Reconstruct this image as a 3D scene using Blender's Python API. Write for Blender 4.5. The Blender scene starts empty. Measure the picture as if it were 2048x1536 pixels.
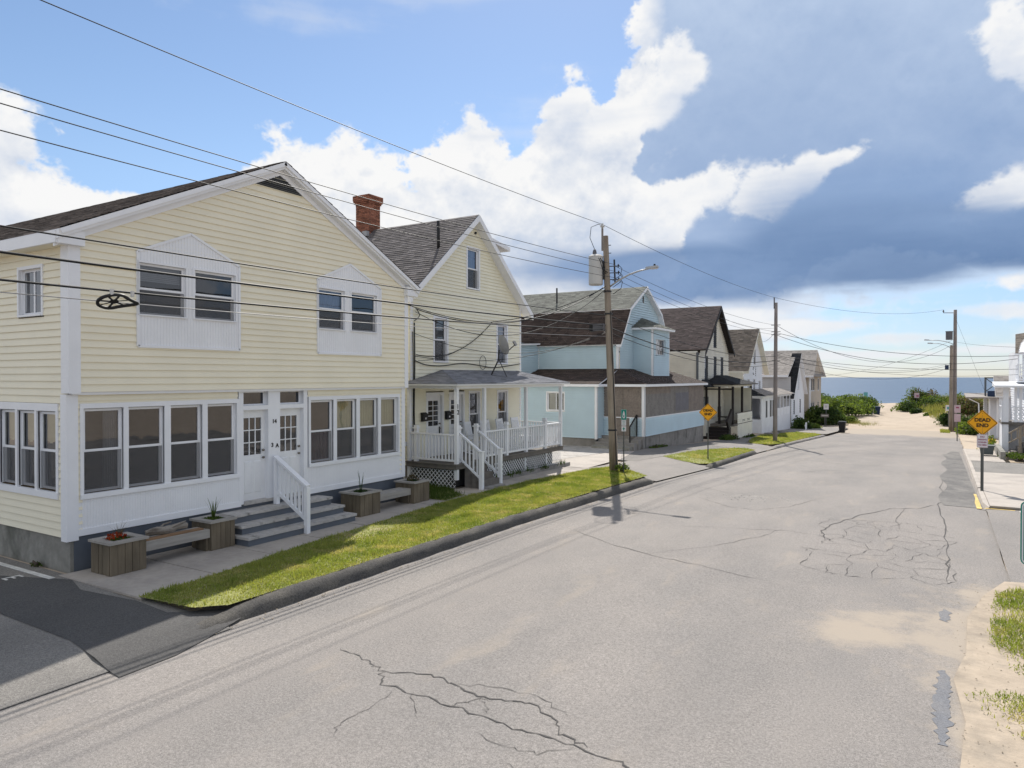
import bpy, bmesh, math, random
import numpy as np
from mathutils import Vector
R = math.radians
random.seed(7); rng = np.random.default_rng(7)
scn = bpy.context.scene
EXPOSURE = 1.02; SUN_E = 3.1; CLOUD_L = .465; SKY_TINT = (.62, .63, .645, 1); SKY_LOW = (.36, .41, .55, 1)
col = scn.collection

# ------------------------------------------------------------------ camera
cd = bpy.data.cameras.new('camera'); cam = bpy.data.objects.new('camera', cd); col.objects.link(cam)
cam.location = (0, 0, 3.5)
cam.rotation_euler = (R(90) - math.atan(13.5 / 1420), 0, R(31.4))
cd.sensor_width = 36; cd.lens = 36 * 1420 / 2048; cd.clip_start = .1; cd.clip_end = 60000
scn.camera = cam
scn.view_settings.view_transform = 'Standard'; scn.view_settings.look = 'None'
scn.view_settings.gamma = 1; scn.view_settings.use_curve_mapping = False
scn.view_settings.exposure = EXPOSURE
scn.render.resolution_x = 1024; scn.render.resolution_y = 768
scn.cycles.max_bounces = 8; scn.cycles.transparent_max_bounces = 16

# ------------------------------------------------------------------ sun and sky
SUN_AZ, SUN_EL = 26, 45          # azimuth counted from the street axis (+Y) towards -X
sl = bpy.data.lights.new('sun', 'SUN'); sun = bpy.data.objects.new('sun', sl); col.objects.link(sun)
sl.energy = SUN_E; sl.angle = R(.53); sl.color = (1, .95, .87)
sd = Vector((-math.sin(R(SUN_AZ)) * math.cos(R(SUN_EL)), math.cos(R(SUN_AZ)) * math.cos(R(SUN_EL)), math.sin(R(SUN_EL))))
sun.rotation_euler = sd.to_track_quat('Z', 'Y').to_euler(); sun.location = sd * 60
class NT:
    """small helper that chains math nodes"""
    def __init__(s, nt): s.nt = nt
    def n(s, t, **kw):
        x = s.nt.nodes.new(t)
        for k, v in kw.items(): setattr(x, k, v)
        return x
    def put(s, sock, v):
        if v is None: return
        if hasattr(v, 'is_linked') or isinstance(v, bpy.types.NodeSocket): s.nt.links.new(v, sock)
        else: sock.default_value = v
    def m(s, op, a, b=None, c=None, clamp=False):
        x = s.n('ShaderNodeMath', operation=op); x.use_clamp = clamp
        for i, v in enumerate((a, b, c)): s.put(x.inputs[i], v)
        return x.outputs[0]
    def v(s, op, a, b=None, sc=None):
        x = s.n('ShaderNodeVectorMath', operation=op); s.put(x.inputs[0], a)
        if b is not None: s.put(x.inputs[1], b)
        if sc is not None: s.put(x.inputs['Scale'], sc)
        return x.outputs['Value'] if op in ('LENGTH', 'DOT_PRODUCT', 'DISTANCE') else x.outputs[0]
    def xyz(s, a, b, c):
        x = s.n('ShaderNodeCombineXYZ')
        for i, v in enumerate((a, b, c)): s.put(x.inputs[i], v)
        return x.outputs[0]
    def noise(s, vec, scale, detail=6, rough=.55, lac=2., dist=0.):
        x = s.n('ShaderNodeTexNoise'); s.put(x.inputs['Vector'], vec)
        for k, v in (('Scale', scale), ('Detail', detail), ('Roughness', rough), ('Lacunarity', lac), ('Distortion', dist)): s.put(x.inputs[k], v)
        return x.outputs['Fac'], x.outputs['Color']
    def rng(s, v, a, b, c=0., d=1., smooth=True):
        x = s.n('ShaderNodeMapRange', interpolation_type='SMOOTHSTEP' if smooth else 'LINEAR'); x.clamp = True
        for i, q in enumerate((v, a, b, c, d)): s.put(x.inputs[i], q)
        return x.outputs[0]
    def mix(s, f, a, b, kind='RGBA', blend='MIX'):
        x = s.n('ShaderNodeMix', data_type=kind, blend_type=blend)
        ii = {'RGBA': (0, 6, 7, 2), 'FLOAT': (0, 2, 3, 0)}[kind]
        s.put(x.inputs[0], f); s.put(x.inputs[ii[1]], a); s.put(x.inputs[ii[2]], b)
        return x.outputs[ii[3]]

TOWER = [(21,19,3.8,7,28,1.),(16.5,24,4.4,6,20,1.),(9,19,11,10,0,1.4),(-2,16,11,10,0,1.3),(8,27,14,7,0,1.3),(-9,22,10,12,0,1.1),(-20,14,12,10,0,1.),(18,12.5,6,6.5,0,1.3),(10,11.5,9,4.2,0,1.2)]
DARK = [(9,18,7,4,10,.35),(4,13.2,9,2.5,8,.75),(18,14,4,3,0,.4),(-3,16,5,4,0,.3)]
BANK = [(69,8,6.5,8.2,0,1.1),(62,8,5.5,8.0,0,1.),(56,9,3.2,6.0,0,.92),(50,10,4.6,9.2,0,1.05),(43.5,9,6.5,9.8,0,1.1),(35.5,9.5,6.5,10.2,0,1.2),(28.5,10.5,5,11,10,1.2),(25,15,2.8,6.5,28,.95),(22.3,20.5,2.2,6,28,.85),(23,11,4.,5.5,0,1.05),(19.8,10.5,3.4,3.0,0,.95)]
BASE = [(16,8.0,9.5,2.3,3,1.05),(5,9.4,9,3.7,9,1.2),(-4,8.6,8,2.2,0,1.0),(-16,9,10,2.4,0,1.)]
PUFF = [(18.6,12.6,3.4,3.4,-30,1.25),(15.6,14.4,3.0,2.4,-20,1.2),(12.2,13.6,3.6,2.2,-24,1.3),(9.2,14.8,2.6,1.5,-24,1.1),(6.4,15.8,2.6,.9,-18,.95),(-3.6,21.3,2.4,4.0,-40,.95),(-2.6,11.6,4.0,1.9,-18,1.05),(18.6,24.2,2.,2.,-30,.85),(20.6,20.6,3.0,2.0,-25,1.0),(17.8,22.6,2.2,1.6,-30,.9),(-5,6.2,4,1.,0,.9)]
LOW = [(9,3.6,6,.8,0,.95),(2,2.7,7,.7,0,1.),(-3,4.4,5,.9,3,1.),(8,1.6,12,.45,0,.95),(-4,1.9,8,.5,0,.9),(16,4.6,6,.8,0,.9),(30,3,12,1.,0,.9),(60,3,14,1.2,0,.9),(-25,3,14,1.1,0,.9),(-70,3,22,1.1,0,.9),(130,3,30,1.2,0,.9),(-130,3,25,1.2,0,.9)]
# cloud cover of the whole sky, computed as a map over compass angle (columns) and height angle (rows)
def cloud_map(NX=5120, NY=960, EMAX=60.):
    r = np.random.default_rng(11)
    AZ = (np.linspace(-180, 180, NX, endpoint=False) + 180 / NX).astype(np.float32)[None, :]
    EL = (np.linspace(0, EMAX, NY)).astype(np.float32)[:, None]
    def taps(n_out, n_in, wrap):
        t = np.arange(n_out) * (n_in / n_out if wrap else (n_in - 3) / n_out) + (0 if wrap else 1)
        i = np.floor(t).astype(int); f = (t - i).astype(np.float32)
        w = [((1 - f) ** 3) / 6, (3 * f ** 3 - 6 * f ** 2 + 4) / 6, (-3 * f ** 3 + 3 * f ** 2 + 3 * f + 1) / 6, f ** 3 / 6]
        return [((i + o - 1) % n_in, w[o]) for o in range(4)]
    def octave(cx, cy):
        nx = max(8, int(360 / cx)); ny = max(5, int(EMAX / cy) + 4)
        g = r.standard_normal((ny, nx)).astype(np.float32)
        g = sum(g[i] * w[:, None] for i, w in taps(NY, ny, False))
        return sum(g[:, i] * w for i, w in taps(NX, nx, True)) * 2.2
    def fbm(c0, n, asp=1., gain=.55, billow=0.):
        s = np.zeros((NY, NX), np.float32); a = 1.; t = 0
        for k in range(n):
            o = octave(c0 * asp / 2 ** k, c0 / 2 ** k)
            if billow and k: o = (1 - billow) * o + billow * (.8 - np.abs(o)) * 1.6
            s += a * o; t += a; a *= gain
        s -= s.mean(); return s / s.std()
    def blobs(L):
        s = np.zeros((NY, NX), np.float32)
        for (a, e, ra, re, rot, amp) in L:
            da = (AZ - a + 180) % 360 - 180; de = EL - e
            c, n = math.cos(R(rot)), math.sin(R(rot))
            q = ((da * c + de * n) / ra) ** 2 + ((-da * n + de * c) / re) ** 2
            s = np.maximum(s, amp * np.exp(-q)) + .15 * np.minimum(s, amp * np.exp(-q))
        return s
    sm = lambda x, a, b: (lambda t: t * t * (3 - 2 * t))(np.clip((x - a) / (b - a), 0, 1))
    N = fbm(7, 8, 1.2, .62, .6)             # billowy detail
    N = 1.7 * np.tanh(N / 1.7)
    D = fbm(3.0, 7, 1.25, .62, .6); D = 1.7 * np.tanh(D / 1.7)
    N2 = fbm(14, 7, 1.6, .55, .3)
    S = fbm(3.2, 6, 7., .55)                 # flat streaks
    step = NY / EMAX
    def lit(d, k, deg=7.):
        tau = np.zeros_like(d)
        for i in range(1, 15):
            s = int(round(deg * step * (i / 14) ** 1.5)) or 1
            tau[:-s] += np.maximum(d[s:], 0) * (i / 14) ** .5
        return np.exp(-tau * k / 14)
    def comp(rgb, al, c, m):
        m = m[..., None]; out = rgb * (1 - m) + c * m
        return out, al + (1 - al) * m[..., 0]
    C = lambda r_, g_, b_: np.array((r_, g_, b_), np.float32)
    ramp = lambda t, a, b: a + (b - a) * t[..., None]
    rgb = np.ones((NY, NX, 3), np.float32); al = np.zeros((NY, NX), np.float32)
    q = int(.9 * step)
    rel = np.zeros_like(N); rel[:-q] = (N[:-q] - N[q:]) + .6 * (D[:-q] - D[q:])          # tops of the billows against their undersides
    q2 = int(2.4 * step); rel[:-q2] += .8 * (N[:-q2] - N[q2:])
    # 0 streaks low over the sea
    m = sm(S + .55 * D, -.5, 1.0) * sm(EL, .2, 1.2) * (1 - sm(EL, 5., 9.)) * .92
    rgb, al = comp(rgb, al, ramp(sm(S, .0, 2.), C(.72, .78, .89), C(1., 1., 1.)), m)
    lo = blobs(LOW); d = lo - .5 + (.22 * S + .16 * D) * np.clip(lo * 2.5, 0, 1)
    m = sm(d, -.1, .35) * .9
    rgb, al = comp(rgb, al, ramp(np.clip(.62 + .2 * D + .15 * S, 0, 1), C(.74, .80, .90), C(1., 1., 1.)), m)
    # 1 the cumulus out of view, thickened and whitened to brighten the shaded fronts
    away = 1 - np.maximum(0, np.cos(np.radians((AZ - 30 + 180) % 360 - 180)) - .35) / .25
    d = np.where(away < .1, -1, (N2 * .38 + .2 * N + .36) * np.clip(away, 0, 1) - .3 * (1 - np.clip(away, 0, 1))) - .6 * np.clip(2.5 - EL, 0, 3)
    m = sm(d, .0, .22); L = lit(np.maximum(d, 0) + .0, 5.)
    rgb, al = comp(rgb, al, ramp(L, C(.76, .81, .89), C(1., 1., 1.)), m)
    # 2 the grey tower behind
    d = blobs(TOWER) - .5 + .16 * N + .08 * D + .05 * N2
    m = sm(d, .0, .10); L = lit(d * 2.2, 6., 5.)
    tone = np.clip(.42 + .13 * N2 + .06 * N - .35 * blobs(DARK), 0, 1)
    tone = np.clip(tone + .05 * rel + .02 * (EL - 17), 0, 1)
    body = ramp(tone, C(.26, .39, .64), C(.56, .68, .88))
    rim = np.clip(1 - d / .45 + .25 * rel, 0, 1) * sm(AZ, 13, 22)
    c = ramp(np.clip(np.maximum(L * 1.1 - .12, rim), 0, 1), body, C(1., 1., 1.))
    rgb, al = comp(rgb, al, c, m)
    # 3 the white bank
    d = blobs(BANK) - .5 + .20 * N + .13 * D
    m = sm(d, .0, .14); L = lit(d * 1.6, 3.2, 6.)
    tone = np.clip(.40 + .23 * rel + .12 * N2 + .42 * L, 0, 1)
    c = ramp(tone, C(.56, .65, .81), C(1., 1., 1.))
    rgb, al = comp(rgb, al, c, m)
    # 4 bright puffs standing on the dark underside
    d = blobs(PUFF) - .55 + .07 * N + .24 * D
    m = sm(d, .0, .36); L = lit(d * 1.5, 3., 4.)
    c = ramp(np.clip(.55 + .2 * rel + .45 * L, 0, 1), C(.66, .74, .88), C(1., 1., 1.))
    rgb, al = comp(rgb, al, c, m * .97)
    # 5 dark flat underside
    d = blobs(BASE) - .5 + .08 * N + .16 * S
    m = sm(d, -.30, .30) * .96
    c = ramp(np.clip(.25 + .1 * N + .12 * S + .4 * sm(EL, 9, 14), 0, 1), C(.13, .23, .43), C(.36, .50, .75))
    rgb, al = comp(rgb, al, c, m)
    return np.dstack([np.clip(rgb, 0, 1), np.clip(al, 0, 1)]).astype(np.float32)

world = bpy.data.worlds.new('World'); scn.world = world; world.use_nodes = True
wt = world.node_tree; wt.nodes.clear(); W = NT(wt)
SKY = .10
sky = W.n('ShaderNodeTexSky', sky_type='NISHITA'); sky.sun_disc = False
sky.sun_elevation = R(SUN_EL); sky.sun_rotation = R(-SUN_AZ); sky.air_density = 1.0; sky.dust_density = .15; sky.ozone_density = 1.6; sky.altitude = 10
co = W.n('ShaderNodeTexCoord').outputs['Generated']
sp = W.n('ShaderNodeSeparateXYZ'); W.put(sp.inputs[0], co); dx, dy, dz = sp.outputs
# compass angle from the street axis (degrees, left positive) and height angle (degrees)
az = W.m('MULTIPLY', W.m('ARCTAN2', W.m('MULTIPLY', dx, -1), dy), 57.2958)
el = W.m('MULTIPLY', W.m('ARCSINE', dz), 57.2958)
CM = cloud_map()
ci = bpy.data.images.new('cloud_cover', CM.shape[1], CM.shape[0], alpha=True); ci.colorspace_settings.name = 'Non-Color'; ci.alpha_mode = 'CHANNEL_PACKED'
ci.pixels.foreach_set(CM.ravel()); ci.update(); ci.pack(); del CM
ti = W.n('ShaderNodeTexImage', image=ci, extension='EXTEND', interpolation='Linear')
W.put(ti.inputs[0], W.xyz(W.m('ADD', W.m('DIVIDE', az, 360), .5), W.m('DIVIDE', el, 60), 0))
skc = W.mix(1., sky.outputs[0], W.mix(W.rng(el, 0, 16), SKY_LOW, SKY_TINT), blend='MULTIPLY')
c2 = W.mix(ti.outputs['Alpha'], skc, W.v('SCALE', ti.outputs['Color'], sc=CLOUD_L / SKY))
bg = W.n('ShaderNodeBackground'); W.put(bg.inputs[0], c2); bg.inputs[1].default_value = SKY
wo = W.n('ShaderNodeOutputWorld'); wt.links.new(bg.outputs[0], wo.inputs[0])
world.cycles.sampling_method = 'MANUAL'; world.cycles.sample_map_resolution = 512
# ------------------------------------------------------------------ helpers
V = Vector
class MB:
    def __init__(s): s.v = []; s.f = []
    def poly(s, pts):
        b = len(s.v); s.v += [tuple(p) for p in pts]; s.f.append(tuple(range(b, b + len(pts)))); return s
    def hexa(s, p):          # p: 4 bottom corners then 4 top corners
        b = len(s.v); s.v += [tuple(q) for q in p]
        s.f += [tuple(b + i for i in f) for f in ((3, 2, 1, 0), (4, 5, 6, 7), (0, 1, 5, 4), (1, 2, 6, 5), (2, 3, 7, 6), (3, 0, 4, 7))]; return s
    def box(s, x0, x1, y0, y1, z0, z1):
        return s.hexa([(x0, y0, z0), (x1, y0, z0), (x1, y1, z0), (x0, y1, z0), (x0, y0, z1), (x1, y0, z1), (x1, y1, z1), (x0, y1, z1)])
    def fb(s, F, a0, a1, z0, z1, o0, o1):    # box in a wall frame
        return s.hexa([F.p(a0, z0, o1), F.p(a1, z0, o1), F.p(a1, z0, o0), F.p(a0, z0, o0), F.p(a0, z1, o1), F.p(a1, z1, o1), F.p(a1, z1, o0), F.p(a0, z1, o0)])
    def prism(s, a, b):      # two equal polygons joined
        n = len(a); k = len(s.v); s.v += [tuple(p) for p in a] + [tuple(p) for p in b]
        s.f += [tuple(k + i for i in range(n))[::-1], tuple(k + n + i for i in range(n))]
        s.f += [(k + i, k + (i + 1) % n, k + n + (i + 1) % n, k + n + i) for i in range(n)]; return s
    def bar(s, p, q, w, h=None, up=(0, 0, 1)):
        p, q = V(p), V(q); h = h or w; d = (q - p).normalized(); u = V(up)
        if abs(d.dot(u)) > .98: u = V((1, 0, 0))
        sx = d.cross(u).normalized() * w / 2; sy = sx.cross(d).normalized() * h / 2
        return s.prism([p - sx - sy, p + sx - sy, p + sx + sy, p - sx + sy], [q - sx - sy, q + sx - sy, q + sx + sy, q - sx + sy])
    def tube(s, pts, r, n=6):
        pts = [V(p) for p in pts]; m = len(pts); rs = r if hasattr(r, '__len__') else [r] * m; k = len(s.v)
        ref = None
        for i, p in enumerate(pts):
            d = (pts[min(i + 1, m - 1)] - pts[max(i - 1, 0)]).normalized()
            u = V((0, 0, 1)) if abs(d.z) < .95 else V((1, 0, 0))
            if ref is not None: u = ref
            a = d.cross(u).normalized(); b = a.cross(d).normalized(); ref = b
            for j in range(n):
                t = 2 * math.pi * j / n; s.v.append(tuple(p + (a * math.cos(t) + b * math.sin(t)) * rs[i]))
        for i in range(m - 1):
            for j in range(n):
                s.f.append((k + i * n + j, k + i * n + (j + 1) % n, k + (i + 1) * n + (j + 1) % n, k + (i + 1) * n + j))
        s.f.append(tuple(k + j for j in range(n))[::-1]); s.f.append(tuple(k + (m - 1) * n + j for j in range(n))); return s
    def build(s, name, mat, parent=None, smooth=False, kind=None, label=None):
        o = V((0, 0, 0)) if parent is None else wloc(parent)
        me = bpy.data.meshes.new(name); me.from_pydata([(x - o.x, y - o.y, z - o.z) for x, y, z in s.v], [], s.f)
        return mk(name, me, mat, parent, smooth, kind, label)
def wloc(o):
    l = V((0, 0, 0))
    while o: l += o.location; o = o.parent
    return l
def mk(name, me, mat, parent=None, smooth=False, kind=None, label=None):
    if mat is not None: me.materials.append(M[mat] if isinstance(mat, str) else mat)
    if smooth:
        me.polygons.foreach_set('use_smooth', [True] * len(me.polygons))
    ob = bpy.data.objects.new(name, me); col.objects.link(ob); ob.parent = parent
    if kind: ob['kind'] = kind
    if label: ob['label'] = label
    return ob
def mesh_np(name, v, f, mat, parent=None, kind=None, smooth=False):
    me = bpy.data.meshes.new(name); n = f.shape[1]
    me.vertices.add(len(v)); me.vertices.foreach_set('co', np.asarray(v, np.float32).ravel())
    me.loops.add(f.size); me.loops.foreach_set('vertex_index', f.astype(np.int32).ravel())
    me.polygons.add(len(f)); me.polygons.foreach_set('loop_start', np.arange(0, f.size, n, dtype=np.int32)); me.polygons.foreach_set('loop_total', np.full(len(f), n, np.int32))
    me.update(calc_edges=True); me.validate()
    return mk(name, me, mat, parent, smooth, kind)
def thing(name, label, cat, loc=(0, 0, 0), group=None):
    o = bpy.data.objects.new(name, None); col.objects.link(o); o.location = loc; o.empty_display_size = .2
    o['label'] = label; o['category'] = cat
    if group: o['group'] = group
    return o
def tag(o, label, cat, group=None):
    o['label'] = label; o['category'] = cat
    if group: o['group'] = group
    return o
def copy_tree(o, parent=None):
    c = o.copy(); col.objects.link(c); c.parent = parent
    for ch in list(o.children): copy_tree(ch, c)
    return c
class Frame:
    def __init__(s, o, u, n): s.o, s.u, s.n = V(o), V(u), V(n)
    def p(s, a, z, o=0): return s.o + s.u * a + V((0, 0, z)) + s.n * o
def FX(x): return Frame((x, 0, 0), (0, 1, 0), (1, 0, 0))      # wall looking at the street, a = Y
def FY(y): return Frame((0, y, 0), (1, 0, 0), (0, -1, 0))     # wall looking back up the street, a = X
def FXm(x): return Frame((x, 0, 0), (0, 1, 0), (-1, 0, 0))
def FYp(y): return Frame((0, y, 0), (1, 0, 0), (0, 1, 0))

# ------------------------------------------------------------------ materials
M = {}
def lin(r, g, b):
    f = lambda c: (c / 255 / 12.92) if c / 255 <= .04045 else ((c / 255 + .055) / 1.055) ** 2.4
    return (f(r), f(g), f(b))
def pm(name, c, rough=.6, var=.10, scale=2., bump=0., bscale=60., island=0., spec=.3, c2=None, c2s=.8, c2r=(.5, .7), metal=0., detail=6, stretch=(1, 1, 1)):
    m = bpy.data.materials.new(name); m.use_nodes = True; M[name] = m
    t = NT(m.node_tree); b = m.node_tree.nodes['Principled BSDF']
    b.inputs['Roughness'].default_value = rough; b.inputs['Specular IOR Level'].default_value = spec; b.inputs['Metallic'].default_value = metal
    oc = t.n('ShaderNodeTexCoord').outputs['Object']; vec = t.v('MULTIPLY', oc, stretch)
    cur = (*c, 1)
    if c2:
        cur = t.mix(t.rng(t.noise(vec, c2s, detail, .6)[0], *c2r), cur, (*c2, 1))
    if var:
        k = t.rng(t.noise(vec, scale, detail, .6)[0], .25, .75, 1 - var, 1 + var, False)
        k2 = t.rng(t.noise(oc, scale * .17, 3, .5)[0], .3, .7, 1 - var * .6, 1 + var * .6, False)
        k = t.m('MULTIPLY', k, k2)
        if island:
            g = t.n('ShaderNodeNewGeometry').outputs['Random Per Island']
            k = t.m('MULTIPLY', k, t.rng(g, 0, 1, 1 - island, 1 + island, False))
        cur = t.v('SCALE', cur if not isinstance(cur, tuple) else cur[:3], sc=k)
    t.put(b.inputs['Base Color'], cur)
    if bump:
        bn = t.n('ShaderNodeBump'); bn.inputs['Strength'].default_value = bump; bn.inputs['Distance'].default_value = .01
        t.put(bn.inputs['Height'], t.noise(vec, bscale, 6, .65)[0]); m.node_tree.links.new(bn.outputs[0], b.inputs['Normal'])
    return m
pm('cream_siding', (.82, .765, .61), .5, .04, 1.2, .05, 30)
pm('cream_siding_two', (.82, .79, .645), .5, .05, 1.2, .05, 30)
pm('white_trim', (.79, .80, .83), .45, .04, 2.)
pm('white_paint', (.78, .79, .81), .5, .06, 2.)
pm('blue_siding', (.50, .625, .69), .5, .06, 1., .05, 30)
pm('pale_siding', (.70, .67, .58), .6, .10, 1.5)
pm('white_siding', (.74, .75, .78), .55, .07, 1.5)
pm('tan_siding', (.46, .40, .33), .7, .10, 1.5)
pm('grey_siding', (.50, .49, .49), .6, .08, 1.5)
pm('slate_paint', (.115, .13, .155), .6, .12, 2.)
pm('tread_concrete', (.44, .42, .40), .85, .16, 9., .3, 90, c2=(.17, .16, .15), c2s=5, c2r=(.52, .75))
pm('old_concrete', (.27, .26, .235), .9, .25, 5., .5, 40, c2=(.14, .14, .12), c2s=1.2, c2r=(.45, .7))
pm('grey_concrete', (.26, .245, .23), .9, .2, 3., .3, 50, c2=(.16, .15, .14), c2s=.9)
pm('sidewalk_concrete', (.40, .36, .32), .9, .10, 8., .25, 120, island=0., c2=(.30, .27, .245), c2s=.7, c2r=(.45, .75))
pm('shingle_grey', (.14, .125, .122), .9, .18, 6., .5, 150, island=.35)
pm('shingle_mixed', (.165, .145, .135), .9, .2, 6., .5, 150, island=.5)
pm('shingle_porch', (.24, .245, .27), .9, .15, 6., .4, 150, island=.22)
pm('shingle_green', (.150, .155, .135), .9, .2, 5., .4, 150, island=.35)
pm('shingle_brown', (.060, .043, .036), .9, .2, 5., .4, 150, island=.4)
pm('shingle_plum', (.085, .063, .060), .9, .15, 5., .4, 150, island=.3)
pm('shingle_tan', (.135, .112, .092), .9, .2, 5., .4, 150, island=.4)
pm('shingle_pale', (.27, .245, .225), .9, .15, 5., .4, 150, island=.2)
pm('shingle_black', (.024, .025, .028), .9, .2, 5., .4, 150, island=.3)
pm('weathered_wood', (.16, .13, .092), .85, .35, 7., .5, 30, c2=(.09, .075, .052), c2s=1.6, stretch=(1, 1, .12))
pm('weathered_wood_pale', (.33, .31, .285), .85, .2, 7., .4, 30, stretch=(1, .12, 1), c2=(.21, .19, .17), c2s=2.)
pm('brown_plank', (.27, .165, .095), .8, .2, 6., .3, 30, stretch=(1, .15, 1))
pm('driftwood', (.25, .225, .195), .9, .3, 8., .8, 40, c2=(.12, .10, .085), c2s=6, stretch=(1, .3, 1))
pm('deck_wood', (.16, .145, .13), .85, .2, 5., .3, 30)
pm('stair_wood', (.26, .215, .165), .85, .2, 5., .3, 30)
pm('pole_wood', (.30, .25, .20), .9, .25, 9., .8, 30, stretch=(1, 1, .07), c2=(.15, .105, .072), c2s=3., c2r=(.5, .72))
pm('pole_grey', (.24, .21, .195), .9, .2, 9., .6, 30, stretch=(1, 1, .07))
pm('soil', (.045, .035, .025), .95, .3, 20, .6, 60)
pm('brick', (.235, .095, .060), .9, .25, 12, .5, 80, island=.4)
pm('mortar', (.34, .29, .25), .95, .15, 12)
pm('dark_metal', (.03, .03, .033), .5, .1, 4.)
pm('black_iron', (.015, .015, .016), .5, .1, 4.)
pm('cable_black', (.012, .013, .015), .6, 0)
pm('cable_grey', (.20, .20, .21), .5, 0)
pm('tank_grey', (.52, .51, .49), .5, .06, 3.)
pm('lamp_grey', (.42, .42, .42), .45, .06, 3., metal=.3)
pm('box_grey', (.115, .115, .125), .5, .06, 3.)
pm('dish_grey', (.36, .36, .37), .5, .05, 3.)
pm('post_metal', (.10, .105, .10), .5, .12, 4., metal=.3)
pm('sign_yellow', (.78, .36, .008), .45, .06, 3.)
pm('sign_black', (.008, .008, .008), .5, 0)
pm('sign_white', (.66, .64, .66), .5, .05, 3.)
pm('sign_red', (.28, .05, .11), .5, 0)
pm('sign_green', (.0, .22, .17), .4, .05, 3.)
pm('sign_pink', (.50, .38, .42), .5, .1, 6.)
pm('osb_board', (.225, .190, .165), .9, .22, 14., .3, 90, c2=(.17, .145, .13), c2s=9)
pm('osb_board_grey', (.215, .20, .19), .9, .2, 14., .3, 90, c2=(.17, .16, .155), c2s=9)
pm('board_slate', (.165, .16, .175), .85, .15, 14.)
pm('dark_brown_paint', (.022, .017, .016), .6, .15, 4.)
pm('grey_paint', (.11, .12, .13), .6, .1, 4.)
pm('bin_black', (.014, .015, .016), .45, .1, 4.)
pm('bin_blue', (.025, .075, .22), .5, .1, 4.)
pm('bin_navy', (.02, .04, .09), .5, .1, 4.)
pm('bin_grey', (.10, .115, .115), .6, .1, 4.)
pm('brass', (.22, .20, .17), .35, 0, metal=.8)
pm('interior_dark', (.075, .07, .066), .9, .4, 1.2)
pm('curtain_white', (.62, .60, .57), .85, .1, 4.)
pm('curtain_grey', (.30, .31, .33), .85, .1, 4.)
pm('curtain_teal', (.03, .13, .15), .85, .25, 5.)
pm('curtain_red', (.22, .02, .025), .85, .2, 5.)
pm('curtain_reflection_cream', (.62, .60, .40), .85, .1, 3.)  # front drapes, and the painted reflection in the side windows
pm('curtain_sheen_blue', (.42, .50, .66), .85, .15, 2.)  # drapes, and the brightness put into the plum-roofed house's upper panes
pm('paint_line', (.62, .61, .58), .8, .25, 14.)
pm('paint_yellow', (.58, .42, .14), .8, .3, 10.)
pm('crack', (.085, .08, .077), .95, .25, 6.)
pm('teal_gutter', (.10, .30, .33), .5, .1, 4.)
def grass_mat(name, a, b, c, dry, dr=(.56, .72)):
    m = bpy.data.materials.new(name); m.use_nodes = True; M[name] = m; t = NT(m.node_tree); bs = m.node_tree.nodes['Principled BSDF']
    oc = t.n('ShaderNodeTexCoord').outputs['Object']; g = t.n('ShaderNodeNewGeometry').outputs['Random Per Island']
    x = t.mix(t.rng(t.noise(oc, .9, 4, .6)[0], .35, .65), (*a, 1), (*b, 1))
    x = t.mix(t.rng(g, .0, 1.), x, (*c, 1)); x = t.mix(.5, x, t.mix(t.rng(t.noise(oc, .9, 4, .6)[0], .35, .65), (*a, 1), (*b, 1)))
    x = t.mix(t.m('MULTIPLY', t.rng(t.noise(oc, 1.3, 6, .7)[0], *dr), .8), x, (*dry, 1))
    x = t.v('SCALE', x, sc=t.rng(g, 0, 1, .72, 1.28, False))
    t.put(bs.inputs['Base Color'], x); bs.inputs['Roughness'].default_value = .7; bs.inputs['Specular IOR Level'].default_value = .2
    tr = t.n('ShaderNodeBsdfTranslucent'); t.put(tr.inputs[0], t.v('MULTIPLY', x, (1.3, 1.25, .6)))
    ms = t.n('ShaderNodeMixShader'); ms.inputs[0].default_value = .45
    m.node_tree.links.new(bs.outputs[0], ms.inputs[1]); m.node_tree.links.new(tr.outputs[0], ms.inputs[2])
    m.node_tree.links.new(ms.outputs[0], m.node_tree.nodes['Material Output'].inputs[0])
grass_mat('lawn_blade', (.20, .25, .055), (.36, .365, .11), (.15, .22, .045), (.48, .42, .22), (.50, .64))
grass_mat('weed_blade', (.06, .10, .02), (.09, .13, .03), (.04, .08, .015), (.20, .17, .07), (.66, .8))
grass_mat('dune_blade', (.17, .19, .06), (.24, .23, .09), (.10, .14, .03), (.34, .29, .15), (.5, .65))
grass_mat('leaf_dark', (.035, .065, .022), (.05, .085, .028), (.02, .045, .014), (.08, .11, .035), (.62, .75))
grass_mat('leaf_mid', (.085, .13, .032), (.12, .165, .04), (.05, .09, .02), (.19, .18, .06), (.6, .75))
grass_mat('leaf_bright', (.14, .20, .045), (.19, .24, .06), (.09, .15, .03), (.28, .26, .08), (.6, .75))
grass_mat('leaf_brown', (.14, .105, .07), (.10, .10, .05), (.08, .07, .045), (.20, .15, .09), (.5, .7))
grass_mat('petal_red', (.30, .035, .012), (.36, .06, .015), (.22, .02, .01), (.4, .09, .02), (.6, .8))
grass_mat('petal_yellow', (.65, .45, .03), (.7, .5, .05), (.6, .4, .03), (.7, .5, .1), (.6, .8))
pm('lawn_soil', (.22, .225, .075), .95, .25, 9, .5, 70, c2=(.34, .29, .17), c2s=.6, c2r=(.55, .7))
pm('trunk_bark', (.09, .07, .055), .9, .2, 8., .4, 30)
pm('sand', (.42, .345, .265), .95, .10, 1.6, .9, 9., c2=(.36, .29, .225), c2s=.5, c2r=(.45, .7))
pm('verge_sand', (.40, .33, .255), .95, .16, 5., .9, 14., c2=(.29, .245, .195), c2s=1.7, c2r=(.45, .68), detail=9)
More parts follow.
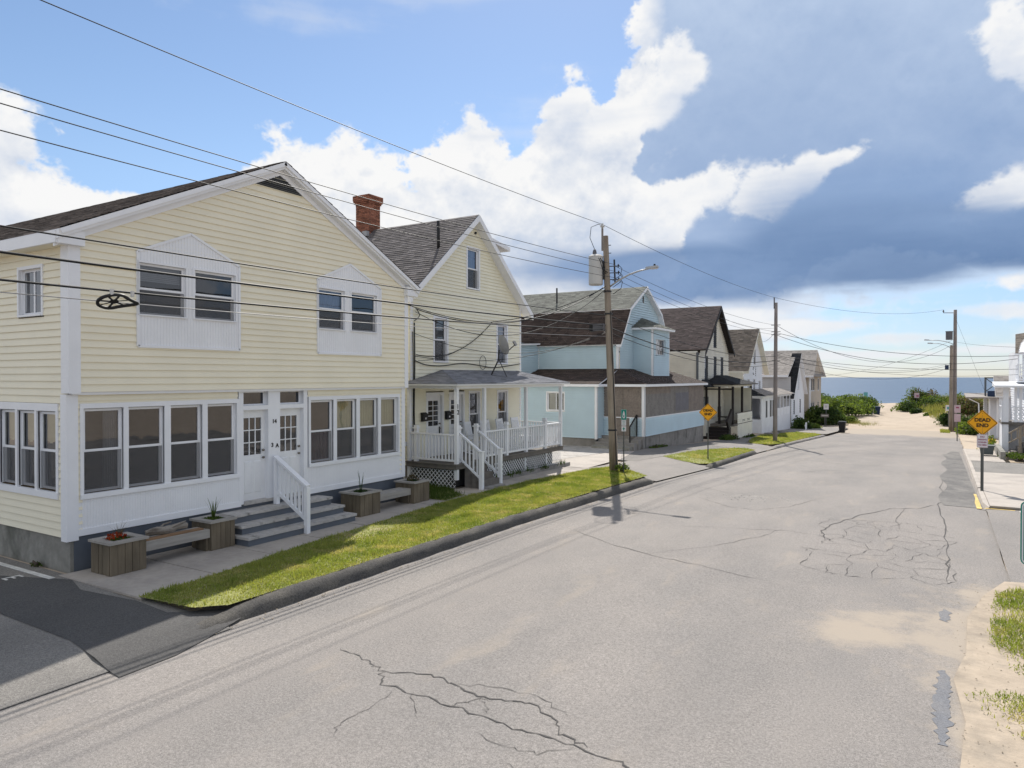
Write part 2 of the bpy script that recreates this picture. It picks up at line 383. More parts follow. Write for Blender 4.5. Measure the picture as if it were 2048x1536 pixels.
pm('dirt', (.27, .225, .17), .95, .2, 3., .6, 30)
pm('gravel', (.40, .375, .35), .95, .25, 22., .8, 60, c2=(.28, .26, .24), c2s=1.3)

def asphalt(name, c, c2, sandy=False, patch=None, speck=.35, cs=.5):
    m = bpy.data.materials.new(name); m.use_nodes = True; M[name] = m; t = NT(m.node_tree); b = m.node_tree.nodes['Principled BSDF']
    oc = t.n('ShaderNodeTexCoord').outputs['Object']
    big = t.noise(t.v('MULTIPLY', oc, (1, .55, 1)), cs, 6, .6)[0]
    x = t.mix(t.rng(big, .35, .68), (*c, 1), (*c2, 1))
    # wheel-path streaks along the street
    stn = t.noise(t.v('MULTIPLY', oc, (1.1, .09, 1)), 1.0, 5, .55)[0]
    x = t.v('SCALE', x, sc=t.rng(stn, .3, .7, .96, 1.03, False))
    fine = t.noise(oc, 34, 4, .75)[0]; vf = t.noise(oc, 120, 2, .6)[0]
    x = t.v('SCALE', x, sc=t.rng(fine, .25, .75, 1 - speck, 1 + speck, False)); x = t.v('SCALE', x, sc=t.rng(vf, .3, .7, 1 - speck, 1 + speck, False))
    if sandy:
        # blown sand lying along the right-hand edge, by the kerb and at the beach end
        s_ = t.n('ShaderNodeSeparateXYZ'); t.put(s_.inputs[0], oc); X_, Y_, _ = s_.outputs
        nz = t.noise(oc, 1.1, 9, .66)[0]; nb = t.noise(t.v('MULTIPLY', oc, (1, .35, 1)), 1.6, 6, .6)[0]
        def blob(cx, cy, rx, ry): 
            q = t.v('MULTIPLY', t.v('SUBTRACT', oc, (cx, cy, 0)), (1 / rx, 1 / ry, 0)); return t.m('EXPONENT', t.m('MULTIPLY', t.v('DOT_PRODUCT', q, q), -1))
        sm_ = blob(.5, 11.6, 1.5, 2.6)
        for bb in ((.55, 9, .6, 2.5), (.9, 14, .9, 1.), (-.9, 11.2, .9, 1.), (.9, 6, .55, 3.)): sm_ = t.m('MAXIMUM', sm_, blob(*bb))
        end = t.m('MULTIPLY', t.rng(Y_, 64, 81), 1.9); sm_ = t.m('MAXIMUM', sm_, end)
        edge = t.m('MULTIPLY', t.m('MULTIPLY', t.rng(X_, -8.6, -8.9), .35), t.rng(t.noise(t.v('MULTIPLY', oc, (1, .3, 1)), .8, 5, .6)[0], .38, .6))
        sm_ = t.m('MAXIMUM', sm_, edge)
        faint = t.m('MULTIPLY', t.rng(nb, .55, .75), .35)
        k = t.rng(t.m('ADD', sm_, t.m('MULTIPLY', t.m('SUBTRACT', nz, .5), 2.2)), .30, .95)
        k = t.m('MAXIMUM', k, faint)
        x = t.mix(t.m('MULTIPLY', k, .92), x, t.mix(nz, (.40, .335, .265, 1), (.355, .31, .26, 1)))
    t.put(b.inputs['Base Color'], x); b.inputs['Roughness'].default_value = .92; b.inputs['Specular IOR Level'].default_value = .15
    bn = t.n('ShaderNodeBump'); bn.inputs['Strength'].default_value = .45; bn.inputs['Distance'].default_value = .008
    t.put(bn.inputs['Height'], t.m('ADD', fine, vf)); m.node_tree.links.new(bn.outputs[0], b.inputs['Normal'])
asphalt('road_asphalt', (.262, .241, .224), (.222, .208, .197), True, speck=.36)
asphalt('lot_asphalt', (.235, .222, .205), (.19, .18, .168), speck=.4, cs=.8)
asphalt('new_asphalt', (.085, .083, .082), (.105, .102, .10), speck=.35)
asphalt('drive_asphalt', (.27, .248, .23), (.225, .21, .198), speck=.3)
asphalt('patch_asphalt', (.135, .13, .126), (.20, .19, .178), speck=.45, cs=1.6)
asphalt('kerb_asphalt', (.075, .072, .070), (.13, .12, .105), speck=.5, cs=1.2)
asphalt('walk_asphalt', (.215, .20, .185), (.185, .175, .165), speck=.2)
asphalt('seal_patch', (.175, .18, .195), (.215, .21, .212), speck=.25, cs=2.5)

def glass_mat(name, tint, base, refl):
    m = bpy.data.materials.new(name); m.use_nodes = True; M[name] = m; t = NT(m.node_tree); nt = m.node_tree
    nt.nodes.remove(nt.nodes['Principled BSDF'])
    tr = t.n('ShaderNodeBsdfTransparent'); tr.inputs[0].default_value = (*tint, 1)
    gl = t.n('ShaderNodeBsdfGlossy'); gl.inputs['Roughness'].default_value = .02; gl.inputs['Color'].default_value = (.9, .93, 1, 1)
    oc = t.n('ShaderNodeTexCoord').outputs['Object']; bn = t.n('ShaderNodeBump'); bn.inputs['Strength'].default_value = .05; bn.inputs['Distance'].default_value = .05
    t.put(bn.inputs['Height'], t.noise(oc, 1.8, 2, .5)[0]); nt.links.new(bn.outputs[0], gl.inputs['Normal'])
    fr = t.n('ShaderNodeFresnel'); fr.inputs[0].default_value = 1.5
    k = t.m('ADD', t.m('MULTIPLY', fr.outputs[0], refl), base, clamp=True)
    ms = t.n('ShaderNodeMixShader'); t.put(ms.inputs[0], k); nt.links.new(tr.outputs[0], ms.inputs[1]); nt.links.new(gl.outputs[0], ms.inputs[2])
    nt.links.new(ms.outputs[0], nt.nodes['Material Output'].inputs[0])
glass_mat('glass', (.72, .74, .76), .03, 1.6)
glass_mat('glass_mirror', (.5, .52, .55), .22, 1.6)
def screen_mat():
    m = bpy.data.materials.new('insect_screen'); m.use_nodes = True; M['insect_screen'] = m; t = NT(m.node_tree); nt = m.node_tree
    b = nt.nodes['Principled BSDF']; b.inputs['Base Color'].default_value = (.10, .10, .105, 1); b.inputs['Roughness'].default_value = .6
    tr = t.n('ShaderNodeBsdfTransparent'); ms = t.n('ShaderNodeMixShader'); ms.inputs[0].default_value = .5
    nt.links.new(tr.outputs[0], ms.inputs[1]); nt.links.new(b.outputs[0], ms.inputs[2]); nt.links.new(ms.outputs[0], nt.nodes['Material Output'].inputs[0])
screen_mat()
def sea_mat():
    m = bpy.data.materials.new('sea_water'); m.use_nodes = True; M['sea_water'] = m; t = NT(m.node_tree); b = m.node_tree.nodes['Principled BSDF']
    oc = t.n('ShaderNodeTexCoord').outputs['Object']
    x = t.mix(t.rng(t.noise(t.v('MULTIPLY', oc, (.004, .02, 1)), 1, 5, .6)[0], .35, .65), (.035, .07, .125, 1), (.05, .09, .15, 1))
    t.put(b.inputs['Base Color'], x); b.inputs['Roughness'].default_value = .32; b.inputs['IOR'].default_value = 1.33
    h = t.m('ADD', t.noise(t.v('MULTIPLY', oc, (.12, .5, 1)), 1, 5, .6)[0], t.m('MULTIPLY', t.noise(t.v('MULTIPLY', oc, (.01, .06, 1)), 1, 4, .6)[0], 6.))
    bn = t.n('ShaderNodeBump'); bn.inputs['Strength'].default_value = .8; bn.inputs['Distance'].default_value = .35
    t.put(bn.inputs['Height'], h); m.node_tree.links.new(bn.outputs[0], b.inputs['Normal'])
sea_mat()

# ------------------------------------------------------------------ building pieces
def siding(parent, F, z0, z1, e, lim, openings=(), mat='cream_siding', out=0., single=True, name='clapboard', t=.030):
    """lapped boards; lim(z) gives the wall's left and right edge at that height; openings are (a0,a1,z0,z1)"""
    n = max(1, round((z1 - z0) / e)); e = (z1 - z0) / n; allb = MB()
    for k in range(n):
        zb, zt = z0 + k * e, z0 + (k + 1) * e
        cuts = sorted({zb, zt, *[c for o in openings for c in o[2:4] if zb < c < zt]})
        rows = {}
        for c0, c1 in zip(cuts, cuts[1:]):
            lo0, hi0 = lim(c0); lo1, hi1 = lim(c1)
            if hi0 - lo0 < .02: continue
            if hi1 < lo1: lo1 = hi1 = (lo1 + hi1) / 2
            segs = [(min(lo0, lo1), max(hi0, hi1))]
            for o in openings:
                if o[2] < c1 - 1e-4 and o[3] > c0 + 1e-4:
                    ns = []
                    for s0, s1 in segs:
                        if o[1] <= s0 or o[0] >= s1: ns.append((s0, s1)); continue
                        if o[0] > s0: ns.append((s0, o[0]))
                        if o[1] < s1: ns.append((o[1], s1))
                    segs = ns
            ob = out + t * (1 - (c0 - zb) / e * .85); ot = out + t * (1 - (c1 - zb) / e * .85)
            for si, (s0, s1) in enumerate(segs):
                if s1 - s0 < .01: continue
                mb = allb
                if single:
                    hit = [k_ for k_ in rows if k_[0] < s1 - .02 and k_[1] > s0 + .02]
                    key = hit[0] if hit else (s0, s1)
                    mb = rows.setdefault(key, MB())
                a0b, a1b, a0t, a1t = max(s0, lo0), min(s1, hi0), max(s0, lo1), min(s1, hi1)
                if a1b <= a0b: continue
                if a1t < a0t: a0t = a1t = (a0b + a1b) / 2
                if a1t - a0t < .002: mb.poly([F.p(a0b, c0, ob), F.p(a1b, c0, ob), F.p(a0t, c1, ot)])
                else: mb.poly([F.p(a0b, c0, ob), F.p(a1b, c0, ob), F.p(a1t, c1, ot), F.p(a0t, c1, ot)])
                mb.poly([F.p(a0b, c0, out - .012), F.p(a1b, c0, out - .012), F.p(a1b, c0, ob), F.p(a0b, c0, ob)])
        for mb in rows.values():
            if mb.f: mb.build(name, mat, parent)
    if not single and allb.f: allb.build('clapboards', mat, parent, kind='stuff')
def const(a, b): return lambda z: (a, b)
def gable(a0, a1, pk, zp, slope): return lambda z: (max(a0, pk - (zp - z) / slope), min(a1, pk + (zp - z) / slope))

def window(parent, F, a0, a1, z0, z1, out=0., casing=.085, trim='white_trim', sash='white_trim', kind='hung', proud=.035, screen=True, curtain_or_reflection=None, deep=.55, glass='glass', name='window', frame=True, sw=.045, label=None):
    """casing, sashes, panes and the room behind; a0..z1 is the opening"""
    c = casing; mb = MB()
    if frame:
        mb.fb(F, a0 - c, a0, z0 - c * .6, z1 + c, out - .02, out + proud); mb.fb(F, a1, a1 + c, z0 - c * .6, z1 + c, out - .02, out + proud)
        mb.fb(F, a0, a1, z1, z1 + c, out - .02, out + proud - .002)
        mb.fb(F, a0, a1, z0 - c * .6, z0, out - .02, out + proud + .02)
    else:
        mb.fb(F, a0 - .004, a0, z0, z1, out - .02, out + .004); mb.fb(F, a1, a1 + .004, z0, z1, out - .02, out + .004)
    d = -.07                                                # jambs back to the glass
    for (q0, q1, r0, r1) in ((a0, a0 + .012, z0, z1), (a1 - .012, a1, z0, z1)): mb.fb(F, q0, q1, r0, r1, out + d - .03, out - .021)
    w = mb.build(name, trim, parent, label=label)
    zm = (z0 + z1) / 2
    i0, i1 = a0 + .012, a1 - .012
    halves = {'hung': ((zm - .02, z1, out - .045), (z0, zm + .02, out - .075)), 'fixed': ((z0, z1, out - .05),), 'slider': ((z0, z1, out - .05),)}[kind]
    for hi, (h0, h1, o) in enumerate(halves):
        if kind == 'hung' and hi == 1: h0, h1 = z0, zm + .018
        s = MB()
        s.fb(F, i0, i0 + sw, h0, h1, o - .03, o); s.fb(F, i1 - sw, i1, h0, h1, o - .03, o)
        s.fb(F, i0 + sw, i1 - sw, h0, h0 + sw, o - .03, o - .001); s.fb(F, i0 + sw, i1 - sw, h1 - sw, h1, o - .03, o - .001)
        if kind == 'slider': s.fb(F, (i0 + i1) / 2 - sw / 2, (i0 + i1) / 2 + sw / 2, h0 + sw, h1 - sw, o - .03, o - .001)
        s.build('sash', sash, w)
        g = MB().poly([F.p(i0 + sw * .6, h0 + sw * .6, o - .015), F.p(i1 - sw * .6, h0 + sw * .6, o - .015), F.p(i1 - sw * .6, h1 - sw * .6, o - .015), F.p(i0 + sw * .6, h1 - sw * .6, o - .015)])
        g.build('pane', glass, w)
    if kind == 'hung' and screen:
        MB().poly([F.p(i0 + .01, z0 + .01, out - .03), F.p(i1 - .01, z0 + .01, out - .03), F.p(i1 - .01, zm - .02, out - .03), F.p(i0 + .01, zm - .02, out - .03)]).build('insect_screen', 'insect_screen', w)
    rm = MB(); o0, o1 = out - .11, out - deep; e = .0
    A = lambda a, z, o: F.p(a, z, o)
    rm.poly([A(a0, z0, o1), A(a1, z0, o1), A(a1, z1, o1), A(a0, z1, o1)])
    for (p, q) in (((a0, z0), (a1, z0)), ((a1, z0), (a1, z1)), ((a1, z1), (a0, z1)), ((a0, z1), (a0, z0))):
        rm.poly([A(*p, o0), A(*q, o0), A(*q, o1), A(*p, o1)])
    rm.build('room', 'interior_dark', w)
    if curtain_or_reflection:
        mat, shape = curtain_or_reflection; cu = MB(); n = 14; oc = out - .15
        def folds(b0, b1, top, bot):
            for i in range(n):
                x0, x1 = b0 + (b1 - b0) * i / n, b0 + (b1 - b0) * (i + 1) / n
                f0, f1 = (.02 if i % 2 else -.01), (-.01 if i % 2 else .02)
                y0 = bot(x0) if callable(bot) else bot; y1 = bot(x1) if callable(bot) else bot
                cu.poly([A(x0, y0, oc + f0), A(x1, y1, oc + f1), A(x1, top, oc + f1), A(x0, top, oc + f0)])
        wd = a1 - a0; ht = z1 - z0
        if shape == 'full': folds(a0, a1, z1, z0)
        elif shape == 'top': folds(a0, a1, z1, z0 + ht * .5)
        elif shape == 'sides': folds(a0, a0 + wd * .24, z1, z0); folds(a1 - wd * .24, a1, z1, z0)
        elif shape == 'right': folds(a1 - wd * .4, a1, z1, z0)
        elif shape == 'left': folds(a0, a0 + wd * .4, z1, z0)
        elif shape == 'lower': folds(a0, a1, z0 + ht * .5, z0)
        elif shape == 'reflection':  # wavy lower edge of a cream house mirrored in the pane
            folds(a0, a1, z1, lambda x: z1 - ht * (.36 + .06 * math.sin((x - a0) / wd * 6.28)))
        elif shape == 'blind':
            k = int(ht * .34 / .035)
            for i in range(k): cu.fb(F, a0 + .03, a1 - .03, z1 - .02 - (i + 1) * .035, z1 - .02 - i * .035 - .006, oc - .02, oc)
        cu.build('curtain_or_reflection', mat, w)
    return w

def slope(parent, A, B, C, D, mat, exposure=.14, thick=.10, name='roof', tab=.30, under='white_trim', courses=True):
    """one roof plane, A-B along the eave and D-C along the ridge: a slab and its overlapping shingles"""
    A, B, C, D = V(A), V(B), V(C), V(D); nrm = (B - A).cross(D - A).normalized()
    if nrm.z < 0: nrm = -nrm
    sl = MB().prism([p - nrm * thick for p in (A, B, C, D)], [p - nrm * .012 for p in (A, B, C, D)])
    r = sl.build(name, under, parent)
    h = ((D + C) / 2 - (A + B) / 2).length; n = max(1, int(h / exposure)); sh = MB(); rr = random.Random(len(bpy.data.objects))
    for k in range(n):
        t0, t1 = k / n, min(1, (k + 1.25) / n)
        L0, R0, L1, R1 = A.lerp(D, t0), B.lerp(C, t0), A.lerp(D, t1), B.lerp(C, t1)
        m = max(1, int((R0 - L0).length / tab)); off = rr.random()
        cut = [0] + [min(1, max(0, (i + off * .9 + rr.uniform(-.15, .15)) / m)) for i in range(m)] + [1]
        for u0, u1 in zip(cut, cut[1:]):
            if u1 - u0 < 1e-3: continue
            g = .018 + rr.uniform(-.003, .004)
            p, q, s, w = L0.lerp(R0, u0), L0.lerp(R0, u1), L1.lerp(R1, u1), L1.lerp(R1, u0)
            b = len(sh.v)
            sh.v += [tuple(x) for x in (p - nrm * .01, q - nrm * .01, p + nrm * g, q + nrm * g, s + nrm * .002, w + nrm * .002)]
            sh.f += [(b, b + 1, b + 3, b + 2), (b + 2, b + 3, b + 4, b + 5)]
    sh.build('shingles', mat, r, kind='stuff')
    return r
def lattice(F, a0, a1, z0, z1, o, w=.024, s=.15, fade=None):
    mb = MB(); H = z1 - z0
    for sg, oo in ((1, 0), (-1, .008)):
        c = a0 - H
        while c < a1 + H:
            # line a = c + sg*(z-z0) (shifted for the other lean)
            pts = []
            za, zb = z0, z1
            f = (lambda z: c + (z - z0)) if sg > 0 else (lambda z: c + H - (z - z0))
            lo, hi = z0, z1
            if sg > 0: lo = max(lo, z0 + a0 - c); hi = min(hi, z0 + a1 - c)
            else: lo = max(lo, z0 + c + H - a1); hi = min(hi, z0 + c + H - a0)
            if hi - lo > .02:
                k = w * .7
                mb.poly([F.p(max(a0, f(lo) - k), lo, o + oo), F.p(min(a1, f(lo) + k), lo, o + oo), F.p(min(a1, f(hi) + k), hi, o + oo), F.p(max(a0, f(hi) - k), hi, o + oo)])
            c += s
    return mb
def text(parent, body, size, pos, u, n, mat, name='lettering', thick=.004, align='CENTER', sx=1., bold=0.):
    cu = bpy.data.curves.new('t', 'FONT'); cu.body = body; cu.size = size; cu.align_x = align; cu.align_y = 'CENTER'; cu.extrude = thick / 2; cu.offset = bold; cu.resolution_u = 3
    ob = bpy.data.objects.new('t', cu); col.objects.link(ob)
    me = bpy.data.meshes.new_from_object(ob.evaluated_get(bpy.context.evaluated_depsgraph_get())); bpy.data.objects.remove(ob); bpy.data.curves.remove(cu)
    u, n = V(u).normalized(), V(n).normalized(); w = n.cross(u); o = V(pos) - (wloc(parent) if parent else V((0, 0, 0)))
    for v in me.vertices:
        x, y, z = v.co; v.co = o + u * x * sx + w * y + n * z
    return mk(name, me, mat, parent)
def leaf_cloud(cent, rad, n, size, seed, shell=.55, flat=.6, lump=.35, power=1.):
    """many small leaf faces through an uneven crown"""
    r = np.random.default_rng(seed); d = r.standard_normal((n, 3)); d /= np.linalg.norm(d, axis=1, keepdims=True)
    d[:, 2] = np.abs(d[:, 2]) * .95 - .12
    k = r.standard_normal((7, 3)); k /= np.linalg.norm(k, axis=1, keepdims=True); am = r.uniform(.4, 1, 7)
    l = 1 + lump * (np.maximum(0, d @ k.T) ** 6 * am).sum(1) - lump * .35
    t = shell + (1 - shell) * r.random(n) ** .6
    p = np.asarray(cent) + d * np.asarray(rad) * (l * t)[:, None]
    nn = d + r.standard_normal((n, 3)) * .7; nn /= np.linalg.norm(nn, axis=1, keepdims=True)
    a = np.cross(nn, r.standard_normal((n, 3))); a /= np.linalg.norm(a, axis=1, keepdims=True); b = np.cross(nn, a)
    s = size * r.uniform(.6, 1.4, n)[:, None]
    v = np.stack([p - a * s, p + b * s * flat, p + a * s, p - b * s * flat], 1).reshape(-1, 3)
    return v, np.arange(4 * n).reshape(-1, 4)
def blades(pts, h, w, seed, lean=.5, taper=True):
    r = np.random.default_rng(seed); n = len(pts); a = r.uniform(0, 6.283, n); hh = h * r.uniform(.5, 1.35, n)
    u = np.stack([np.cos(a), np.sin(a), 0 * a], 1); la = r.uniform(0, 6.283, n); ll = lean * r.random(n)
    top = pts + np.stack([np.cos(la) * ll * hh, np.sin(la) * ll * hh, hh * np.sqrt(1 - np.minimum(.9, ll ** 2))], 1)
    v = np.stack([pts - u * w / 2, pts + u * w / 2, top], 1).reshape(-1, 3)
    return v, np.arange(3 * n).reshape(-1, 3)
# ------------------------------------------------------------------ ground, road, sea
_ry = [-60, 15, 24, 31, 40, 50, 62, 75, 90, 110, 170, 178, 200]; _rz = [-.12, -.12, -.22, -.42, -.65, -.95, -1.35, -1.75, -1.92, -2.0, -2.0, -2.6, -6]
_hy = [-60, 20, 25, 34.6, 45, 50, 62, 75, 90, 110, 170, 178, 200]; _hz = [0, 0, -.04, -.14, -.55, -.75, -1.12, -1.6, -1.9, -2.0, -2.0, -2.6, -6]
zr = lambda y: np.interp(y, _ry, _rz)
zh = lambda y: np.interp(y, _hy, _hz)
kx = lambda y: np.interp(y, [-60, 15, 24, 31, 40, 63, 90], [-8.95, -8.95, -8.75, -8.5, -8.7, -8.5, -8.5])      # foot of the left kerb
def dune(x, y):
    a = np.clip((y - 92) / 14, 0, 1) * np.clip((166 - y) / 14, 0, 1)
    w = -6.2 - (y - 92) * .095                      # the beach path runs a little to the left
    l = np.clip((w - 5 - x) / 5, 0, 1); rr = np.clip((x - (w + 4.5 )) / 5, 0, 1)
    n = .25 * np.sin(x * .31 + 1) * np.cos(y * .17) + .2 * np.sin(x * .9 + y * .4)
    return a * (l * (1.1 + n) + rr * (1.2 + n))
def gz(x, y):
    x = np.asarray(x, float); y = np.asarray(y, float)
    top = zr(y) + np.where(y < 28, .17, .13); t = np.clip((x + 11.2) / (11.2 - 9.2), 0, 1)
    left = zh(y) * (1 - t) + top * t; k = kx(y)
    right = zr(y) + .10
    z = np.where(x < k, left, np.where(x > 1.05, right, zr(y)))
    return z + dune(x, y)
def grid(xs, ys, zf):
    X_, Y_ = np.meshgrid(xs, ys); Z_ = zf(X_, Y_)
    v = np.stack([X_.ravel(), Y_.ravel(), Z_.ravel()], 1); nx, ny = len(xs), len(ys)
    i = (np.arange(ny - 1)[:, None] * nx + np.arange(nx - 1)[None, :]).ravel()
    return v, np.stack([i, i + 1, i + nx + 1, i + nx], 1)
def struct(o): o['kind'] = 'structure'; return o
xs = np.concatenate([[-3000, -400, -120, -70], np.arange(-50, -9.5, 1.5), [-9.36, -9.30, -8.6], np.arange(-8, 1.1, 1.5), [1.04, 1.1], np.arange(2.5, 40, 1.5), [60, 120, 400, 3000]])
ys = np.concatenate([[-400, -60, -20], np.arange(-10, 5.1, 2.5), [6.35, 6.45, 7.4, 7.55], np.arange(10, 60, 2.5), np.arange(60, 181, 2.), [190, 200]])
v, f = grid(xs, ys, lambda x, y: gz(x, y) - .05 - .32 * ((x > -9.33) & (x < 1.04) & (y < 80)) - .25 * ((y < 6.4) & (x < -8.5)) - .16 * ((x > 1.04) & (y < 53)) - .2 * ((y < 7.45) & (y >= 6.4) & (x > -9.5) & (x < -9.33)))
struct(mesh_np('ground', v, f, 'sand'))
def strip(name, ys, xl, xr, zf, mat, nx=8, smooth=False):
    ys = np.asarray(ys, float); t = np.linspace(0, 1, nx); L = np.array([xl(y) for y in ys]); Rr = np.array([xr(y) for y in ys])
    X_ = L[:, None] + (Rr - L)[:, None] * t[None, :]; Y_ = np.repeat(ys[:, None], nx, 1); Z_ = zf(X_, Y_)
    v = np.stack([X_.ravel(), Y_.ravel(), Z_.ravel()], 1); ny = len(ys)
    i = (np.arange(ny - 1)[:, None] * nx + np.arange(nx - 1)[None, :]).ravel()
    return mesh_np(name, v, np.stack([i, i + 1, i + nx + 1, i + nx], 1), mat, smooth=smooth)
crown = lambda x, y: zr(y) + .035 * (1 - ((x + 4) / 5) ** 2) - .02
rdy = np.concatenate([np.arange(-30, 84, 1.)])
# the paving ends in a ragged line under the beach sand
road = struct(strip('road', rdy, lambda y: kx(y) - .05, lambda y: 1.02 + .03 * math.sin(y), lambda x, y: crown(x, y) - np.clip((y - 81.5) / 2, 0, 1) * .12, 'road_asphalt', 14))
sea = MB(); sea.poly([(-30000, 172, -3.4), (30000, 172, -3.4), (30000, 40000, -3.4), (-30000, 40000, -3.4)])
struct(sea.build('sea', 'sea_water'))
# parking lot on the near left, with the fresh dark apron laid across its mouth
lotz = lambda x, y: np.interp(x, [-40, -13, -9.2, -8.75], [.03, -.01, -.06, -.130])
lot = struct(strip('parking_lot', np.linspace(-14, 6.62, 12), lambda y: -40., lambda y: -8.78, lambda x, y: lotz(x, y), 'lot_asphalt', 40))
ap = MB(); ring = [(-12.9, 6.5), (-12.2, 6.28), (-10.9, 6.46), (-10.0, 6.40), (-9.75, 6.62), (-9.45, 6.95), (-9.2, 7.1), (-8.95, 6.9), (-8.8, 6.4), (-8.55, 5.6), (-8.5, 4.82), (-9.2, 4.9), (-10.03, 5.03), (-11.99, 5.02), (-14, 5.1), (-14.4, 5.9)]
def earclip(pts, zf, sub=.35):
    bm = bmesh.new(); vs = [bm.verts.new((x, y, 0)) for x, y in pts]; fc = bm.faces.new(vs); bmesh.ops.triangulate(bm, faces=[fc])
    for _ in range(3): bmesh.ops.subdivide_edges(bm, edges=[e for e in bm.edges if e.calc_length() > sub], cuts=1, use_grid_fill=False); bmesh.ops.triangulate(bm, faces=bm.faces[:])
    for q in bm.verts: q.co.z = float(zf(q.co.x, q.co.y))
    me = bpy.data.meshes.new('x'); bm.to_mesh(me); bm.free(); return me
def patch(name, pts, zf, mat, parent=None, kind='structure'):
    me = earclip(pts, zf); me.name = name; o = mk(name, me, mat, parent)
    if parent is None: o['kind'] = kind
    return o
patch('asphalt_apron', ring, lambda x, y: np.maximum(lotz(x, y), -.132 if x > -9.0 else -9) + .007, 'new_asphalt')
MB().box(-17, -13.25, 6.30, 6.40, -.005, .003).build('painted_line', 'paint_line', lot)
text(lot, 'E', .42, (-13.9, 6.0, .0), (1, 0, 0), (0, 0, 1), 'paint_line', 'painted_letters', .006)

# kerbs: rounded asphalt berms
def kerb(name, y0, y1, mat, h=.145, w=.30, taper=.9, jag=.02, label=None):
    ys = np.arange(y0, y1 + .01, .25); prof = [(0, -.03), (.03, .08), (.08, .125), (.15, .145), (.23, .135), (.30, .10)]
    mb = MB(); m = len(prof); r_ = random.Random(int(y0 * 7)); 
    for y in ys:
        s = min(1, (y - y0) / taper + .12, (y1 - y) / (taper * .5) + .25); k = float(kx(y))
        for (o, z) in prof: mb.v.append((k - o * w / .30 + r_.uniform(-jag, jag), y, float(zr(y)) - .01 + (z * h / .145) * s + r_.uniform(-jag, jag) * .7))
    for i in range(len(ys) - 1):
        for j in range(m - 1): mb.f.append((i * m + j, (i + 1) * m + j, (i + 1) * m + j + 1, i * m + j + 1))
    mb.f.append(tuple(range(m))); mb.f.append(tuple((len(ys) - 1) * m + j for j in range(m))[::-1])
    o = mb.build(name, mat, smooth=True); o['kind'] = 'structure'; return o
kerb('kerb', 6.0, 24.2, 'kerb_asphalt', .205, .34, taper=1.6); kerb('kerb', 30.2, 39.9, 'kerb_asphalt', .18, taper=.5); kerb('kerb', 44.6, 64.2, 'drive_asphalt', .15, taper=.5)

# lawns: a soil sheet and the blades standing on it
def lawn(name, pts, zf, n, h, w, seed, label, mat='lawn_blade', bare=(), soil=True):
    if soil: patch('lawn_soil', pts, zf, 'lawn_soil')
    P = np.array(pts); r = np.random.default_rng(seed); x0, y0 = P.min(0); x1, y1 = P.max(0)
    q = r.uniform((x0 - .05, y0 - .05), (x1 + .05, y1 + .05), (int(n * (x1 - x0) * (y1 - y0)), 2)); ins = np.zeros(len(q), bool)
    j = r.normal(0, .035, q.shape); qq = q + j
    for (ax, ay), (bx, by) in zip(P, np.roll(P, -1, 0)):
        c = (ay > qq[:, 1]) != (by > qq[:, 1]); xi = ax + (qq[:, 1] - ay) / (by - ay + 1e-9) * (bx - ax); ins ^= c & (qq[:, 0] < xi)
    q = q[ins]
    keep = np.ones(len(q), bool); hs = np.ones(len(q))
    for (bx, by, br) in bare:
        d = np.hypot(q[:, 0] - bx, (q[:, 1] - by) * .7) / br; keep &= r.random(len(q)) < np.clip(d ** 2 * .9 + .12, 0, 1)
    q = q[keep]; z = np.array([float(zf(a, b)) for a, b in q]) if len(q) < 2000 else zf(q[:, 0], q[:, 1])
    cl = .75 + .5 * (np.sin(q[:, 0] * 5.1) * np.sin(q[:, 1] * 3.7 + 1) > .55)
    v, f = blades(np.column_stack([q, z]), h * cl, w, seed, 1.1)
    o = mesh_np(name, v, f, mat, kind='stuff'); o['label'] = label; o['category'] = 'grass'; return o
lz = lambda x, y: gz(x, y) + .015
L1 = [(-10.9, 6.5), (-10.95, 7.6), (-11.42, 10.6), (-11.62, 12.6), (-11.98, 16.3), (-11.95, 21), (-11.7, 24.4), (-11.2, 26.4), (-10.2, 25.4), (-9.15, 24.3), (-9.2, 15), (-9.2, 9), (-9.22, 6.9), (-9.6, 6.55)]
lawn('grass', L1, lz, 2600, .062, .016, 3, 'long strip of sunlit grass along the near kerb', bare=((-9.6, 7.0, .5), (-11.2, 12.0, .8), (-11.3, 13.2, .6), (-9.5, 24, .6)))
L2 = [(-11.0, 31.3), (-10.6, 37.5), (-9.9, 40.6), (-9.3, 41), (-8.95, 40.2), (-8.78, 31.0), (-9.1, 30.6), (-9.9, 30.7)]
lawn('grass', L2, lz, 900, .06, .022, 4, 'grass patch round the foot of the far dead end sign', bare=((-9.4, 31.4, .9), (-10.6, 32.2, .6)))
L3 = [(-12.1, 56.5), (-11.6, 60), (-10.9, 65), (-9.4, 65.2), (-8.8, 63.5), (-8.85, 48), (-9.3, 46), (-10.3, 45.3), (-10.9, 47.5), (-11.5, 51)]
lawn('grass', L3, lz, 420, .07, .032, 5, 'bright grass round the foot of the second utility pole')
L4 = [(-14.85, 16.1), (-14.85, 17.9), (-13.3, 18.0), (-12.7, 17.5), (-12.15, 17.2), (-12.1, 16.15)]
lawn('grass', L4, lambda x, y: gz(x, y) + .012, 900, .17, .018, 6, 'rank grass in the gap beside the white lattice porch', mat='weed_blade')
L5 = [(.75, 14.2), (1.1, 14.6), (4, 14.8), (4, 10.2), (.8, 10.4), (.55, 11.6), (.65, 13)]
lawn('grass', L5, lambda x, y: zr(y) + .045, 3200, .07, .016, 8, 'grass at the right edge above the blown sand', bare=((.8, 13, .35), (.75, 11, .4), (1.0, 10.4, .4)), soil=False)
L6 = [(.2, 9.5), (.6, 9.75), (4, 10.0), (4, 8.2), (.9, 8.3), (.5, 8.8)]
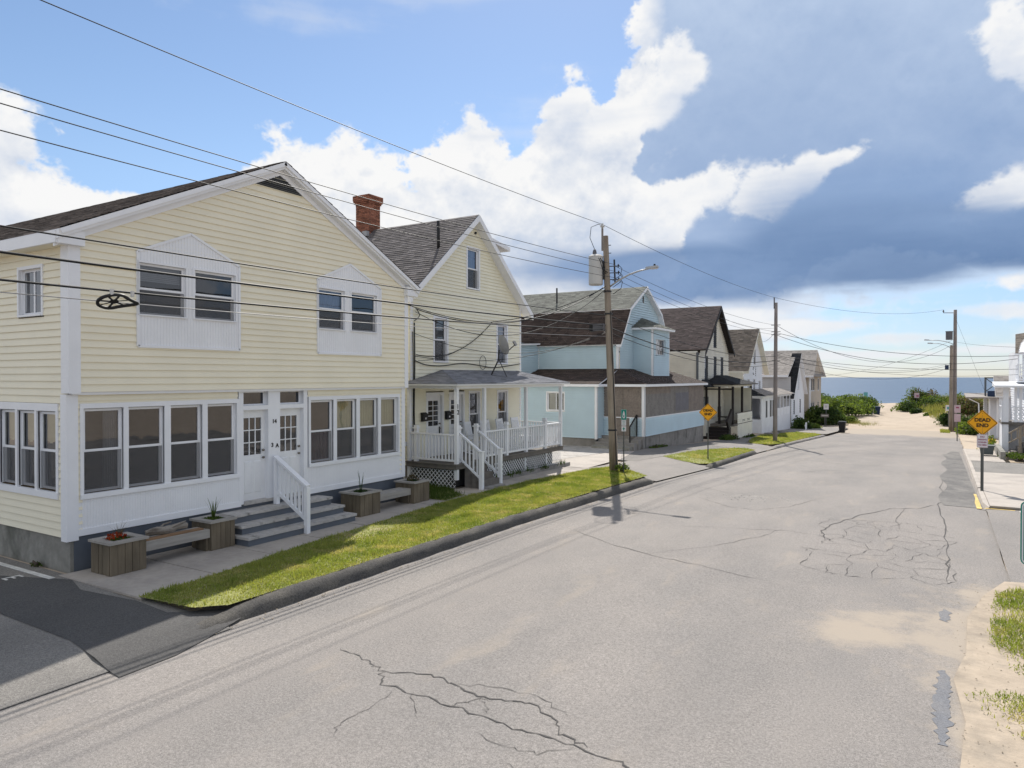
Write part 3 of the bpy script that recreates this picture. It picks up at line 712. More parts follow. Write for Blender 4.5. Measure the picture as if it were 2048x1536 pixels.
lawn('grass', L6, lambda x, y: zr(y) + .045, 2600, .06, .015, 9, 'scrappy grass tuft in the near right corner', bare=((.3, 9.3, .4), (.5, 8.8, .4), (1.0, 8.3, .4), (1.3, 9.3, .3)), soil=False)
# sandy verge on the near right
vz = lambda x, y: zr(y) + .012 + .035 * np.clip((x - .3) / .8, 0, 1)
patch('sand_verge', [(.22, 4), (.3, 6), (.12, 7.5), (.2, 8.8), (.1, 10), (.25, 11), (.3, 12.6), (.55, 14), (.9, 15.1), (2, 15.3), (6, 15.3), (6, 4)], vz, 'verge_sand')
# pavements: slabs with open joints
def slabs(name, ys, xl, xr, zf, mat, gap=.012, thick=.06, cross=None):
    base = struct(strip(name, np.linspace(ys[0], ys[-1], 24), xl, xr, lambda x, y: zf(x, y) - .03, 'dirt', 4))
    for y0, y1 in zip(ys, ys[1:]):
        a, b, c, d = [(xl(y0), y0 + gap), (xr(y0), y0 + gap), (xr(y1), y1 - gap), (xl(y1), y1 - gap)]
        j = random.uniform(-.004, .004)
        T = [(x, y, float(zf(x, y)) + j + random.uniform(-.003, .003)) for x, y in (a, b, c, d)]
        MB().hexa([(x, y, z - thick) for x, y, z in T] + T).build('slab', mat, base)
    return base
inner = lambda y: float(np.interp(y, [6.5, 7.6, 10.6, 12.6, 16.3, 21, 24.4], [-10.88, -10.93, -11.40, -11.60, -11.96, -11.93, -11.68]))
def wl(y): return -13.36 if y < 16.05 else -12.98
slabs('sidewalk', [6.50, 8.0, 9.5, 11.0, 12.5, 14.0, 15.5, 16.04], lambda y: -13.36, lambda y: inner(y) + .02, lambda x, y: gz(x, y) + .002, 'sidewalk_concrete')
slabs('sidewalk', [16.06, 17.6, 19.1, 20.6, 22.1, 23.6, 25.0], lambda y: -12.95 if y > 17.6 else -13.1, lambda y: inner(y) + .02, lambda x, y: gz(x, y) + .002, 'sidewalk_concrete')
struct(strip('driveway', np.linspace(24.2, 33.0, 16), lambda y: float(np.interp(y, [24.2, 25, 33], [-11.65, -11.9, -11.1])), lambda y: float(kx(y)) - .02, lambda x, y: np.where(x > -9.3, zr(y) + .02 + (-x + kx(y)) * .12, gz(x, y)) + .004, 'drive_asphalt', 9))
struct(strip('concrete_drive', np.linspace(25.02, 32.6, 12), lambda y: -13.6 if y < 26 else -24., lambda y: float(np.interp(y, [25, 29, 32.6], [-11.85, -12.1, -12.9])), lambda x, y: gz(x, y) + .012, 'sidewalk_concrete', 12))
struct(strip('gravel_yard', np.linspace(25.4, 34.5, 12), lambda y: -26., lambda y: float(np.interp(y, [25.4, 34.5], [-14.4, -13.4])), lambda x, y: gz(x, y) + .02, 'gravel', 14))
struct(strip('sidewalk', np.linspace(28.5, 66, 40), lambda y: float(np.interp(y, [28.5, 34, 48, 56, 66], [-13.0, -13.0, -12.5, -12.4, -11.8])), lambda y: float(np.interp(y, [28.5, 31.3, 37.5, 41, 47.5, 51, 56.5, 66], [-11.2, -11.0, -10.6, -10.0, -10.9, -11.5, -11.9, -10.9])), lambda x, y: gz(x, y) + .008, 'walk_asphalt', 6))
struct(strip('driveway', np.linspace(39.9, 45.3, 10), lambda y: -11.2, lambda y: float(kx(y)) - .02, lambda x, y: np.where(x > -9.3, zr(y) + .02 + (-x + kx(y)) * .1, gz(x, y)) + .014, 'drive_asphalt', 6))
struct(strip('driveway', np.linspace(64.5, 80, 12), lambda y: -16., lambda y: float(kx(y)) + .02, lambda x, y: gz(np.minimum(x, -9.5), y) + .014, 'drive_asphalt', 8))
# right-hand side: rough patched strip, kerb with yellow paint, concrete walk
struct(strip('road_patch', np.linspace(24.2, 50, 40), lambda y: -.05 + .12 * math.sin(y * .9) + (.25 if y > 47 else 0), lambda y: float(np.interp(y, [24.2, 26, 50], [.95, .88, .72])), lambda x, y: crown(x, y) + .008, 'patch_asphalt', 5))
rk = MB()
for y0, y1 in zip(np.arange(24., 52, 1.), np.arange(25., 53, 1.)):
    a, b = .9 if y0 > 24.5 else 1.0, .9; hk = .10 if y0 > 28 else .07
    rk.hexa([(a, y0, zr(y0) - .1), (1.08, y0, zr(y0) - .1), (1.08, y1, zr(y1) - .1), (b, y1, zr(y1) - .1), (a + .06, y0, zr(y0) + hk), (1.08, y0, zr(y0) + hk + .02), (1.08, y1, zr(y1) + hk + .02), (b + .06, y1, zr(y1) + hk)])
rko = struct(rk.build('kerb', 'sidewalk_concrete'))
patch('yellow_paint', [(.80, 23.92), (.98, 23.98), (1.0, 24.06), (1.9, 24.02), (1.9, 23.92), (1.0, 23.9)], lambda x, y: zr(y) + .035, 'paint_yellow', rko); patch('yellow_paint', [(.78, 24.0), (.90, 24.0), (.90, 25.2), (.89, 26.0), (.88, 27.7), (.80, 27.7), (.82, 26.5), (.77, 25.4)], lambda x, y: crown(x, y) + .02, 'paint_yellow', rko)
slabs('sidewalk', [24.05, 27.6, 31.2, 34.6, 35.2], lambda y: 1.09, lambda y: 4.6, lambda x, y: zr(y) + .105, 'sidewalk_concrete')
slabs('sidewalk', [41.5, 45.2, 48.6, 52.], lambda y: 1.09, lambda y: 2.5, lambda x, y: zr(y) + .105, 'sidewalk_concrete')
struct(strip('driveway', np.linspace(35.2, 41.5, 6), lambda y: 1.0, lambda y: 14., lambda x, y: zr(y) + .09, 'lot_asphalt', 6))
struct(strip('driveway', np.linspace(15.2, 24.0, 10), lambda y: 1.0, lambda y: 16., lambda x, y: zr(y) + .02 + .05 * np.clip((x - 1.2) / 2, 0, 1), 'road_asphalt', 8))
struct(strip('parking_lot', np.linspace(24.0, 35.2, 6), lambda y: 4.6, lambda y: 16., lambda x, y: zr(y) + .09, 'lot_asphalt', 6))
MB().box(1.75, 1.95, 21.5, 23.8, -.2, zr(23) + .055).build('painted_line', 'paint_line', rko)
# the seal-coat patch and other marks on the road
def ribbon(pts, w, z=.006, jit=.03, seed=0, parent=road, mat='crack', name='crack', sub=5):
    r_ = random.Random(seed); q = []
    for (a, b), (c, d) in zip(pts, pts[1:]):
        for i in range(sub):
            t = i / sub; q.append((a + (c - a) * t + r_.uniform(-jit, jit), b + (d - b) * t + r_.uniform(-jit, jit)))
    q.append(pts[-1]); mb = MB(); n = len(q)
    for i, (x, y) in enumerate(q):
        x0, y0 = q[max(0, i - 1)]; x1, y1 = q[min(n - 1, i + 1)]; l = math.hypot(x1 - x0, y1 - y0) or 1; nx_, ny_ = -(y1 - y0) / l, (x1 - x0) / l
        e = w * r_.uniform(.35, 1.25) * min(1, (n - 1 - i) / 3 + .15, i / 3 + .3) / 2
        zz = float(crown(x, y)) + z
        mb.v += [(x - nx_ * e, y - ny_ * e, zz), (x + nx_ * e, y + ny_ * e, zz)]
    mb.f += [(2 * i, 2 * i + 1, 2 * i + 3, 2 * i + 2) for i in range(n - 1)]
    return mb.build(name, mat, parent)
CR = [
 ([(-6.9, 6.85), (-6.5, 6.8), (-6.16, 6.66), (-5.98, 6.62), (-5.87, 6.57)], .02), ([(-5.87, 6.57), (-5.33, 6.82), (-4.93, 6.74), (-4.47, 6.63), (-4.1, 6.72), (-3.9, 6.77), (-3.5, 6.6), (-3.31, 6.36), (-2.95, 6.25)], .028),
 ([(-5.87, 6.57), (-5.65, 6.3), (-5.2, 6.3), (-4.6, 6.28), (-4.0, 6.2), (-3.5, 6.2), (-3.0, 6.2), (-2.6, 6.18), (-2.3, 6.0), (-1.9, 5.9)], .03),
 ([(-4.95, 6.72), (-4.4, 6.95), (-3.8, 6.95), (-3.4, 6.7)], .012), ([(-4.6, 6.28), (-4.5, 6.5), (-4.3, 6.62)], .014), ([(-4.2, 6.25), (-4.25, 6.45), (-4.47, 6.63)], .012),
 ([(-5.2, 6.3), (-4.9, 6.0), (-4.75, 5.85)], .01), ([(-5.4, 6.25), (-5.3, 5.8), (-5.4, 5.4), (-5.2, 5.1)], .012), ([(-4.0, 5.9), (-3.6, 5.85), (-3.3, 5.9), (-3.0, 6.2)], .01), ([(-3.5, 5.6), (-3.1, 5.5), (-2.9, 5.6), (-2.3, 5.35)], .012), ([(-3.1, 5.5), (-3.2, 5.2)], .01), ([(-2.9, 5.6), (-2.6, 5.5), (-2.2, 5.3), (-1.8, 5.35)], .018),
 ([(-7.6, 15.2), (-6.2, 14.2), (-5.0, 13.7), (-3.8, 13.4), (-2.6, 13.0)], .02), ([(-5.2, 13.75), (-4.2, 15.2), (-3.6, 16.6), (-3.3, 18)], .014),
 ([(-6.4, 21.5), (-5.2, 20.3), (-4.4, 20.2), (-3.8, 21.2), (-3.2, 23.5)], .02), ([(-7.6, 24.2), (-6.0, 23.0), (-5.2, 22.9)], .016),
 ([(-5.0, 31), (-4.4, 32.5), (-3.2, 33)], .03), ([(-6, 37), (-3.5, 36), (-1, 36.5)], .03), ([(-8, 44), (-4, 42), (-.5, 42.5)], .04), ([(-7.5, 57), (-2, 55), (.5, 55.5)], .06), ([(-6.5, 66), (-2, 64), (.6, 65)], .06),
 ([(-.05, 34), (-.12, 29), (-.02, 26), (-.15, 24.2), (-.02, 21), (.03, 18.5), (.06, 16.2), (.05, 14.6)], .035), ([(-.15, 24.2), (-.7, 23.0), (-1.3, 22.6), (-1.9, 21.0), (-2.35, 19.2), (-2.5, 18.2), (-2.3, 17.4), (-2.1, 17.0)], .035), ([(-1.0, 22.7), (-1.05, 20.8), (-.9, 19.3)], .02),
 ([(-5.6, 16.8), (-4.4, 17.3), (-3.2, 17.7), (-2.4, 17.6)], .016),
]
for i, (p, w) in enumerate(CR): ribbon(p, w * .8, seed=i, jit=.04)
# crazed area: a net of fine cracks
rc = random.Random(5); node = {}
for i in range(6):
    for j in range(11): node[i, j] = (-2.45 + i * .5 + rc.uniform(-.2, .2), 14.4 + j * .58 + rc.uniform(-.24, .24))
for (i, j), p in node.items():
    for q in ((i + 1, j), (i, j + 1)):
        if q in node and rc.random() < .82: ribbon([p, node[q]], rc.choice((.014, .02, .026)), seed=i * 31 + j, jit=.05, sub=4)
def ragged(x0, x1, y0, y1, seed, j=.035):
    r_ = random.Random(seed); n = int((y1 - y0) / .07); L = []; Rr = []
    for i in range(n + 1):
        y = y0 + (y1 - y0) * i / n; f = min(1, 4 * i / n, 4 * (n - i) / n + .1)
        L.append((x0 + (1 - f) * .06 + r_.uniform(-j, j), y)); Rr.append((x1 - (1 - f) * .05 + r_.uniform(-j, j), y))
    return L + Rr[::-1]
for q in ((-.09, .07, 8.15, 10.25, 1), (-.07, .08, 12.3, 12.95, 2)): patch('seal_patch', ragged(*q), lambda x, y: crown(x, y) + .004, 'seal_patch', road)
def pebbles(name, n, fx, size, mat, seed, label, cat):
    r = np.random.default_rng(seed); P = fx(r, n); k = np.array([(1, 0, 0), (0, 1, 0), (-1, 0, 0), (0, -1, 0), (0, 0, .8)])
    s = size * r.uniform(.4, 1.6, (n, 1, 1)); v = (P[:, None, :] + k[None] * s * r.uniform(.7, 1.3, (n, 5, 1))).reshape(-1, 3)
    f = (np.arange(n)[:, None, None] * 5 + np.array([(0, 1, 4), (1, 2, 4), (2, 3, 4), (3, 0, 4)])[None]).reshape(-1, 3)
    o = mesh_np(name, v, f, mat, kind='stuff'); o['label'] = label; o['category'] = cat; return o
def f_pot(r, n):
    x = r.normal(-5.1, .45, n); y = r.normal(22.3, .35, n); return np.column_stack([x, y, crown(x, y)])
pebbles('loose_stones', 110, f_pot, .03, 'grey_concrete', 2, 'loose stones scattered over a worn spot in the road', 'gravel')
def f_ver(r, n):
    x = .1 + np.abs(r.normal(0, .6, n)); y = r.uniform(6, 15, n); return np.column_stack([x, y, zr(y) + .03])
pebbles('sand_debris', 240, f_ver, .009, 'dirt', 3, 'small stones and twigs littering the sandy verge', 'gravel')
def f_kb(r, n):
    y = r.uniform(6, 24, n); x = kx(y) + .05 + np.abs(r.normal(0, .12, n)); return np.column_stack([x, y, zr(y) - .005])
pebbles('kerb_grit', 300, f_kb, .012, 'dirt', 4, 'grit gathered along the foot of the near kerb', 'gravel')
# ------------------------------------------------------------------ cream house at the near left
H = thing('gable_house', 'large cream clapboard house with white panelled window bays and number 14', 'house', (-13.4, 6.72, 0))
F = FX(-13.4); FU = FX(-13.3); FS = FY(6.72)
PK, ZP, SLP = 11.35, 8.50, .489
# foundation
MB().box(-13.52, -13.42, 6.80, 15.92, -.3, .63).build('foundation', 'slate_paint', H, label='slate blue painted base')
MB().box(-30, -13.43, 6.74, 6.80, -.3, .60).build('foundation', 'old_concrete', H, label='bare concrete base of the side wall')
fo = [(a, b) for a, b in ((6.99, 7.66), (7.81, 8.49), (8.68, 9.34), (9.52, 10.18))]
fo2 = [(12.40, 13.10), (13.27, 13.93), (14.11, 14.77), (14.94, 15.61)]
# lower front wall: clapboards only show in strips round the windows
siding(H, F, .70, 3.20, .135, const(6.86, 15.82), [(6.93, 10.33, 0, 3.02), (10.26, 12.28, 0, 3.3), (12.28, 15.72, 0, 3.02)], 'cream_siding', .0)
for (a0, a1) in ((6.86, 10.33), (12.24, 15.80)):
    mb = MB(); n = int((a1 - a0) / .052); w = (a1 - a0) / n          # tongue-and-groove boarding
    for i in range(n):
        b0, b1 = a0 + i * w, a0 + (i + 1) * w; g = .006
        mb.poly([F.p(b0 + g, .74, .02), F.p(b1 - g, .74, .02), F.p(b1 - g, 1.28, .02), F.p(b0 + g, 1.28, .02)])
        mb.poly([F.p(b0, .74, .015), F.p(b0 + g, .74, .02), F.p(b0 + g, 1.28, .02), F.p(b0, 1.28, .015)])
        mb.poly([F.p(b1 - g, .74, .02), F.p(b1, .74, .015), F.p(b1, 1.28, .015), F.p(b1 - g, 1.28, .02)])
    mb.build('beadboard_panel', 'white_trim', H, kind='stuff')
    MB().fb(F, a0, a1, .62, .74, -.02, .035).build('base_trim', 'white_trim', H)
cur = [('curtain_grey', 'right'), None, None, None]; cur2 = [('curtain_red', 'lower'), ('curtain_reflection_cream', 'top'), ('curtain_reflection_cream', 'top'), ('curtain_reflection_cream', 'top')]
for (grp, cs) in ((fo, cur), (fo2, cur2)):
    a0, a1 = grp[0][0] - .10, grp[-1][1] + .10
    t = MB(); t.fb(F, a0, a1, 2.93, 3.02, -.02, .045); t.fb(F, a0, a1, 1.28, 1.37, -.02, .06); t.fb(F, a0, a0 + .06, 1.37, 2.93, -.02, .044); t.fb(F, a1 - .06, a1, 1.37, 2.93, -.02, .044)
    for (p, q) in zip(grp, grp[1:]): t.fb(F, p[1] + .03, q[0] - .03, 1.37, 2.93, -.02, .043)
    t.build('window_surround', 'white_trim', H)
    for (a, b), c in zip(grp, cs): window(H, F, a - .03, b + .03, 1.38, 2.92, 0, 0, curtain_or_reflection=c, frame=False, deep=1.6)
# doors with transoms
def glazed_door(parent, F, a0, a1, z0, z1, out=-.10, lites=(3, 3), glassy=None, knob_side=1, storm=False, name='door'):
    w = a1 - a0; d = MB(); g0, g1, gz0, gz1 = a0 + w * .14, a1 - w * .14, z0 + (z1 - z0) * .50, z1 - (z1 - z0) * .09
    d.fb(F, a0, g0, z0, z1, out - .04, out); d.fb(F, g1, a1, z0, z1, out - .04, out); d.fb(F, g0, g1, gz1, z1, out - .04, out - .0005); d.fb(F, g0, g1, z0, gz0, out - .04, out - .0005)
    o = d.build(name, 'white_paint', parent)
    nx, nz = lites
    m = MB()
    for i in range(1, nx): x = g0 + (g1 - g0) * i / nx; m.fb(F, x - .011, x + .011, gz0, gz1, out - .03, out - .004)
    for i in range(1, nz): z = gz0 + (gz1 - gz0) * i / nz; m.fb(F, g0, g1, z - .011, z + .011, out - .03, out - .0045)
    m.build('muntins', 'white_paint', o)
    for i in range(nx):
        for k in range(nz):
            x0, x1 = g0 + (g1 - g0) * i / nx + .008, g0 + (g1 - g0) * (i + 1) / nx - .008; y0, y1 = gz0 + (gz1 - gz0) * k / nz + .008, gz0 + (gz1 - gz0) * (k + 1) / nz - .008
            MB().poly([F.p(x0, y0, out - .02), F.p(x1, y0, out - .02), F.p(x1, y1, out - .02), F.p(x0, y1, out - .02)]).build('pane', 'glass', o)
    for s in (0, 1):                                    # raised lower panels
        p0 = a0 + w * (.16 + .38 * s); p1 = p0 + w * .30; y0, y1 = z0 + .16, gz0 - .14
        q = MB(); q.prism([F.p(p0, y0, out), F.p(p1, y0, out), F.p(p1, y1, out), F.p(p0, y1, out)], [F.p(p0 + .02, y0 + .02, out + .012), F.p(p1 - .02, y0 + .02, out + .012), F.p(p1 - .02, y1 - .02, out + .012), F.p(p0 + .02, y1 - .02, out + .012)])
        q.build('raised_panel', 'white_paint', o)
    kx_ = (a1 - .07) if knob_side > 0 else (a0 + .07)
    for zz in (z0 + .95, z0 + 1.12):
        k = MB(); k.tube([F.p(kx_, zz, out), F.p(kx_, zz, out + .03), F.p(kx_, zz, out + .035), F.p(kx_, zz, out + .06)], [.014, .014, .03, .026], 8); k.build('knob', 'brass', o, smooth=True)
    r = MB(); r.poly([F.p(a0, z0, out - 1.2), F.p(a1, z0, out - 1.2), F.p(a1, z1, out - 1.2), F.p(a0, z1, out - 1.2)])
    r.poly([F.p(g0, gz0, out - .05), F.p(g0, gz1, out - .05), F.p(a0, z1, out - 1.2), F.p(a0, z0, out - 1.2)]); r.poly([F.p(g1, gz0, out - .05), F.p(g1, gz1, out - .05), F.p(a1, z1, out - 1.2), F.p(a1, z0, out - 1.2)])
    r.poly([F.p(g0, gz0, out - .05), F.p(g1, gz0, out - .05), F.p(a1, z0, out - 1.2), F.p(a0, z0, out - 1.2)]); r.poly([F.p(g0, gz1, out - .05), F.p(g1, gz1, out - .05), F.p(a1, z1, out - 1.2), F.p(a0, z1, out - 1.2)])
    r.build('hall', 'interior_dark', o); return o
D1, D2 = (10.40, 11.08), (11.42, 12.14)
fr = MB()
fr.fb(F, 10.28, D1[0], .66, 3.22, -.14, .03); fr.fb(F, D1[1], D2[0], .66, 3.22, -.16, .031); fr.fb(F, D2[1], 12.26, .66, 3.22, -.14, .03)
for (a, b) in (D1, D2): fr.fb(F, a, b, 2.76, 2.86, -.14, .028); fr.fb(F, a, b, 3.18, 3.22, -.14, .028)
fr.build('door_surround', 'white_trim', H)
glazed_door(H, F, *D1, .70, 2.76); o = glazed_door(H, F, *D2, .70, 2.76)
for (a, b) in (D1, D2): window(H, F, a + .002, b - .002, 2.862, 3.178, -.04, 0, kind='fixed', frame=False, sw=.03)
MB().fb(F, 10.40, 12.14, .63, .70, -.14, .05).build('sill', 'tread_concrete', H)
for ch, a, z in (('14', 11.25, 2.47), ('3', 11.19, 1.92), ('A', 11.33, 1.90)): text(H, ch, .13, F.p(a, z, .036), (0, 1, 0), (1, 0, 0), 'black_iron', 'house_number', .008, bold=.004)
# steps with slate risers and rough-faced concrete treads
for i, (xf, z, y0, y1) in enumerate(((-12.22, .185, 9.62, 12.78), (-12.55, .37, 9.72, 12.72), (-12.88, .555, 9.78, 12.62))):
    MB().box(-13.41, xf - .04, y0 + .03, y1 - .03, z - .185 if i else -.05, z - .055).build('riser', 'slate_paint', H)
    mb = MB(); n = 14; r_ = random.Random(i)
    fx = [xf + r_.uniform(-.012, .012) for _ in range(n + 1)]
    for k in range(n):
        ya, yb = y0 + (y1 - y0) * k / n, y0 + (y1 - y0) * (k + 1) / n
        mb.hexa([(-13.41, ya, z - .055), (fx[k] - .01, ya, z - .055), (fx[k + 1] - .01, yb, z - .055), (-13.41, yb, z - .055), (-13.41, ya, z), (fx[k] - .012, ya, z), (fx[k + 1] - .012, yb, z), (-13.41, yb, z)])
    mb.build('tread', 'tread_concrete', H)
rl = MB(); p0, p1 = V((-13.30, 11.22, 1.66)), V((-12.17, 11.17, 1.06))
rl.bar(p0, p1, .13, .045); rl.bar(p0 - V((0, 0, .055)), p1 - V((0, 0, .055)), .05, .07)
hr = rl.build('handrail', 'white_trim', H)
MB().bar((-12.20, 11.17, 0), (-12.20, 11.17, 1.03), .10).build('post', 'white_trim', hr); MB().bar((-13.26, 11.22, .56), (-13.26, 11.22, 1.6), .10).build('post', 'white_trim', hr)
MB().bar((-13.26, 11.22, .86), (-12.22, 11.17, .30), .045, .08).build('bottom_rail', 'white_trim', hr)
for i in range(7):
    t = (i + .8) / 7.6; x = -13.26 + 1.04 * t; y = 11.22 - .05 * t; zb = .86 - .56 * t; MB().bar((x, y, zb), (x, y, zb + .74), .045, .045).build('baluster', 'white_trim', hr)
# overhanging upper wall
MB().fb(F, 6.74, 15.94, 3.18, 3.235, -.05, .095).build('jetty_trim', 'white_trim', H)
ups = [(7.92, 10.22, 4.10, 5.93, 9.06, 6.44), (12.51, 14.80, 4.10, 5.93, 13.64, 6.44)]
lim = gable(6.86, 15.82, PK, ZP - .24, SLP)
def lim_up(z): return lim(z)
siding(H, FU, 3.235, ZP - .25, .134, lim, [(7.92, 10.22, 4.10, 5.93), (12.51, 14.80, 4.10, 5.93)], 'cream_siding', .0)
WU = [((7.94, 8.93), (9.13, 10.12)), ((12.52, 13.43), (13.67, 14.64))]
for (a0, a1, z0, z1, pk, zp), ws, cs in zip(ups, WU, ((('curtain_grey', 'blind'), None), (('curtain_sheen_blue', 'top'), None))):
    zs, zt = 4.72, 5.72
    bands = [(z0, zs, [(a0, a1)]), (zs, zt, [(a0, ws[0][0]), (ws[0][1], ws[1][0]), (ws[1][1], a1)])]
    mb = MB(); g = .005
    def boards(b0, b1, zlo, zhi_f):
        n = max(1, round((b1 - b0) / .066)); w = (b1 - b0) / n
        for i in range(n):
            x0, x1 = b0 + i * w, b0 + (i + 1) * w; h0, h1 = zhi_f(x0), zhi_f(x1)
            mb.poly([FU.p(x0 + g, zlo, .03), FU.p(x1 - g, zlo, .03), FU.p(x1 - g, h1, .03), FU.p(x0 + g, h0, .03)])
            mb.poly([FU.p(x0, zlo, .023), FU.p(x0 + g, zlo, .03), FU.p(x0 + g, h0, .03), FU.p(x0, h0, .023)]); mb.poly([FU.p(x1 - g, zlo, .03), FU.p(x1, zlo, .023), FU.p(x1, h1, .023), FU.p(x1 - g, h1, .03)])
    for zl, zu, segs in bands:
        for s0, s1 in segs:
            if s1 - s0 > .03: boards(s0, s1, zl, lambda x: zu)
    top = lambda x: z1 + (zp - z1) * (1 - abs(x - pk) / ((a1 - a0) / 2))
    boards(a0, a1, zt, top)
    pn = mb.build('panelled_bay', 'white_trim', H)
    b = MB()
    for p, q in (((a0, z0), (a1, z0)), ((a0, z0), (a0, z1)), ((a1, z0), (a1, z1)), ((a0, z1), (pk, zp)), ((a1, z1), (pk, zp))): b.bar(FU.p(*p, .025), FU.p(*q, .025), .05, .05, up=(1, 0, 0))
    b.build('bay_trim', 'white_trim', pn)
    for (w0, w1), c in zip(ws, cs): window(H, FU, w0, w1, zs, zt, .03, .04, curtain_or_reflection=c, proud=.02, deep=1.4)
# triangular louvred vent under the peak
vt = MB(); a, b, zb, zt = 10.62, 12.08, 7.86, 8.22
vt.prism([FU.p(a, zb, .02), FU.p(b, zb, .02), FU.p(PK, zt + .02, .02)], [FU.p(a, zb, .028), FU.p(b, zb, .028), FU.p(PK, zt + .02, .028)])
ve = vt.build('gable_vent', 'dark_metal', H)
for i in range(7):
    z = zb + .02 + i * .042; hw = (zt - z) / (zt - zb) * .64
    if hw > .03: MB().hexa([FU.p(PK - hw, z, .03), FU.p(PK + hw, z, .03), FU.p(PK + hw, z, .06), FU.p(PK - hw, z, .06), FU.p(PK - hw, z + .022, .03), FU.p(PK + hw, z + .022, .03), FU.p(PK + hw, z + .006, .062), FU.p(PK - hw, z + .006, .062)]).build('slat', 'grey_paint', ve)
# corner boards, rakes, roof
cb = MB(); cb.fb(FU, 6.70, 6.86, 3.20, 5.95, -.06, .03); cb.build('corner_board', 'white_trim', H)
cb = MB(); cb.fb(F, 6.69, 6.86, .55, 3.19, -.10, .03); cb.build('corner_board', 'white_trim', H)
cb = MB(); cb.fb(FU, 15.82, 15.98, 3.20, 5.95, -.06, .03); cb.build('corner_board', 'white_trim', H)
cb = MB(); cb.fb(F, 15.80, 15.95, .62, 3.19, -.10, .03); cb.build('corner_board', 'white_trim', H)
MB().box(-13.54, -13.272, 6.655, 6.70, 3.21, 5.95).build('corner_board', 'white_trim', H); MB().box(-13.56, -13.372, 6.650, 6.69, .55, 3.19).build('corner_board', 'white_trim', H)
E0, E1 = 6.42, 16.28; ze = lambda y: ZP - SLP * abs(y - PK)
rk_ = MB()
for (y0, y1) in ((E0, PK), (PK, E1)):
    for (dz0, dz1, o0, o1) in ((-.30, -.05, .0, .05), (-.17, -.02, .05, .20)):
        rk_.hexa([FU.p(y0, ze(y0) + dz0, o0), FU.p(y1, ze(y1) + dz0, o0), FU.p(y1, ze(y1) + dz0, o1), FU.p(y0, ze(y0) + dz0, o1), FU.p(y0, ze(y0) + dz1, o0), FU.p(y1, ze(y1) + dz1, o0), FU.p(y1, ze(y1) + dz1, o1), FU.p(y0, ze(y0) + dz1, o1)])
rk_.fb(FU, E0 + .02, 6.88, 5.84, 6.10, .0, .16); rk_.fb(FU, 15.80, E1 - .02, 5.84, 6.10, .0, .16)
rk_.build('rake_board', 'white_trim', H)
XB = -30.
slope(H, (-13.06, E0, ze(E0)), (XB, E0, ze(E0)), (XB, PK, ZP), (-13.06, PK, ZP), 'shingle_mixed', .15)
slope(H, (-13.06, E1, ze(E1)), (XB, E1, ze(E1)), (XB, PK, ZP), (-13.06, PK, ZP), 'shingle_mixed', .2)
MB().box(XB, -13.2, E0 - .02, E0 + .02, ze(E0) - .24, ze(E0) - .03).build('fascia', 'white_trim', H)
MB().box(XB, -13.32, E0 + .02, 6.72, ze(E0) - .24, ze(E0) - .225).build('soffit', 'cream_siding', H)
# side wall
ow = [(-13.82 - 0, 0)]
siding(H, FS, .60, 5.86, .135, const(-30, -13.40), [(-16.9, -13.72, 1.30, 3.02), (-15.20, -14.24, 4.62, 5.60)], 'cream_siding', 0)
MB().fb(FS, -16.9, -13.72, 2.88, 3.02, -.02, .04).fb(FS, -16.9, -13.72, 1.28, 1.40, -.02, .05).fb(FS, -13.80, -13.72, 1.40, 2.88, -.02, .038).build('window_surround', 'white_trim', H)
x = -13.83
for i in range(4): 
    window(H, FS, x - .66, x, 1.42, 2.86, 0, 0, frame=False, curtain_or_reflection=('curtain_reflection_cream', 'reflection') , deep=1.2); MB().fb(FS, x - .74, x - .66, 1.40, 2.88, -.02, .036).build('mullion', 'white_trim', H); x -= .74  # cream sheets stand in for a neighbouring house reflected in the glass
window(H, FS, -15.14, -14.30, 4.68, 5.54, 0, .06, kind='slider', curtain_or_reflection=('curtain_white', 'right'))
MB().box(XB, XB + .1, 6.72, 15.95, 0, 6).build('rear_wall', 'cream_siding', H); MB().box(XB, -13.45, 15.92, 15.95, 0, 5.9).build('side_wall', 'cream_siding', H)
# meter wires clipped to the far corner
# planters and benches in front
def planter(x0, x1, y0, y1, h, label, seed):
    t = thing('planter_box', label, 'planter', ((x0 + x1) / 2, (y0 + y1) / 2, 0), 'wooden planter boxes in front of the cream house')
    r_ = random.Random(seed)
    def plank_row(a0, a1, n, f):
        for i in range(n):
            p, q = a0 + (a1 - a0) * i / n + .004, a0 + (a1 - a0) * (i + 1) / n - .004; f(p, q, h - .03 - r_.uniform(0, .006), r_.uniform(-.004, .004))
    plank_row(y0, y1, 5, lambda p, q, z, j: MB().box(x1 - .03 + j, x1 + j, p, q, .005, z).build('plank', 'weathered_wood', t))
    plank_row(x0 + .03, x1 - .035, 5, lambda p, q, z, j: MB().box(p, q, y0 + j, y0 + .03 + j, .005, z).build('plank', 'weathered_wood', t))
    plank_row(x0 + .03, x1 - .035, 4, lambda p, q, z, j: MB().box(p, q, y1 - .03, y1, .005, z).build('plank', 'weathered_wood', t))
    MB().box(x0, x0 + .03, y0 + .01, y1 - .01, .005, h - .04).build('back_board', 'weathered_wood', t)
    c = MB(); w = .12; z0, z1 = h - .03, h + .012
    c.box(x0 - .03, x1 + .03, y0 - .03, y0 + w, z0, z1); c.box(x0 - .03, x1 + .03, y1 - w, y1 + .03, z0, z1); c.box(x0 - .03, x0 + w, y0 + w, y1 - w, z0, z1 - .001); c.box(x1 - w, x1 + .03, y0 + w, y1 - w, z0, z1 - .001)
    c.build('cap', 'weathered_wood_pale', t)
    MB().box(x0 + .05, x1 - .05, y0 + .05, y1 - .05, h - .2, h - .035).build('soil', 'soil', t)
    return t
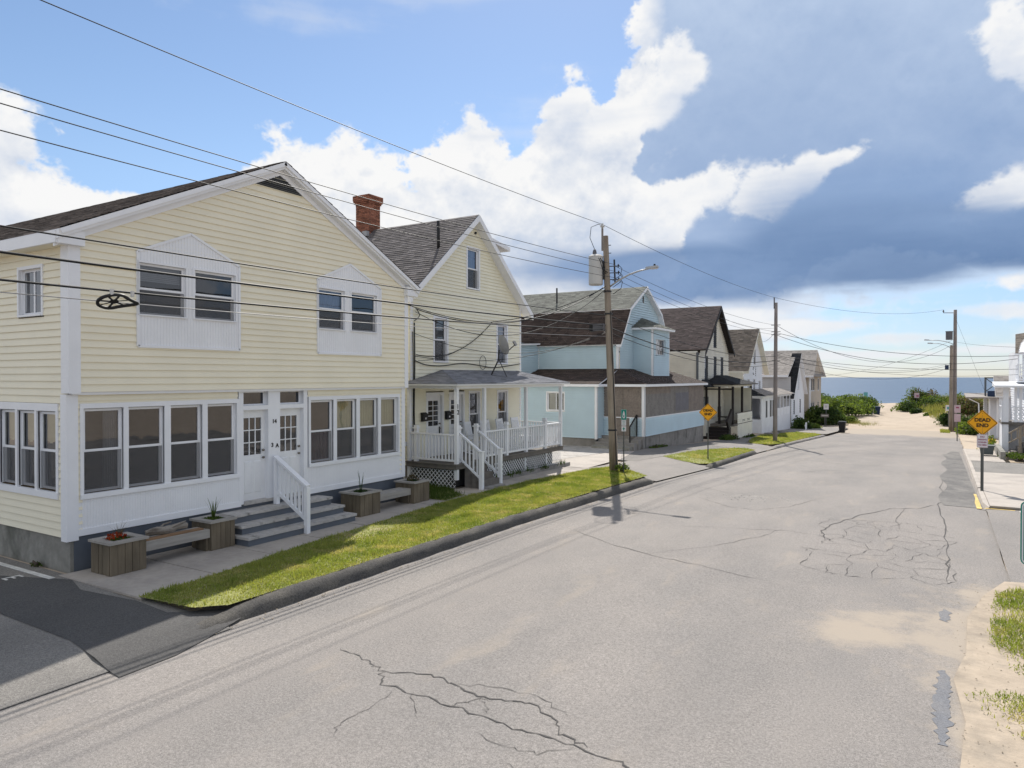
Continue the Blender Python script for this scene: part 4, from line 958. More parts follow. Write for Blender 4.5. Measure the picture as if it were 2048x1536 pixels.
planter(-13.10, -12.46, 6.92, 7.58, .58, 'weathered planter box at the corner, holding red flowers', 1)
planter(-13.25, -12.60, 9.02, 9.58, .58, 'weathered planter box beside the steps with a spiky green plant', 2)
planter(-13.12, -12.44, 13.12, 13.86, .58, 'weathered planter box right of the steps with a thin spiky plant', 3)
planter(-13.20, -12.52, 15.32, 16.0, .58, 'weathered planter box nearest the lattice porch with reddish leaves', 4)
def bench(y0, y1, x0, x1, z, label):
    t = thing('plank_bench', label, 'bench', ((x0 + x1) / 2, (y0 + y1) / 2, 0), 'plank benches between the planters')
    n = 3
    for i in range(n):
        a, b = x0 + (x1 - x0) * i / n + .005, x0 + (x1 - x0) * (i + 1) / n - .005; MB().box(a, b, y0, y1, z - .035, z).build('seat_plank', 'weathered_wood_pale', t)
    MB().box(x1 - .045, x1 - .005, y0, y1, z - .17, z - .037).build('apron', 'weathered_wood_pale', t)
    MB().box(x0 + .005, x0 + .045, y0, y1, z - .17, z - .037).build('apron', 'weathered_wood_pale', t)
    MB().box(x0 + .06, x1 - .06, y0, y0 + .05, .0, z - .037).build('leg', 'weathered_wood', t); MB().box(x0 + .06, x1 - .06, y1 - .05, y1, .0, z - .037).build('leg', 'weathered_wood', t)
    return t
bench(7.59, 9.01, -13.06, -12.62, .44, 'grey plank bench carrying the driftwood log')
bench(13.87, 15.31, -13.05, -12.62, .42, 'bare grey plank bench right of the steps')
tag(MB().box(-12.84, -12.70, 7.62, 8.92, .441, .468).build('loose_plank', 'brown_plank'), 'brown plank lying along the bench seat beside the driftwood', 'plank')
r_ = random.Random(3); lg = MB(); pts = []; rs = []
for i in range(9):
    t = i / 8; pts.append((-12.93 + .03 * math.sin(t * 7), 7.85 + .85 * t, .535 + .02 * math.sin(t * 9))); rs.append(.055 + .035 * math.sin(math.pi * min(1, t * 1.1)) + r_.uniform(-.012, .012))
lg.tube(pts, rs, 9)
lg.v = [(x + r_.uniform(-.014, .014), y, z + r_.uniform(-.014, .014)) for x, y, z in lg.v]
dl = lg.build('driftwood_log', 'driftwood', smooth=False); tag(dl, 'knotty grey driftwood log resting on the near bench', 'log')
b2 = MB(); b2.tube([(-12.93, 8.3, .55), (-12.87, 8.5, .62), (-12.9, 8.66, .64)], [.03, .022, .012], 6); b2.tube([(-12.93, 8.1, .55), (-13.0, 8.25, .63), (-12.97, 8.4, .66)], [.03, .02, .01], 6); b2.build('stub_branch', 'driftwood', dl)
def spiky(name, label, c, n, h, seed, w=.016, spread=.5, mat='weed_blade', under=None):
    t = thing(name, label, 'plant', c); r = np.random.default_rng(seed)
    mb = MB()
    for i in range(n):
        a = r.uniform(0, 6.28); s = r.uniform(.05, spread); hh = h * r.uniform(.6, 1.1); d = V((math.cos(a), math.sin(a), 0)); sd_ = V((-d.y, d.x, 0))
        p = [V(c) + d * (.02 + s * hh * k ** 1.6) + V((0, 0, hh * k - (s * hh * .35 * k ** 3))) for k in (0, .33, .66, 1)]
        for q0, q1, w0, w1 in zip(p, p[1:], (w, w * .9, w * .6), (w * .9, w * .6, .001)): mb.poly([q0 - sd_ * w0, q0 + sd_ * w0, q1 + sd_ * w1, q1 - sd_ * w1])
    mb.build('leaf_blades', mat, t)
    if under:
        v, f = leaf_cloud((c[0], c[1], c[2] - .02), (.22, .22, .09), under[1], .028, seed); me = mesh_np('leaves', v - np.array(c), f, under[0], t)
    return t
t = spiky('flowering_plant', 'red flowering plant in the corner planter', (-12.78, 7.25, .56), 14, .34, 1, .006, .9, 'leaf_brown', ('leaf_mid', 260))
v, f = leaf_cloud((-12.74, 7.18, .62), (.15, .2, .12), 90, .028, 5, .7); mesh_np('petals', v - np.array(t.location), f, 'petal_red', t)
spiky('spiky_plant', 'green spike plant in the planter by the steps', (-12.92, 9.3, .56), 11, .5, 2, .014, .35, 'leaf_mid', ('leaf_mid', 260))
spiky('spiky_plant', 'thin spike plant in the planter right of the steps', (-12.78, 13.5, .56), 8, .62, 3, .010, .6, 'leaf_dark', ('leaf_dark', 200))
t = spiky('leafy_plant', 'reddish leafy plant in the planter nearest the porch', (-12.86, 15.66, .56), 10, .28, 4, .010, .6, 'leaf_brown', ('leaf_dark', 240))
v, f = leaf_cloud((-12.86, 15.66, .62), (.17, .17, .16), 110, .03, 8, .6); mesh_np('red_leaves', v - np.array(t.location), f, 'leaf_brown', t)
# ------------------------------------------------------------------ second cream house with the white porch
H = thing('gable_house', 'narrow cream clapboard house with brick chimney and white railed porch', 'house', (-15.0, 18.15, 0))
F = FX(-15.0); PK, ZP, SLP = 21.70, 9.48, .846; A0, A1 = 18.15, 25.25
ze = lambda y: ZP - SLP * abs(y - PK)
wins = [(21.40, 22.14, 6.80, 8.24), (19.43, 20.14, 4.06, 5.54), (23.44, 24.13, 4.06, 5.54)]
ops = [(a - .08, b + .08, c - .06, d + .08) for a, b, c, d in wins] + [(18.98, 19.94, .7, 3.02), (20.28, 21.20, .7, 3.04), (21.50, 22.22, 1.26, 3.0), (23.42, 24.22, 1.26, 3.0)]
siding(H, F, .60, ZP - .12, .122, gable(A0, A1, PK, ZP - .1, SLP), ops, 'cream_siding_two', 0, t=.036)
siding(H, FY(A0), .60, 6.3, .122, const(-28, -15.0), [], 'cream_siding_two', 0, single=False)
siding(H, FYp(A1), .2, 6.3, .122, const(-28, -15.0), [], 'cream_siding_two', 0, single=False)
MB().box(-28, -15.02, A0 + .05, A1 - .05, -.3, .60).build('foundation', 'grey_concrete', H); MB().box(-28, -27.9, A0, A1, .6, 6.3).build('rear_wall', 'cream_siding_two', H)
for w, c in zip(wins, (('curtain_sheen_blue', 'top'), ('curtain_grey', 'top'), ('curtain_sheen_blue', 'full'))): window(H, F, *w, 0, .08, curtain_or_reflection=c, proud=.04)
window(H, F, 21.54, 22.18, 1.32, 2.94, 0, .06, curtain_or_reflection=('curtain_white', 'left')); window(H, F, 23.48, 24.16, 1.32, 2.94, 0, .07, curtain_or_reflection=('curtain_white', 'sides'))
for (a0, a1), k in (((19.06, 19.86), 1), ((20.36, 21.12), 1)):
    fr = MB(); fr.fb(F, a0 - .10, a0, .75, 2.98, -.1, .035); fr.fb(F, a1, a1 + .10, .75, 2.98, -.1, .035); fr.fb(F, a0, a1, 2.88, 2.98, -.1, .034); fr.build('door_surround', 'white_paint', H)
    o = glazed_door(H, F, a0 + .002, a1 - .002, .77, 2.878, -.06, (2, 5), name='storm_door')
    MB().bar(F.p(a1 - .07, 1.55, -.04), F.p(a1 - .07, 1.78, -.04), .03, .03).build('handle', 'black_iron', o)
MB().tube([F.p(21.9, 8.87, .0), F.p(21.9, 8.87, .07)], .05, 8).build('vent_cap', 'dark_metal', H)
for a in (A0, A1): MB().fb(F, a - (.0 if a == A0 else .12), a + (.12 if a == A0 else .0), .6, ze(a) - .1, -.1, .03).build('corner_board', 'white_trim', H)
# roof
E0, E1, XF, XB = 17.72, 25.68, -14.66, -28.3
slope(H, (XF, E0, ze(E0)), (XB, E0, ze(E0)), (XB, PK, ZP), (XF, PK, ZP), 'shingle_grey', .14)
slope(H, (XF, E1, ze(E1)), (XB, E1, ze(E1)), (XB, PK, ZP), (XF, PK, ZP), 'shingle_grey', .14, under='cream_siding_two')
rk_ = MB()
for y0, y1 in ((E0, PK), (PK, E1)):
    rk_.hexa([(XF + .0, y0, ze(y0) - .24), (XF, y1, ze(y1) - .24), (XF + .03, y1, ze(y1) - .24), (XF + .03, y0, ze(y0) - .24), (XF, y0, ze(y0) - .01), (XF, y1, ze(y1) - .01), (XF + .03, y1, ze(y1) - .01), (XF + .03, y0, ze(y0) - .01)])
    rk_.hexa([(-15.02, y0, ze(y0) - .22), (-15.02, y1, ze(y1) - .22), (XF, y1, ze(y1) - .22), (XF, y0, ze(y0) - .22), (-15.02, y0, ze(y0) - .20), (-15.02, y1, ze(y1) - .20), (XF, y1, ze(y1) - .20), (XF, y0, ze(y0) - .20)])
rk_.build('rake_board', 'white_trim', H)
MB().box(XB, XF, E0 - .02, E0 + .01, ze(E0) - .2, ze(E0) - .02).build('fascia', 'white_trim', H)
# shed dormer on the far slope
dm = MB().box(-18.6, -15.6, 23.0, 24.1, 7.0, 8.72).build('dormer', 'cream_siding_two', H)
MB().hexa([(-19, 22.6, 8.86), (-15.1, 22.6, 8.86), (-15.1, 24.6, 8.60), (-19, 24.6, 8.60), (-19, 22.6, 9.02), (-15.1, 22.6, 9.02), (-15.1, 24.6, 8.76), (-19, 24.6, 8.76)]).build('dormer_roof', 'white_trim', dm)
# chimney, laid brick by brick
ch = MB().box(-20.42, -19.78, 21.38, 22.02, 8.6, 10.72).build('chimney', 'mortar', H)
bk = MB(); cx, cy = -20.1, 21.70; z = 8.8; k = 0
while z < 10.78:
    hw = .33 if z < 10.42 else (.33 + min(.09, (z - 10.42) * .5)); n = 3; L = 2 * hw / n; off = (k % 2) * L / 2
    for sx, sy, ax in ((1, 0, 0), (-1, 0, 0), (0, -1, 1), (0, 1, 1)):
        p = -hw + (-off if off else 0)
        while p < hw - .01:
            a, b = max(-hw, p) + .004, min(hw, p + L) - .004; p += L
            if b - a < .02: continue
            if ax == 0: bk.box(cx + sx * hw - .05, cx + sx * hw + .006 * sx + (.05 if sx < 0 else 0), cy + a, cy + b, z, z + .058)
            else: bk.box(cx + a, cx + b, cy + sy * hw - (.05 if sy > 0 else 0.006), cy + sy * hw + (.05 if sy < 0 else .006), z, z + .058)
    z += .068; k += 1
bk.build('bricks', 'brick', ch, kind='stuff')
MB().box(cx - .40, cx + .40, cy - .40, cy + .40, 10.78, 10.84).build('cap', 'brick', ch)
MB().box(cx + .12, cx + .36, cy - .5, cy - .34, 9.15, 9.35).build('flashing', 'dish_grey', ch)
MB().tube([(-15.24, 20.0, 7.9), (-15.24, 20.0, 9.0)], .055, 8).build('vent_pipe', 'black_iron', H, smooth=True)
# porch
XP, PA, PB, ZD = -13.05, 18.0, 25.15, .78
P = MB(); n = 26
dk = MB().box(-15.0, XP + .06, PA - .06, PB + .04, ZD - .17, ZD - .035).build('deck', 'deck_wood', H)
for i in range(n):
    x0, x1 = -15.0 + (XP + .1 + 15.0) * i / n + .004, -15.0 + (XP + .1 + 15.0) * (i + 1) / n - .004; MB().box(x0, x1, PA - .1, PB + .06, ZD - .034, ZD).build('deck_board', 'deck_wood', dk)
FP = FX(XP)
lt = lattice(FP, 19.55, PB, .06, ZD - .2, -.01); lt.build('lattice', 'white_paint', H, kind='stuff')
lt = lattice(FY(PA), -15.0, XP, .03, ZD - .2, -.01); lt.build('lattice', 'white_paint', H, kind='stuff')
MB().fb(FP, 19.55, PB, .0, .06, -.05, .02).fb(FP, 22.3, 22.36, .06, ZD - .2, -.03, .01).fb(FP, 23.9, 23.96, .06, ZD - .2, -.03, .01).build('skirt_trim', 'white_paint', H)
MB().box(-14.9, XP - .3, PA + .3, PB - .2, .0, ZD - .2).build('crawl_shade', 'interior_dark', H)  # solid dark block stands for the shade behind the lattice
MB().box(XP - .25, XP + .22, 19.6, 25.5, -.1, .10).build('kerb_edging', 'grey_concrete', H)
for y in (18.05, 19.60, 22.35, 25.08): MB().box(XP - .055, XP + .055, y - .055, y + .055, ZD - .5 if y < 19 else ZD, 3.14).build('post', 'white_trim', H)
MB().box(-15.0, -14.9, PA, PA + .1, ZD - .7, 3.14).build('post', 'white_trim', H)
bm_ = MB(); bm_.box(XP - .07, XP + .07, PA - .05, PB + .08, 3.14, 3.30); bm_.box(-15, XP - .07, PA - .05, PA + .08, 3.141, 3.30); bm_.box(-15, XP - .07, PB - .05, PB + .08, 3.141, 3.30); bm_.build('beam', 'white_trim', H)
MB().box(-15, XP - .07, PA + .08, PB - .05, 3.20, 3.22).build('porch_ceiling', 'white_trim', H)
e = .26; zE, zT = 3.29, 3.76; xe = XP + e; ya, yb = PA - e, PB + e; tl, tr = ya + 2.15, yb - .5
pr_ = slope(H, (xe, ya, zE), (xe, yb, zE), (-15, tr, zT), (-15, tl, zT), 'shingle_porch', .11, .05, 'porch_roof')
slope(H, (-15, ya, zE), (xe, ya, zE), (-14.99, tl, zT), (-15, tl, zT), 'shingle_porch', .11, .05, 'porch_roof')
slope(H, (-15, yb, zE), (xe, yb, zE), (-14.99, tr, zT), (-15, tr, zT), 'shingle_porch', .11, .05, 'porch_roof')
def railing(parent, p, q, zb, zt, n, posts=(), bal=.04, mat='white_trim'):
    p, q = V(p), V(q); r = MB(); r.bar(p + V((0, 0, zt)), q + V((0, 0, zt)), .09, .05); rr = r.build('railing', mat, parent)
    MB().bar(p + V((0, 0, zb)), q + V((0, 0, zb)), .05, .06).build('bottom_rail', mat, rr)
    for i in range(n):
        c = p.lerp(q, (i + .5) / n); MB().bar(c + V((0, 0, zb)), c + V((0, 0, zt - .02)), bal, bal).build('baluster', mat, rr)
    for c in posts:
        c = V(c); k = MB(); k.box(c.x - .06, c.x + .06, c.y - .06, c.y + .06, c.z, c.z + 1.06); k.box(c.x - .085, c.x + .085, c.y - .085, c.y + .085, c.z + 1.06, c.z + 1.10); k.box(c.x - .065, c.x + .065, c.y - .065, c.y + .065, c.z + 1.10, c.z + 1.17); k.build('newel', mat, rr)
    return rr
railing(H, (XP, 19.66, 0), (XP, 22.29, 0), ZD + .1, 1.69, 20, [(XP, 21.0, ZD)])
railing(H, (XP, 22.41, 0), (XP, 25.02, 0), ZD + .1, 1.69, 20, [(XP, 23.78, ZD)])
railing(H, (-14.85, PA + .03, 0), (XP - .08, PA + .03, 0), ZD + .1, 1.69, 13, [(-14.66, PA + .06, ZD)])
railing(H, (-14.9, PB, 0), (XP - .08, PB, 0), ZD + .1, 1.69, 14)
for y in (18.42, 19.42): k = MB(); k.box(XP - .25, XP - .13, y - .06, y + .06, ZD, ZD + 1.08); k.box(XP - .28, XP - .10, y - .09, y + .09, ZD + 1.08, ZD + 1.13); k.box(XP - .25, XP - .13, y - .06, y + .06, ZD + 1.13, ZD + 1.19); k.build('newel', 'white_trim', H)
for i in range(4): MB().box(XP + .05 + i * .23 - .02, XP + .05 + (i + 1) * .23, 18.45, 19.38, -.05, ZD - .185 * (i + 1) + .03).build('stair_tread', 'deck_wood' if i < 3 else 'grey_concrete', H)
for y in (18.36, 19.44):
    a, b = V((XP - .1, y, 1.72)), V((XP + .72, y, 1.16)); r = MB(); r.bar(a, b, .09, .05); rr = r.build('stair_rail', 'white_trim', H)
    MB().bar(a - V((0, 0, .80)), b - V((0, 0, .84)), .05, .06).build('bottom_rail', 'white_trim', rr)
    k = MB(); k.box(XP + .67, XP + .79, y - .06, y + .06, -.02, 1.17); k.box(XP + .65, XP + .81, y - .08, y + .08, 1.17, 1.20); k.build('newel', 'white_trim', rr)
    for i in range(5): c = a.lerp(b, (i + .6) / 5.6); MB().bar(c - V((0, 0, .82)), c, .04, .04).build('baluster', 'white_trim', rr)
for ch_, z in (('1', 2.58), ('2', 2.40)): text(H, ch_, .2, (XP + .06, 18.05 + (.0 if ch_ == '2' else -.01), z), (0, 1, 0), (1, 0, 0), 'black_iron', 'house_number', .008, bold=.005)
for y, lb in ((18.80, 'black wall mailbox left of the first porch door'), (20.14, 'black wall mailbox between the two porch doors')):
    t = thing('mailbox', lb, 'mailbox', (-14.98, y, 2.02), 'black mailboxes on the porch wall')
    MB().box(-14.965, -14.86, y - .13, y + .13, 2.02, 2.24).build('body', 'black_iron', t); MB().hexa([(-14.965, y - .14, 2.245), (-14.85, y - .14, 2.235), (-14.85, y + .14, 2.235), (-14.965, y + .14, 2.245), (-14.965, y - .14, 2.32), (-14.85, y - .14, 2.25), (-14.85, y + .14, 2.25), (-14.965, y + .14, 2.32)]).build('lid', 'black_iron', t)
    MB().box(-14.86, -14.852, y - .03, y + .03, 2.09, 2.15).build('badge', 'sign_white', t)
# lattice screen in the gap between the houses
MB().box(-15.02, -14.96, 16.0, 16.06, 0, 1.2).box(-15.02, -14.96, 17.85, 17.92, 0, 1.2).box(-15.03, -14.95, 16.06, 17.85, 1.16, 1.24)
g = thing('lattice_screen', 'white lattice screen closing the gap between the two cream houses', 'fence', (-15.1, 16.9, 0))
lattice(FX(-15.1), 16.02, 18.0, .05, 1.25, .0).build('lattice', 'white_paint', g, kind='stuff'); MB().box(-15.13, -15.06, 16.0, 18.1, 1.25, 1.38).box(-15.13, -15.06, 16.0, 18.1, 0, .05).build('frame', 'white_paint', g)
# rocking chairs
def rocker():
    t = thing('rocking_chair', 'x', 'chair', (0, 0, 0), 'white rocking chairs on the porch')
    MB().box(-.26, .28, -.28, .28, .40, .43).build('seat', 'white_trim', t)
    for s in (-1, 1):
        r = MB(); pts = [(.42 - .9 * k / 8, s * .25, .02 + .10 * ((k / 8 - .45) * 1.9) ** 2) for k in range(9)]
        for a, b in zip(pts, pts[1:]): r.bar(a, b, .03, .045)
        r.build('rocker', 'white_trim', t)
        MB().bar((.24, s * .25, .05), (.24, s * .25, .64), .045).build('leg', 'white_trim', t); MB().bar((-.22, s * .25, .05), (-.42, s * .25, 1.14), .045).build('back_post', 'white_trim', t)
        MB().bar((.30, s * .27, .65), (-.33, s * .27, .66), .07, .025).build('arm', 'white_trim', t)
    MB().bar((-.245, -.25, .52), (-.245, .25, .52), .05, .03).build('back_rail', 'white_trim', t); MB().bar((-.40, -.25, 1.08), (-.40, .25, 1.08), .03, .10).build('back_rail', 'white_trim', t)
    for i in range(6): y = -.19 + i * .076; MB().bar((-.25, y, .52), (-.395, y, 1.08), .012, .045, up=(0, 1, 0)).build('back_slat', 'white_trim', t)
    return t
rk0 = rocker()
for i, (x, y, a, lb) in enumerate(((-14.2, 20.9, 10, 'white rocking chair nearest the porch doors, first of four'), (-14.2, 21.9, -5, 'white rocking chair second from the porch doors'), (-14.2, 23.0, 5, 'white rocking chair third from the porch doors'), (-14.2, 24.1, 0, 'white rocking chair at the far end of the porch'))):
    o = rk0 if i == 0 else copy_tree(rk0); o.location = (x, y, ZD); o.rotation_euler.z = R(a); o['label'] = lb
# satellite dish on the porch roof
t = thing('satellite_dish', 'grey satellite dish on a bent mast on the porch roof', 'satellite dish', (-14.0, 21.9, 3.55))
d = MB(); n = 20; ax = V((.42, .86, .30)).normalized(); u = ax.cross(V((0, 0, 1))).normalized(); w = u.cross(ax); c0 = V((-13.9, 22.02, 4.66))
rings = [0, .12, .22, .31, .38]
for r in rings:
    for j in range(n): a = 6.2832 * j / n; d.v.append(tuple(c0 + u * math.cos(a) * r * .86 + w * math.sin(a) * r + ax * (r * r * .75)))
for i in range(4):
    for j in range(n): d.f.append((i * n + j, i * n + (j + 1) % n, (i + 1) * n + (j + 1) % n, (i + 1) * n + j))
d.build('reflector', 'dish_grey', t, smooth=True)
MB().tube([(-14.15, 21.72, 3.56), (-14.1, 21.8, 3.75), (-13.98, 21.92, 4.1), (-13.95, 21.95, 4.5)], .028, 8).build('mast', 'dark_metal', t, smooth=True)
m = MB(); m.bar((-13.97, 21.93, 4.2), (-13.75, 22.15, 3.52), .02); m.bar((-13.97, 21.93, 4.2), (-13.9, 22.4, 3.52), .02); m.build('strut', 'dark_metal', t); MB().box(-14.3, -14.0, 21.6, 21.86, 3.53, 3.57).build('foot_plate', 'dark_metal', t)
arm_end = c0 + ax * .62 - w * .12
MB().bar(c0 - w * .33 + ax * .05, arm_end, .03).build('arm', 'dark_metal', t); MB().bar(arm_end - w * .05, arm_end + w * .13 - ax * .06, .09, .08).build('receiver', 'dish_grey', t)
# weeds at the foot of the porch skirt
r = np.random.default_rng(3)
for k, (y, n) in enumerate(((19.9, 60), (20.9, 40), (21.5, 50), (22.3, 40), (23.4, 60), (24.8, 50))):
    q = np.column_stack([XP + .18 + r.normal(0, .05, n), y + r.normal(0, .16, n), np.full(n, .06)]); v, f = blades(q, np.full(n, .22), .03, k, .9); wt_ = mesh_np('weed_tuft', v, f, 'weed_blade', kind='stuff'); tag(wt_, ('weed tuft at the foot of the porch lattice, number %s from the steps' % ('one', 'two', 'three', 'four', 'five', 'six')[k]), 'weed', 'weeds along the porch')
# ------------------------------------------------------------------ blue gambrel house
H = thing('gambrel_house', 'pale blue gambrel house with boarded-up porch and corner steps', 'house', (-13.2, 34.6, -.2))
XP, Y0, Y1 = -13.2, 34.6, 45.1; F = FX(XP); ZF, ZB, ZT = .45, 1.38, 3.05
B = 'blue_siding'
# porch front
MB().hexa([(XP - .3, Y0, -.6), (XP, Y0, -.6), (XP, Y1, -1.0), (XP - .3, Y1, -1.0), (XP - .3, Y0, ZF), (XP, Y0, ZF), (XP, Y1, ZF), (XP - .3, Y1, ZF)]).build('foundation', 'grey_concrete', H)
for y in (36.9, 39.4, 39.6, 41.6, 43.4): MB().box(XP, XP + .02, y, y + .06, -.1 if y > 39 else .0, ZF - .05).build('buttress', 'grey_concrete', H)
siding(H, F, ZF, ZB, .135, const(Y0 + .12, Y1), [], B, .02, name='porch_clapboard', t=.056)
MB().fb(F, Y0, Y0 + .12, ZF, ZT, -.1, .05).build('corner_board', 'white_trim', H); MB().fb(F, Y0, Y1, ZB, ZB + .05, -.05, .05).build('ledge', 'white_trim', H)
for a, b, m in ((Y0 + .14, 39.4, 'osb_board_grey'), (39.44, 42.0, 'osb_board_grey'), (42.04, 45.1, 'osb_board')): MB().fb(F, a, b, ZB + .05, ZT - .02, -.03, .012).build('boarding', m, H)
MB().fb(F, 39.6, 42.0, ZB + .2, 2.60, .012, .022).build('boarding', 'board_slate', H); MB().fb(F, Y0 + .14, 38.7, 2.62, 3.02, .012, .02).build('boarding', 'osb_board', H)
FB = FY(Y0); XW = -15.44
for a, b in ((XW, -14.35), (-14.33, XP)): MB().fb(FB, a, b, ZB + .05, ZT, -.03, .012).build('boarding', 'osb_board', H)
siding(H, FB, ZF, ZB, .135, const(XW, -14.98), [], B, .01, False, t=.056); siding(H, FB, ZF, ZB, .135, const(-13.95, XP - .08), [], B, .01, False, t=.056)
MB().fb(FB, -14.95, -14.0, ZF, ZB + .05, -.03, .01).build('boarding', 'osb_board', H)
tr_ = MB(); tr_.fb(FB, -13.97, -13.90, ZF, ZB + .05, 0, .03); tr_.fb(FB, XW, XP, ZB, ZB + .05, 0, .028); tr_.fb(FB, XP - .1, XP + .05, ZF, ZT, -.05, .045); tr_.build('trim', 'white_trim', H)
MB().box(XW, XP, Y0 + .02, Y0 + .3, -.4, ZF).build('foundation', 'grey_concrete', H)
# single-storey wing to the left
YW = 33.71; FW = FY(YW)
siding(H, FW, .32, 3.08, .135, const(-26, XW - .1), [(-18.40, -17.26, 1.66, 2.74)], B, 0, name='wing_clapboard', t=.056)
siding(H, FX(XW), .32, 3.08, .135, const(YW + .1, Y0), [], B, 0, False, t=.056)
MB().box(XW - .1, XW + .025, YW - .025, YW + .1, .28, 3.08).build('corner_board', 'white_trim', H)
window(H, FW, -18.34, -17.32, 1.72, 2.68, 0, .06, kind='slider', curtain_or_reflection=('curtain_white', 'left'))
MB().box(-26, XW - .06, YW + .04, YW + .4, -.5, .32).build('foundation', 'grey_concrete', H)
# steps and rail at the inner corner
for i in range(4): MB().box(XW + .03, XP - .15 + .08 * i, Y0 - .42 * (4 - i) + .1, Y0 + .0 - .001 * i, -.35, -.14 + .155 * (i + 1) if i < 3 else ZF - .001).build('step', 'grey_concrete' if i else 'old_concrete', H)
for i in range(4):
    z1 = -.14 + .155 * (i + 1)
st = MB(); st.bar((-13.55, Y0 - 1.0, 1.0), (-13.55, Y0 - .08, 1.55), .06); st.bar((-13.55, Y0 - 1.0, .2), (-13.55, Y0 - 1.0, 1.0), .06); st.bar((-13.55, Y0 - .08, .45), (-13.55, Y0 - .08, 1.55), .06); sr = st.build('handrail', 'black_iron', H)
for i in range(7): t = (i + .5) / 7; y = Y0 - 1.0 + .92 * t; MB().bar((-13.55, y, .25 + .25 * t), (-13.55, y, 1.0 + .55 * t), .02).build('baluster', 'black_iron', sr)
# lean-to roof round porch and wing
eh, th = 3.14, 3.97; ov = .22; XG, YG = -15.5, 36.66
pr_ = slope(H, (XP + ov, Y0 - ov, eh), (XP + ov, Y1 + ov, eh), (XG, Y1 - .6, th), (XG, YG, th), 'shingle_brown', .13, .06, 'porch_roof')
slope(H, (-26, YW - ov, eh), (XW + ov, YW - ov, eh), (XW + .0, YG, th), (-26, YG, th), 'shingle_brown', .13, .06, 'porch_roof')
slope(H, (XW - .2, Y0 - ov, eh), (XP + ov, Y0 - ov, eh), (XG + .02, YG, th), (XG - .02, YG, th), 'shingle_brown', .13, .06, 'porch_roof')
fa = MB(); fa.box(XP + ov - .02, XP + ov + .015, Y0 - ov, Y1 + ov, eh - .13, eh - .0); fa.box(XW + .2, XP + ov, Y0 - ov - .015, Y0 - ov + .02, eh - .13, eh); fa.box(-26, XW + ov, YW - ov - .015, YW - ov + .02, eh - .13, eh); fa.box(XW + ov - .02, XW + ov + .015, YW - ov, Y0 - ov, eh - .13, eh); fa.build('fascia', 'white_trim', H)
so = MB(); so.box(XP, XP + ov - .02, Y0 - ov + .02, Y1 + ov, eh - .09, eh - .08); so.box(XW, XP, Y0 - ov + .02, Y0, eh - .09, eh - .08); so.box(-26, XW, YW - ov + .02, YW, eh - .09, eh - .08); so.build('soffit', 'white_trim', H)
# upper body with the gambrel gable
FG = FX(XG); YR = 44.2; PKY = 40.43; ZPK, ZK, ZE = 8.92, 7.46, 5.37; KL, KR = 37.86, 43.0
def gam(z):
    if z > ZK: t = (ZPK - z) / (ZPK - ZK); return PKY - (PKY - KL) * t, PKY + (KR - PKY) * t
    if z > ZE: t = (ZK - z) / (ZK - ZE); return KL + (YG + .1 - KL) * t, KR + (YR - KR) * t
    return YG + .1, YR
siding(H, FG, 3.6, ZPK - .15, .135, lambda z: (gam(z)[0] + .1, gam(z)[1] - .1), [(40.30, 40.55, 7.95, 8.35)], B, 0, name='gable_clapboard', t=.056)
MB().fb(FG, 40.3, 40.55, 7.95, 8.35, -.02, .02).build('gable_vent', 'dark_metal', H)
siding(H, FY(YG), 3.6, 5.45, .135, const(-20.5, XG - .1), [], B, 0, name='upper_clapboard', t=.056)
siding(H, FX(-20.54), 3.3, 5.45, .135, const(33.8, YG), [], B, 0, False, t=.056)
MB().box(XG - .1, XG + .025, YG - .025, YG + .1, 3.6, 5.4).build('corner_board', 'white_trim', H); MB().box(-20.56, -20.48, YG - .06, YG + .02, 3.3, 5.4).build('corner_board', 'white_trim', H)
MB().box(-20.6, -20.5, 33.7, 33.82, 3.3, 5.4).build('corner_board', 'white_trim', H)
XR, XL = XG + .3, -27.
slope(H, (XR, YG - .28, ZE - .05), (XL, YG - .28, ZE - .05), (XL, KL, ZK), (XR, KL, ZK), 'shingle_brown', .13)
slope(H, (XR, KL - .12, ZK - .05), (XL, KL - .12, ZK - .05), (XL, PKY, ZPK), (XR, PKY, ZPK), 'shingle_green', .14)
slope(H, (XR, YR + .2, ZE - .05), (XL, YR + .2, ZE - .05), (XL, KR, ZK), (XR, KR, ZK), 'shingle_brown', .2)
slope(H, (XR, KR + .12, ZK - .05), (XL, KR + .12, ZK - .05), (XL, PKY, ZPK), (XR, PKY, ZPK), 'shingle_green', .2)
slope(H, (-20.3, 33.5, 5.35), (-27, 33.5, 5.35), (-27, YG - .2, 5.5), (-20.3, YG - .2, 5.5), 'shingle_brown', .2)
rk_ = MB(); seq = [(YG - .28, ZE - .05), (KL, ZK), (PKY, ZPK), (KR, ZK), (YR + .2, ZE - .05)]
for (a, za), (b, zb) in zip(seq, seq[1:]): rk_.hexa([(XR - .01, a, za - .17), (XR - .01, b, zb - .17), (XR + .02, b, zb - .17), (XR + .02, a, za - .17), (XR - .01, a, za - .01), (XR - .01, b, zb - .01), (XR + .02, b, zb - .01), (XR + .02, a, za - .01)])
for (a, za), (b, zb) in zip(seq, seq[1:]): rk_.hexa([(XG, a, za - .15), (XG, b, zb - .15), (XR, b, zb - .15), (XR, a, za - .15), (XG, a, za - .13), (XG, b, zb - .13), (XR, b, zb - .13), (XR, a, za - .13)])
rk_.build('rake_board', 'white_trim', H)
p_ = MB(); p_.tube([(-20.5, 38.9, 8.0), (-20.5, 38.9, 9.0)], .05, 6); p_.build('vent_pipe', 'dark_metal', H)
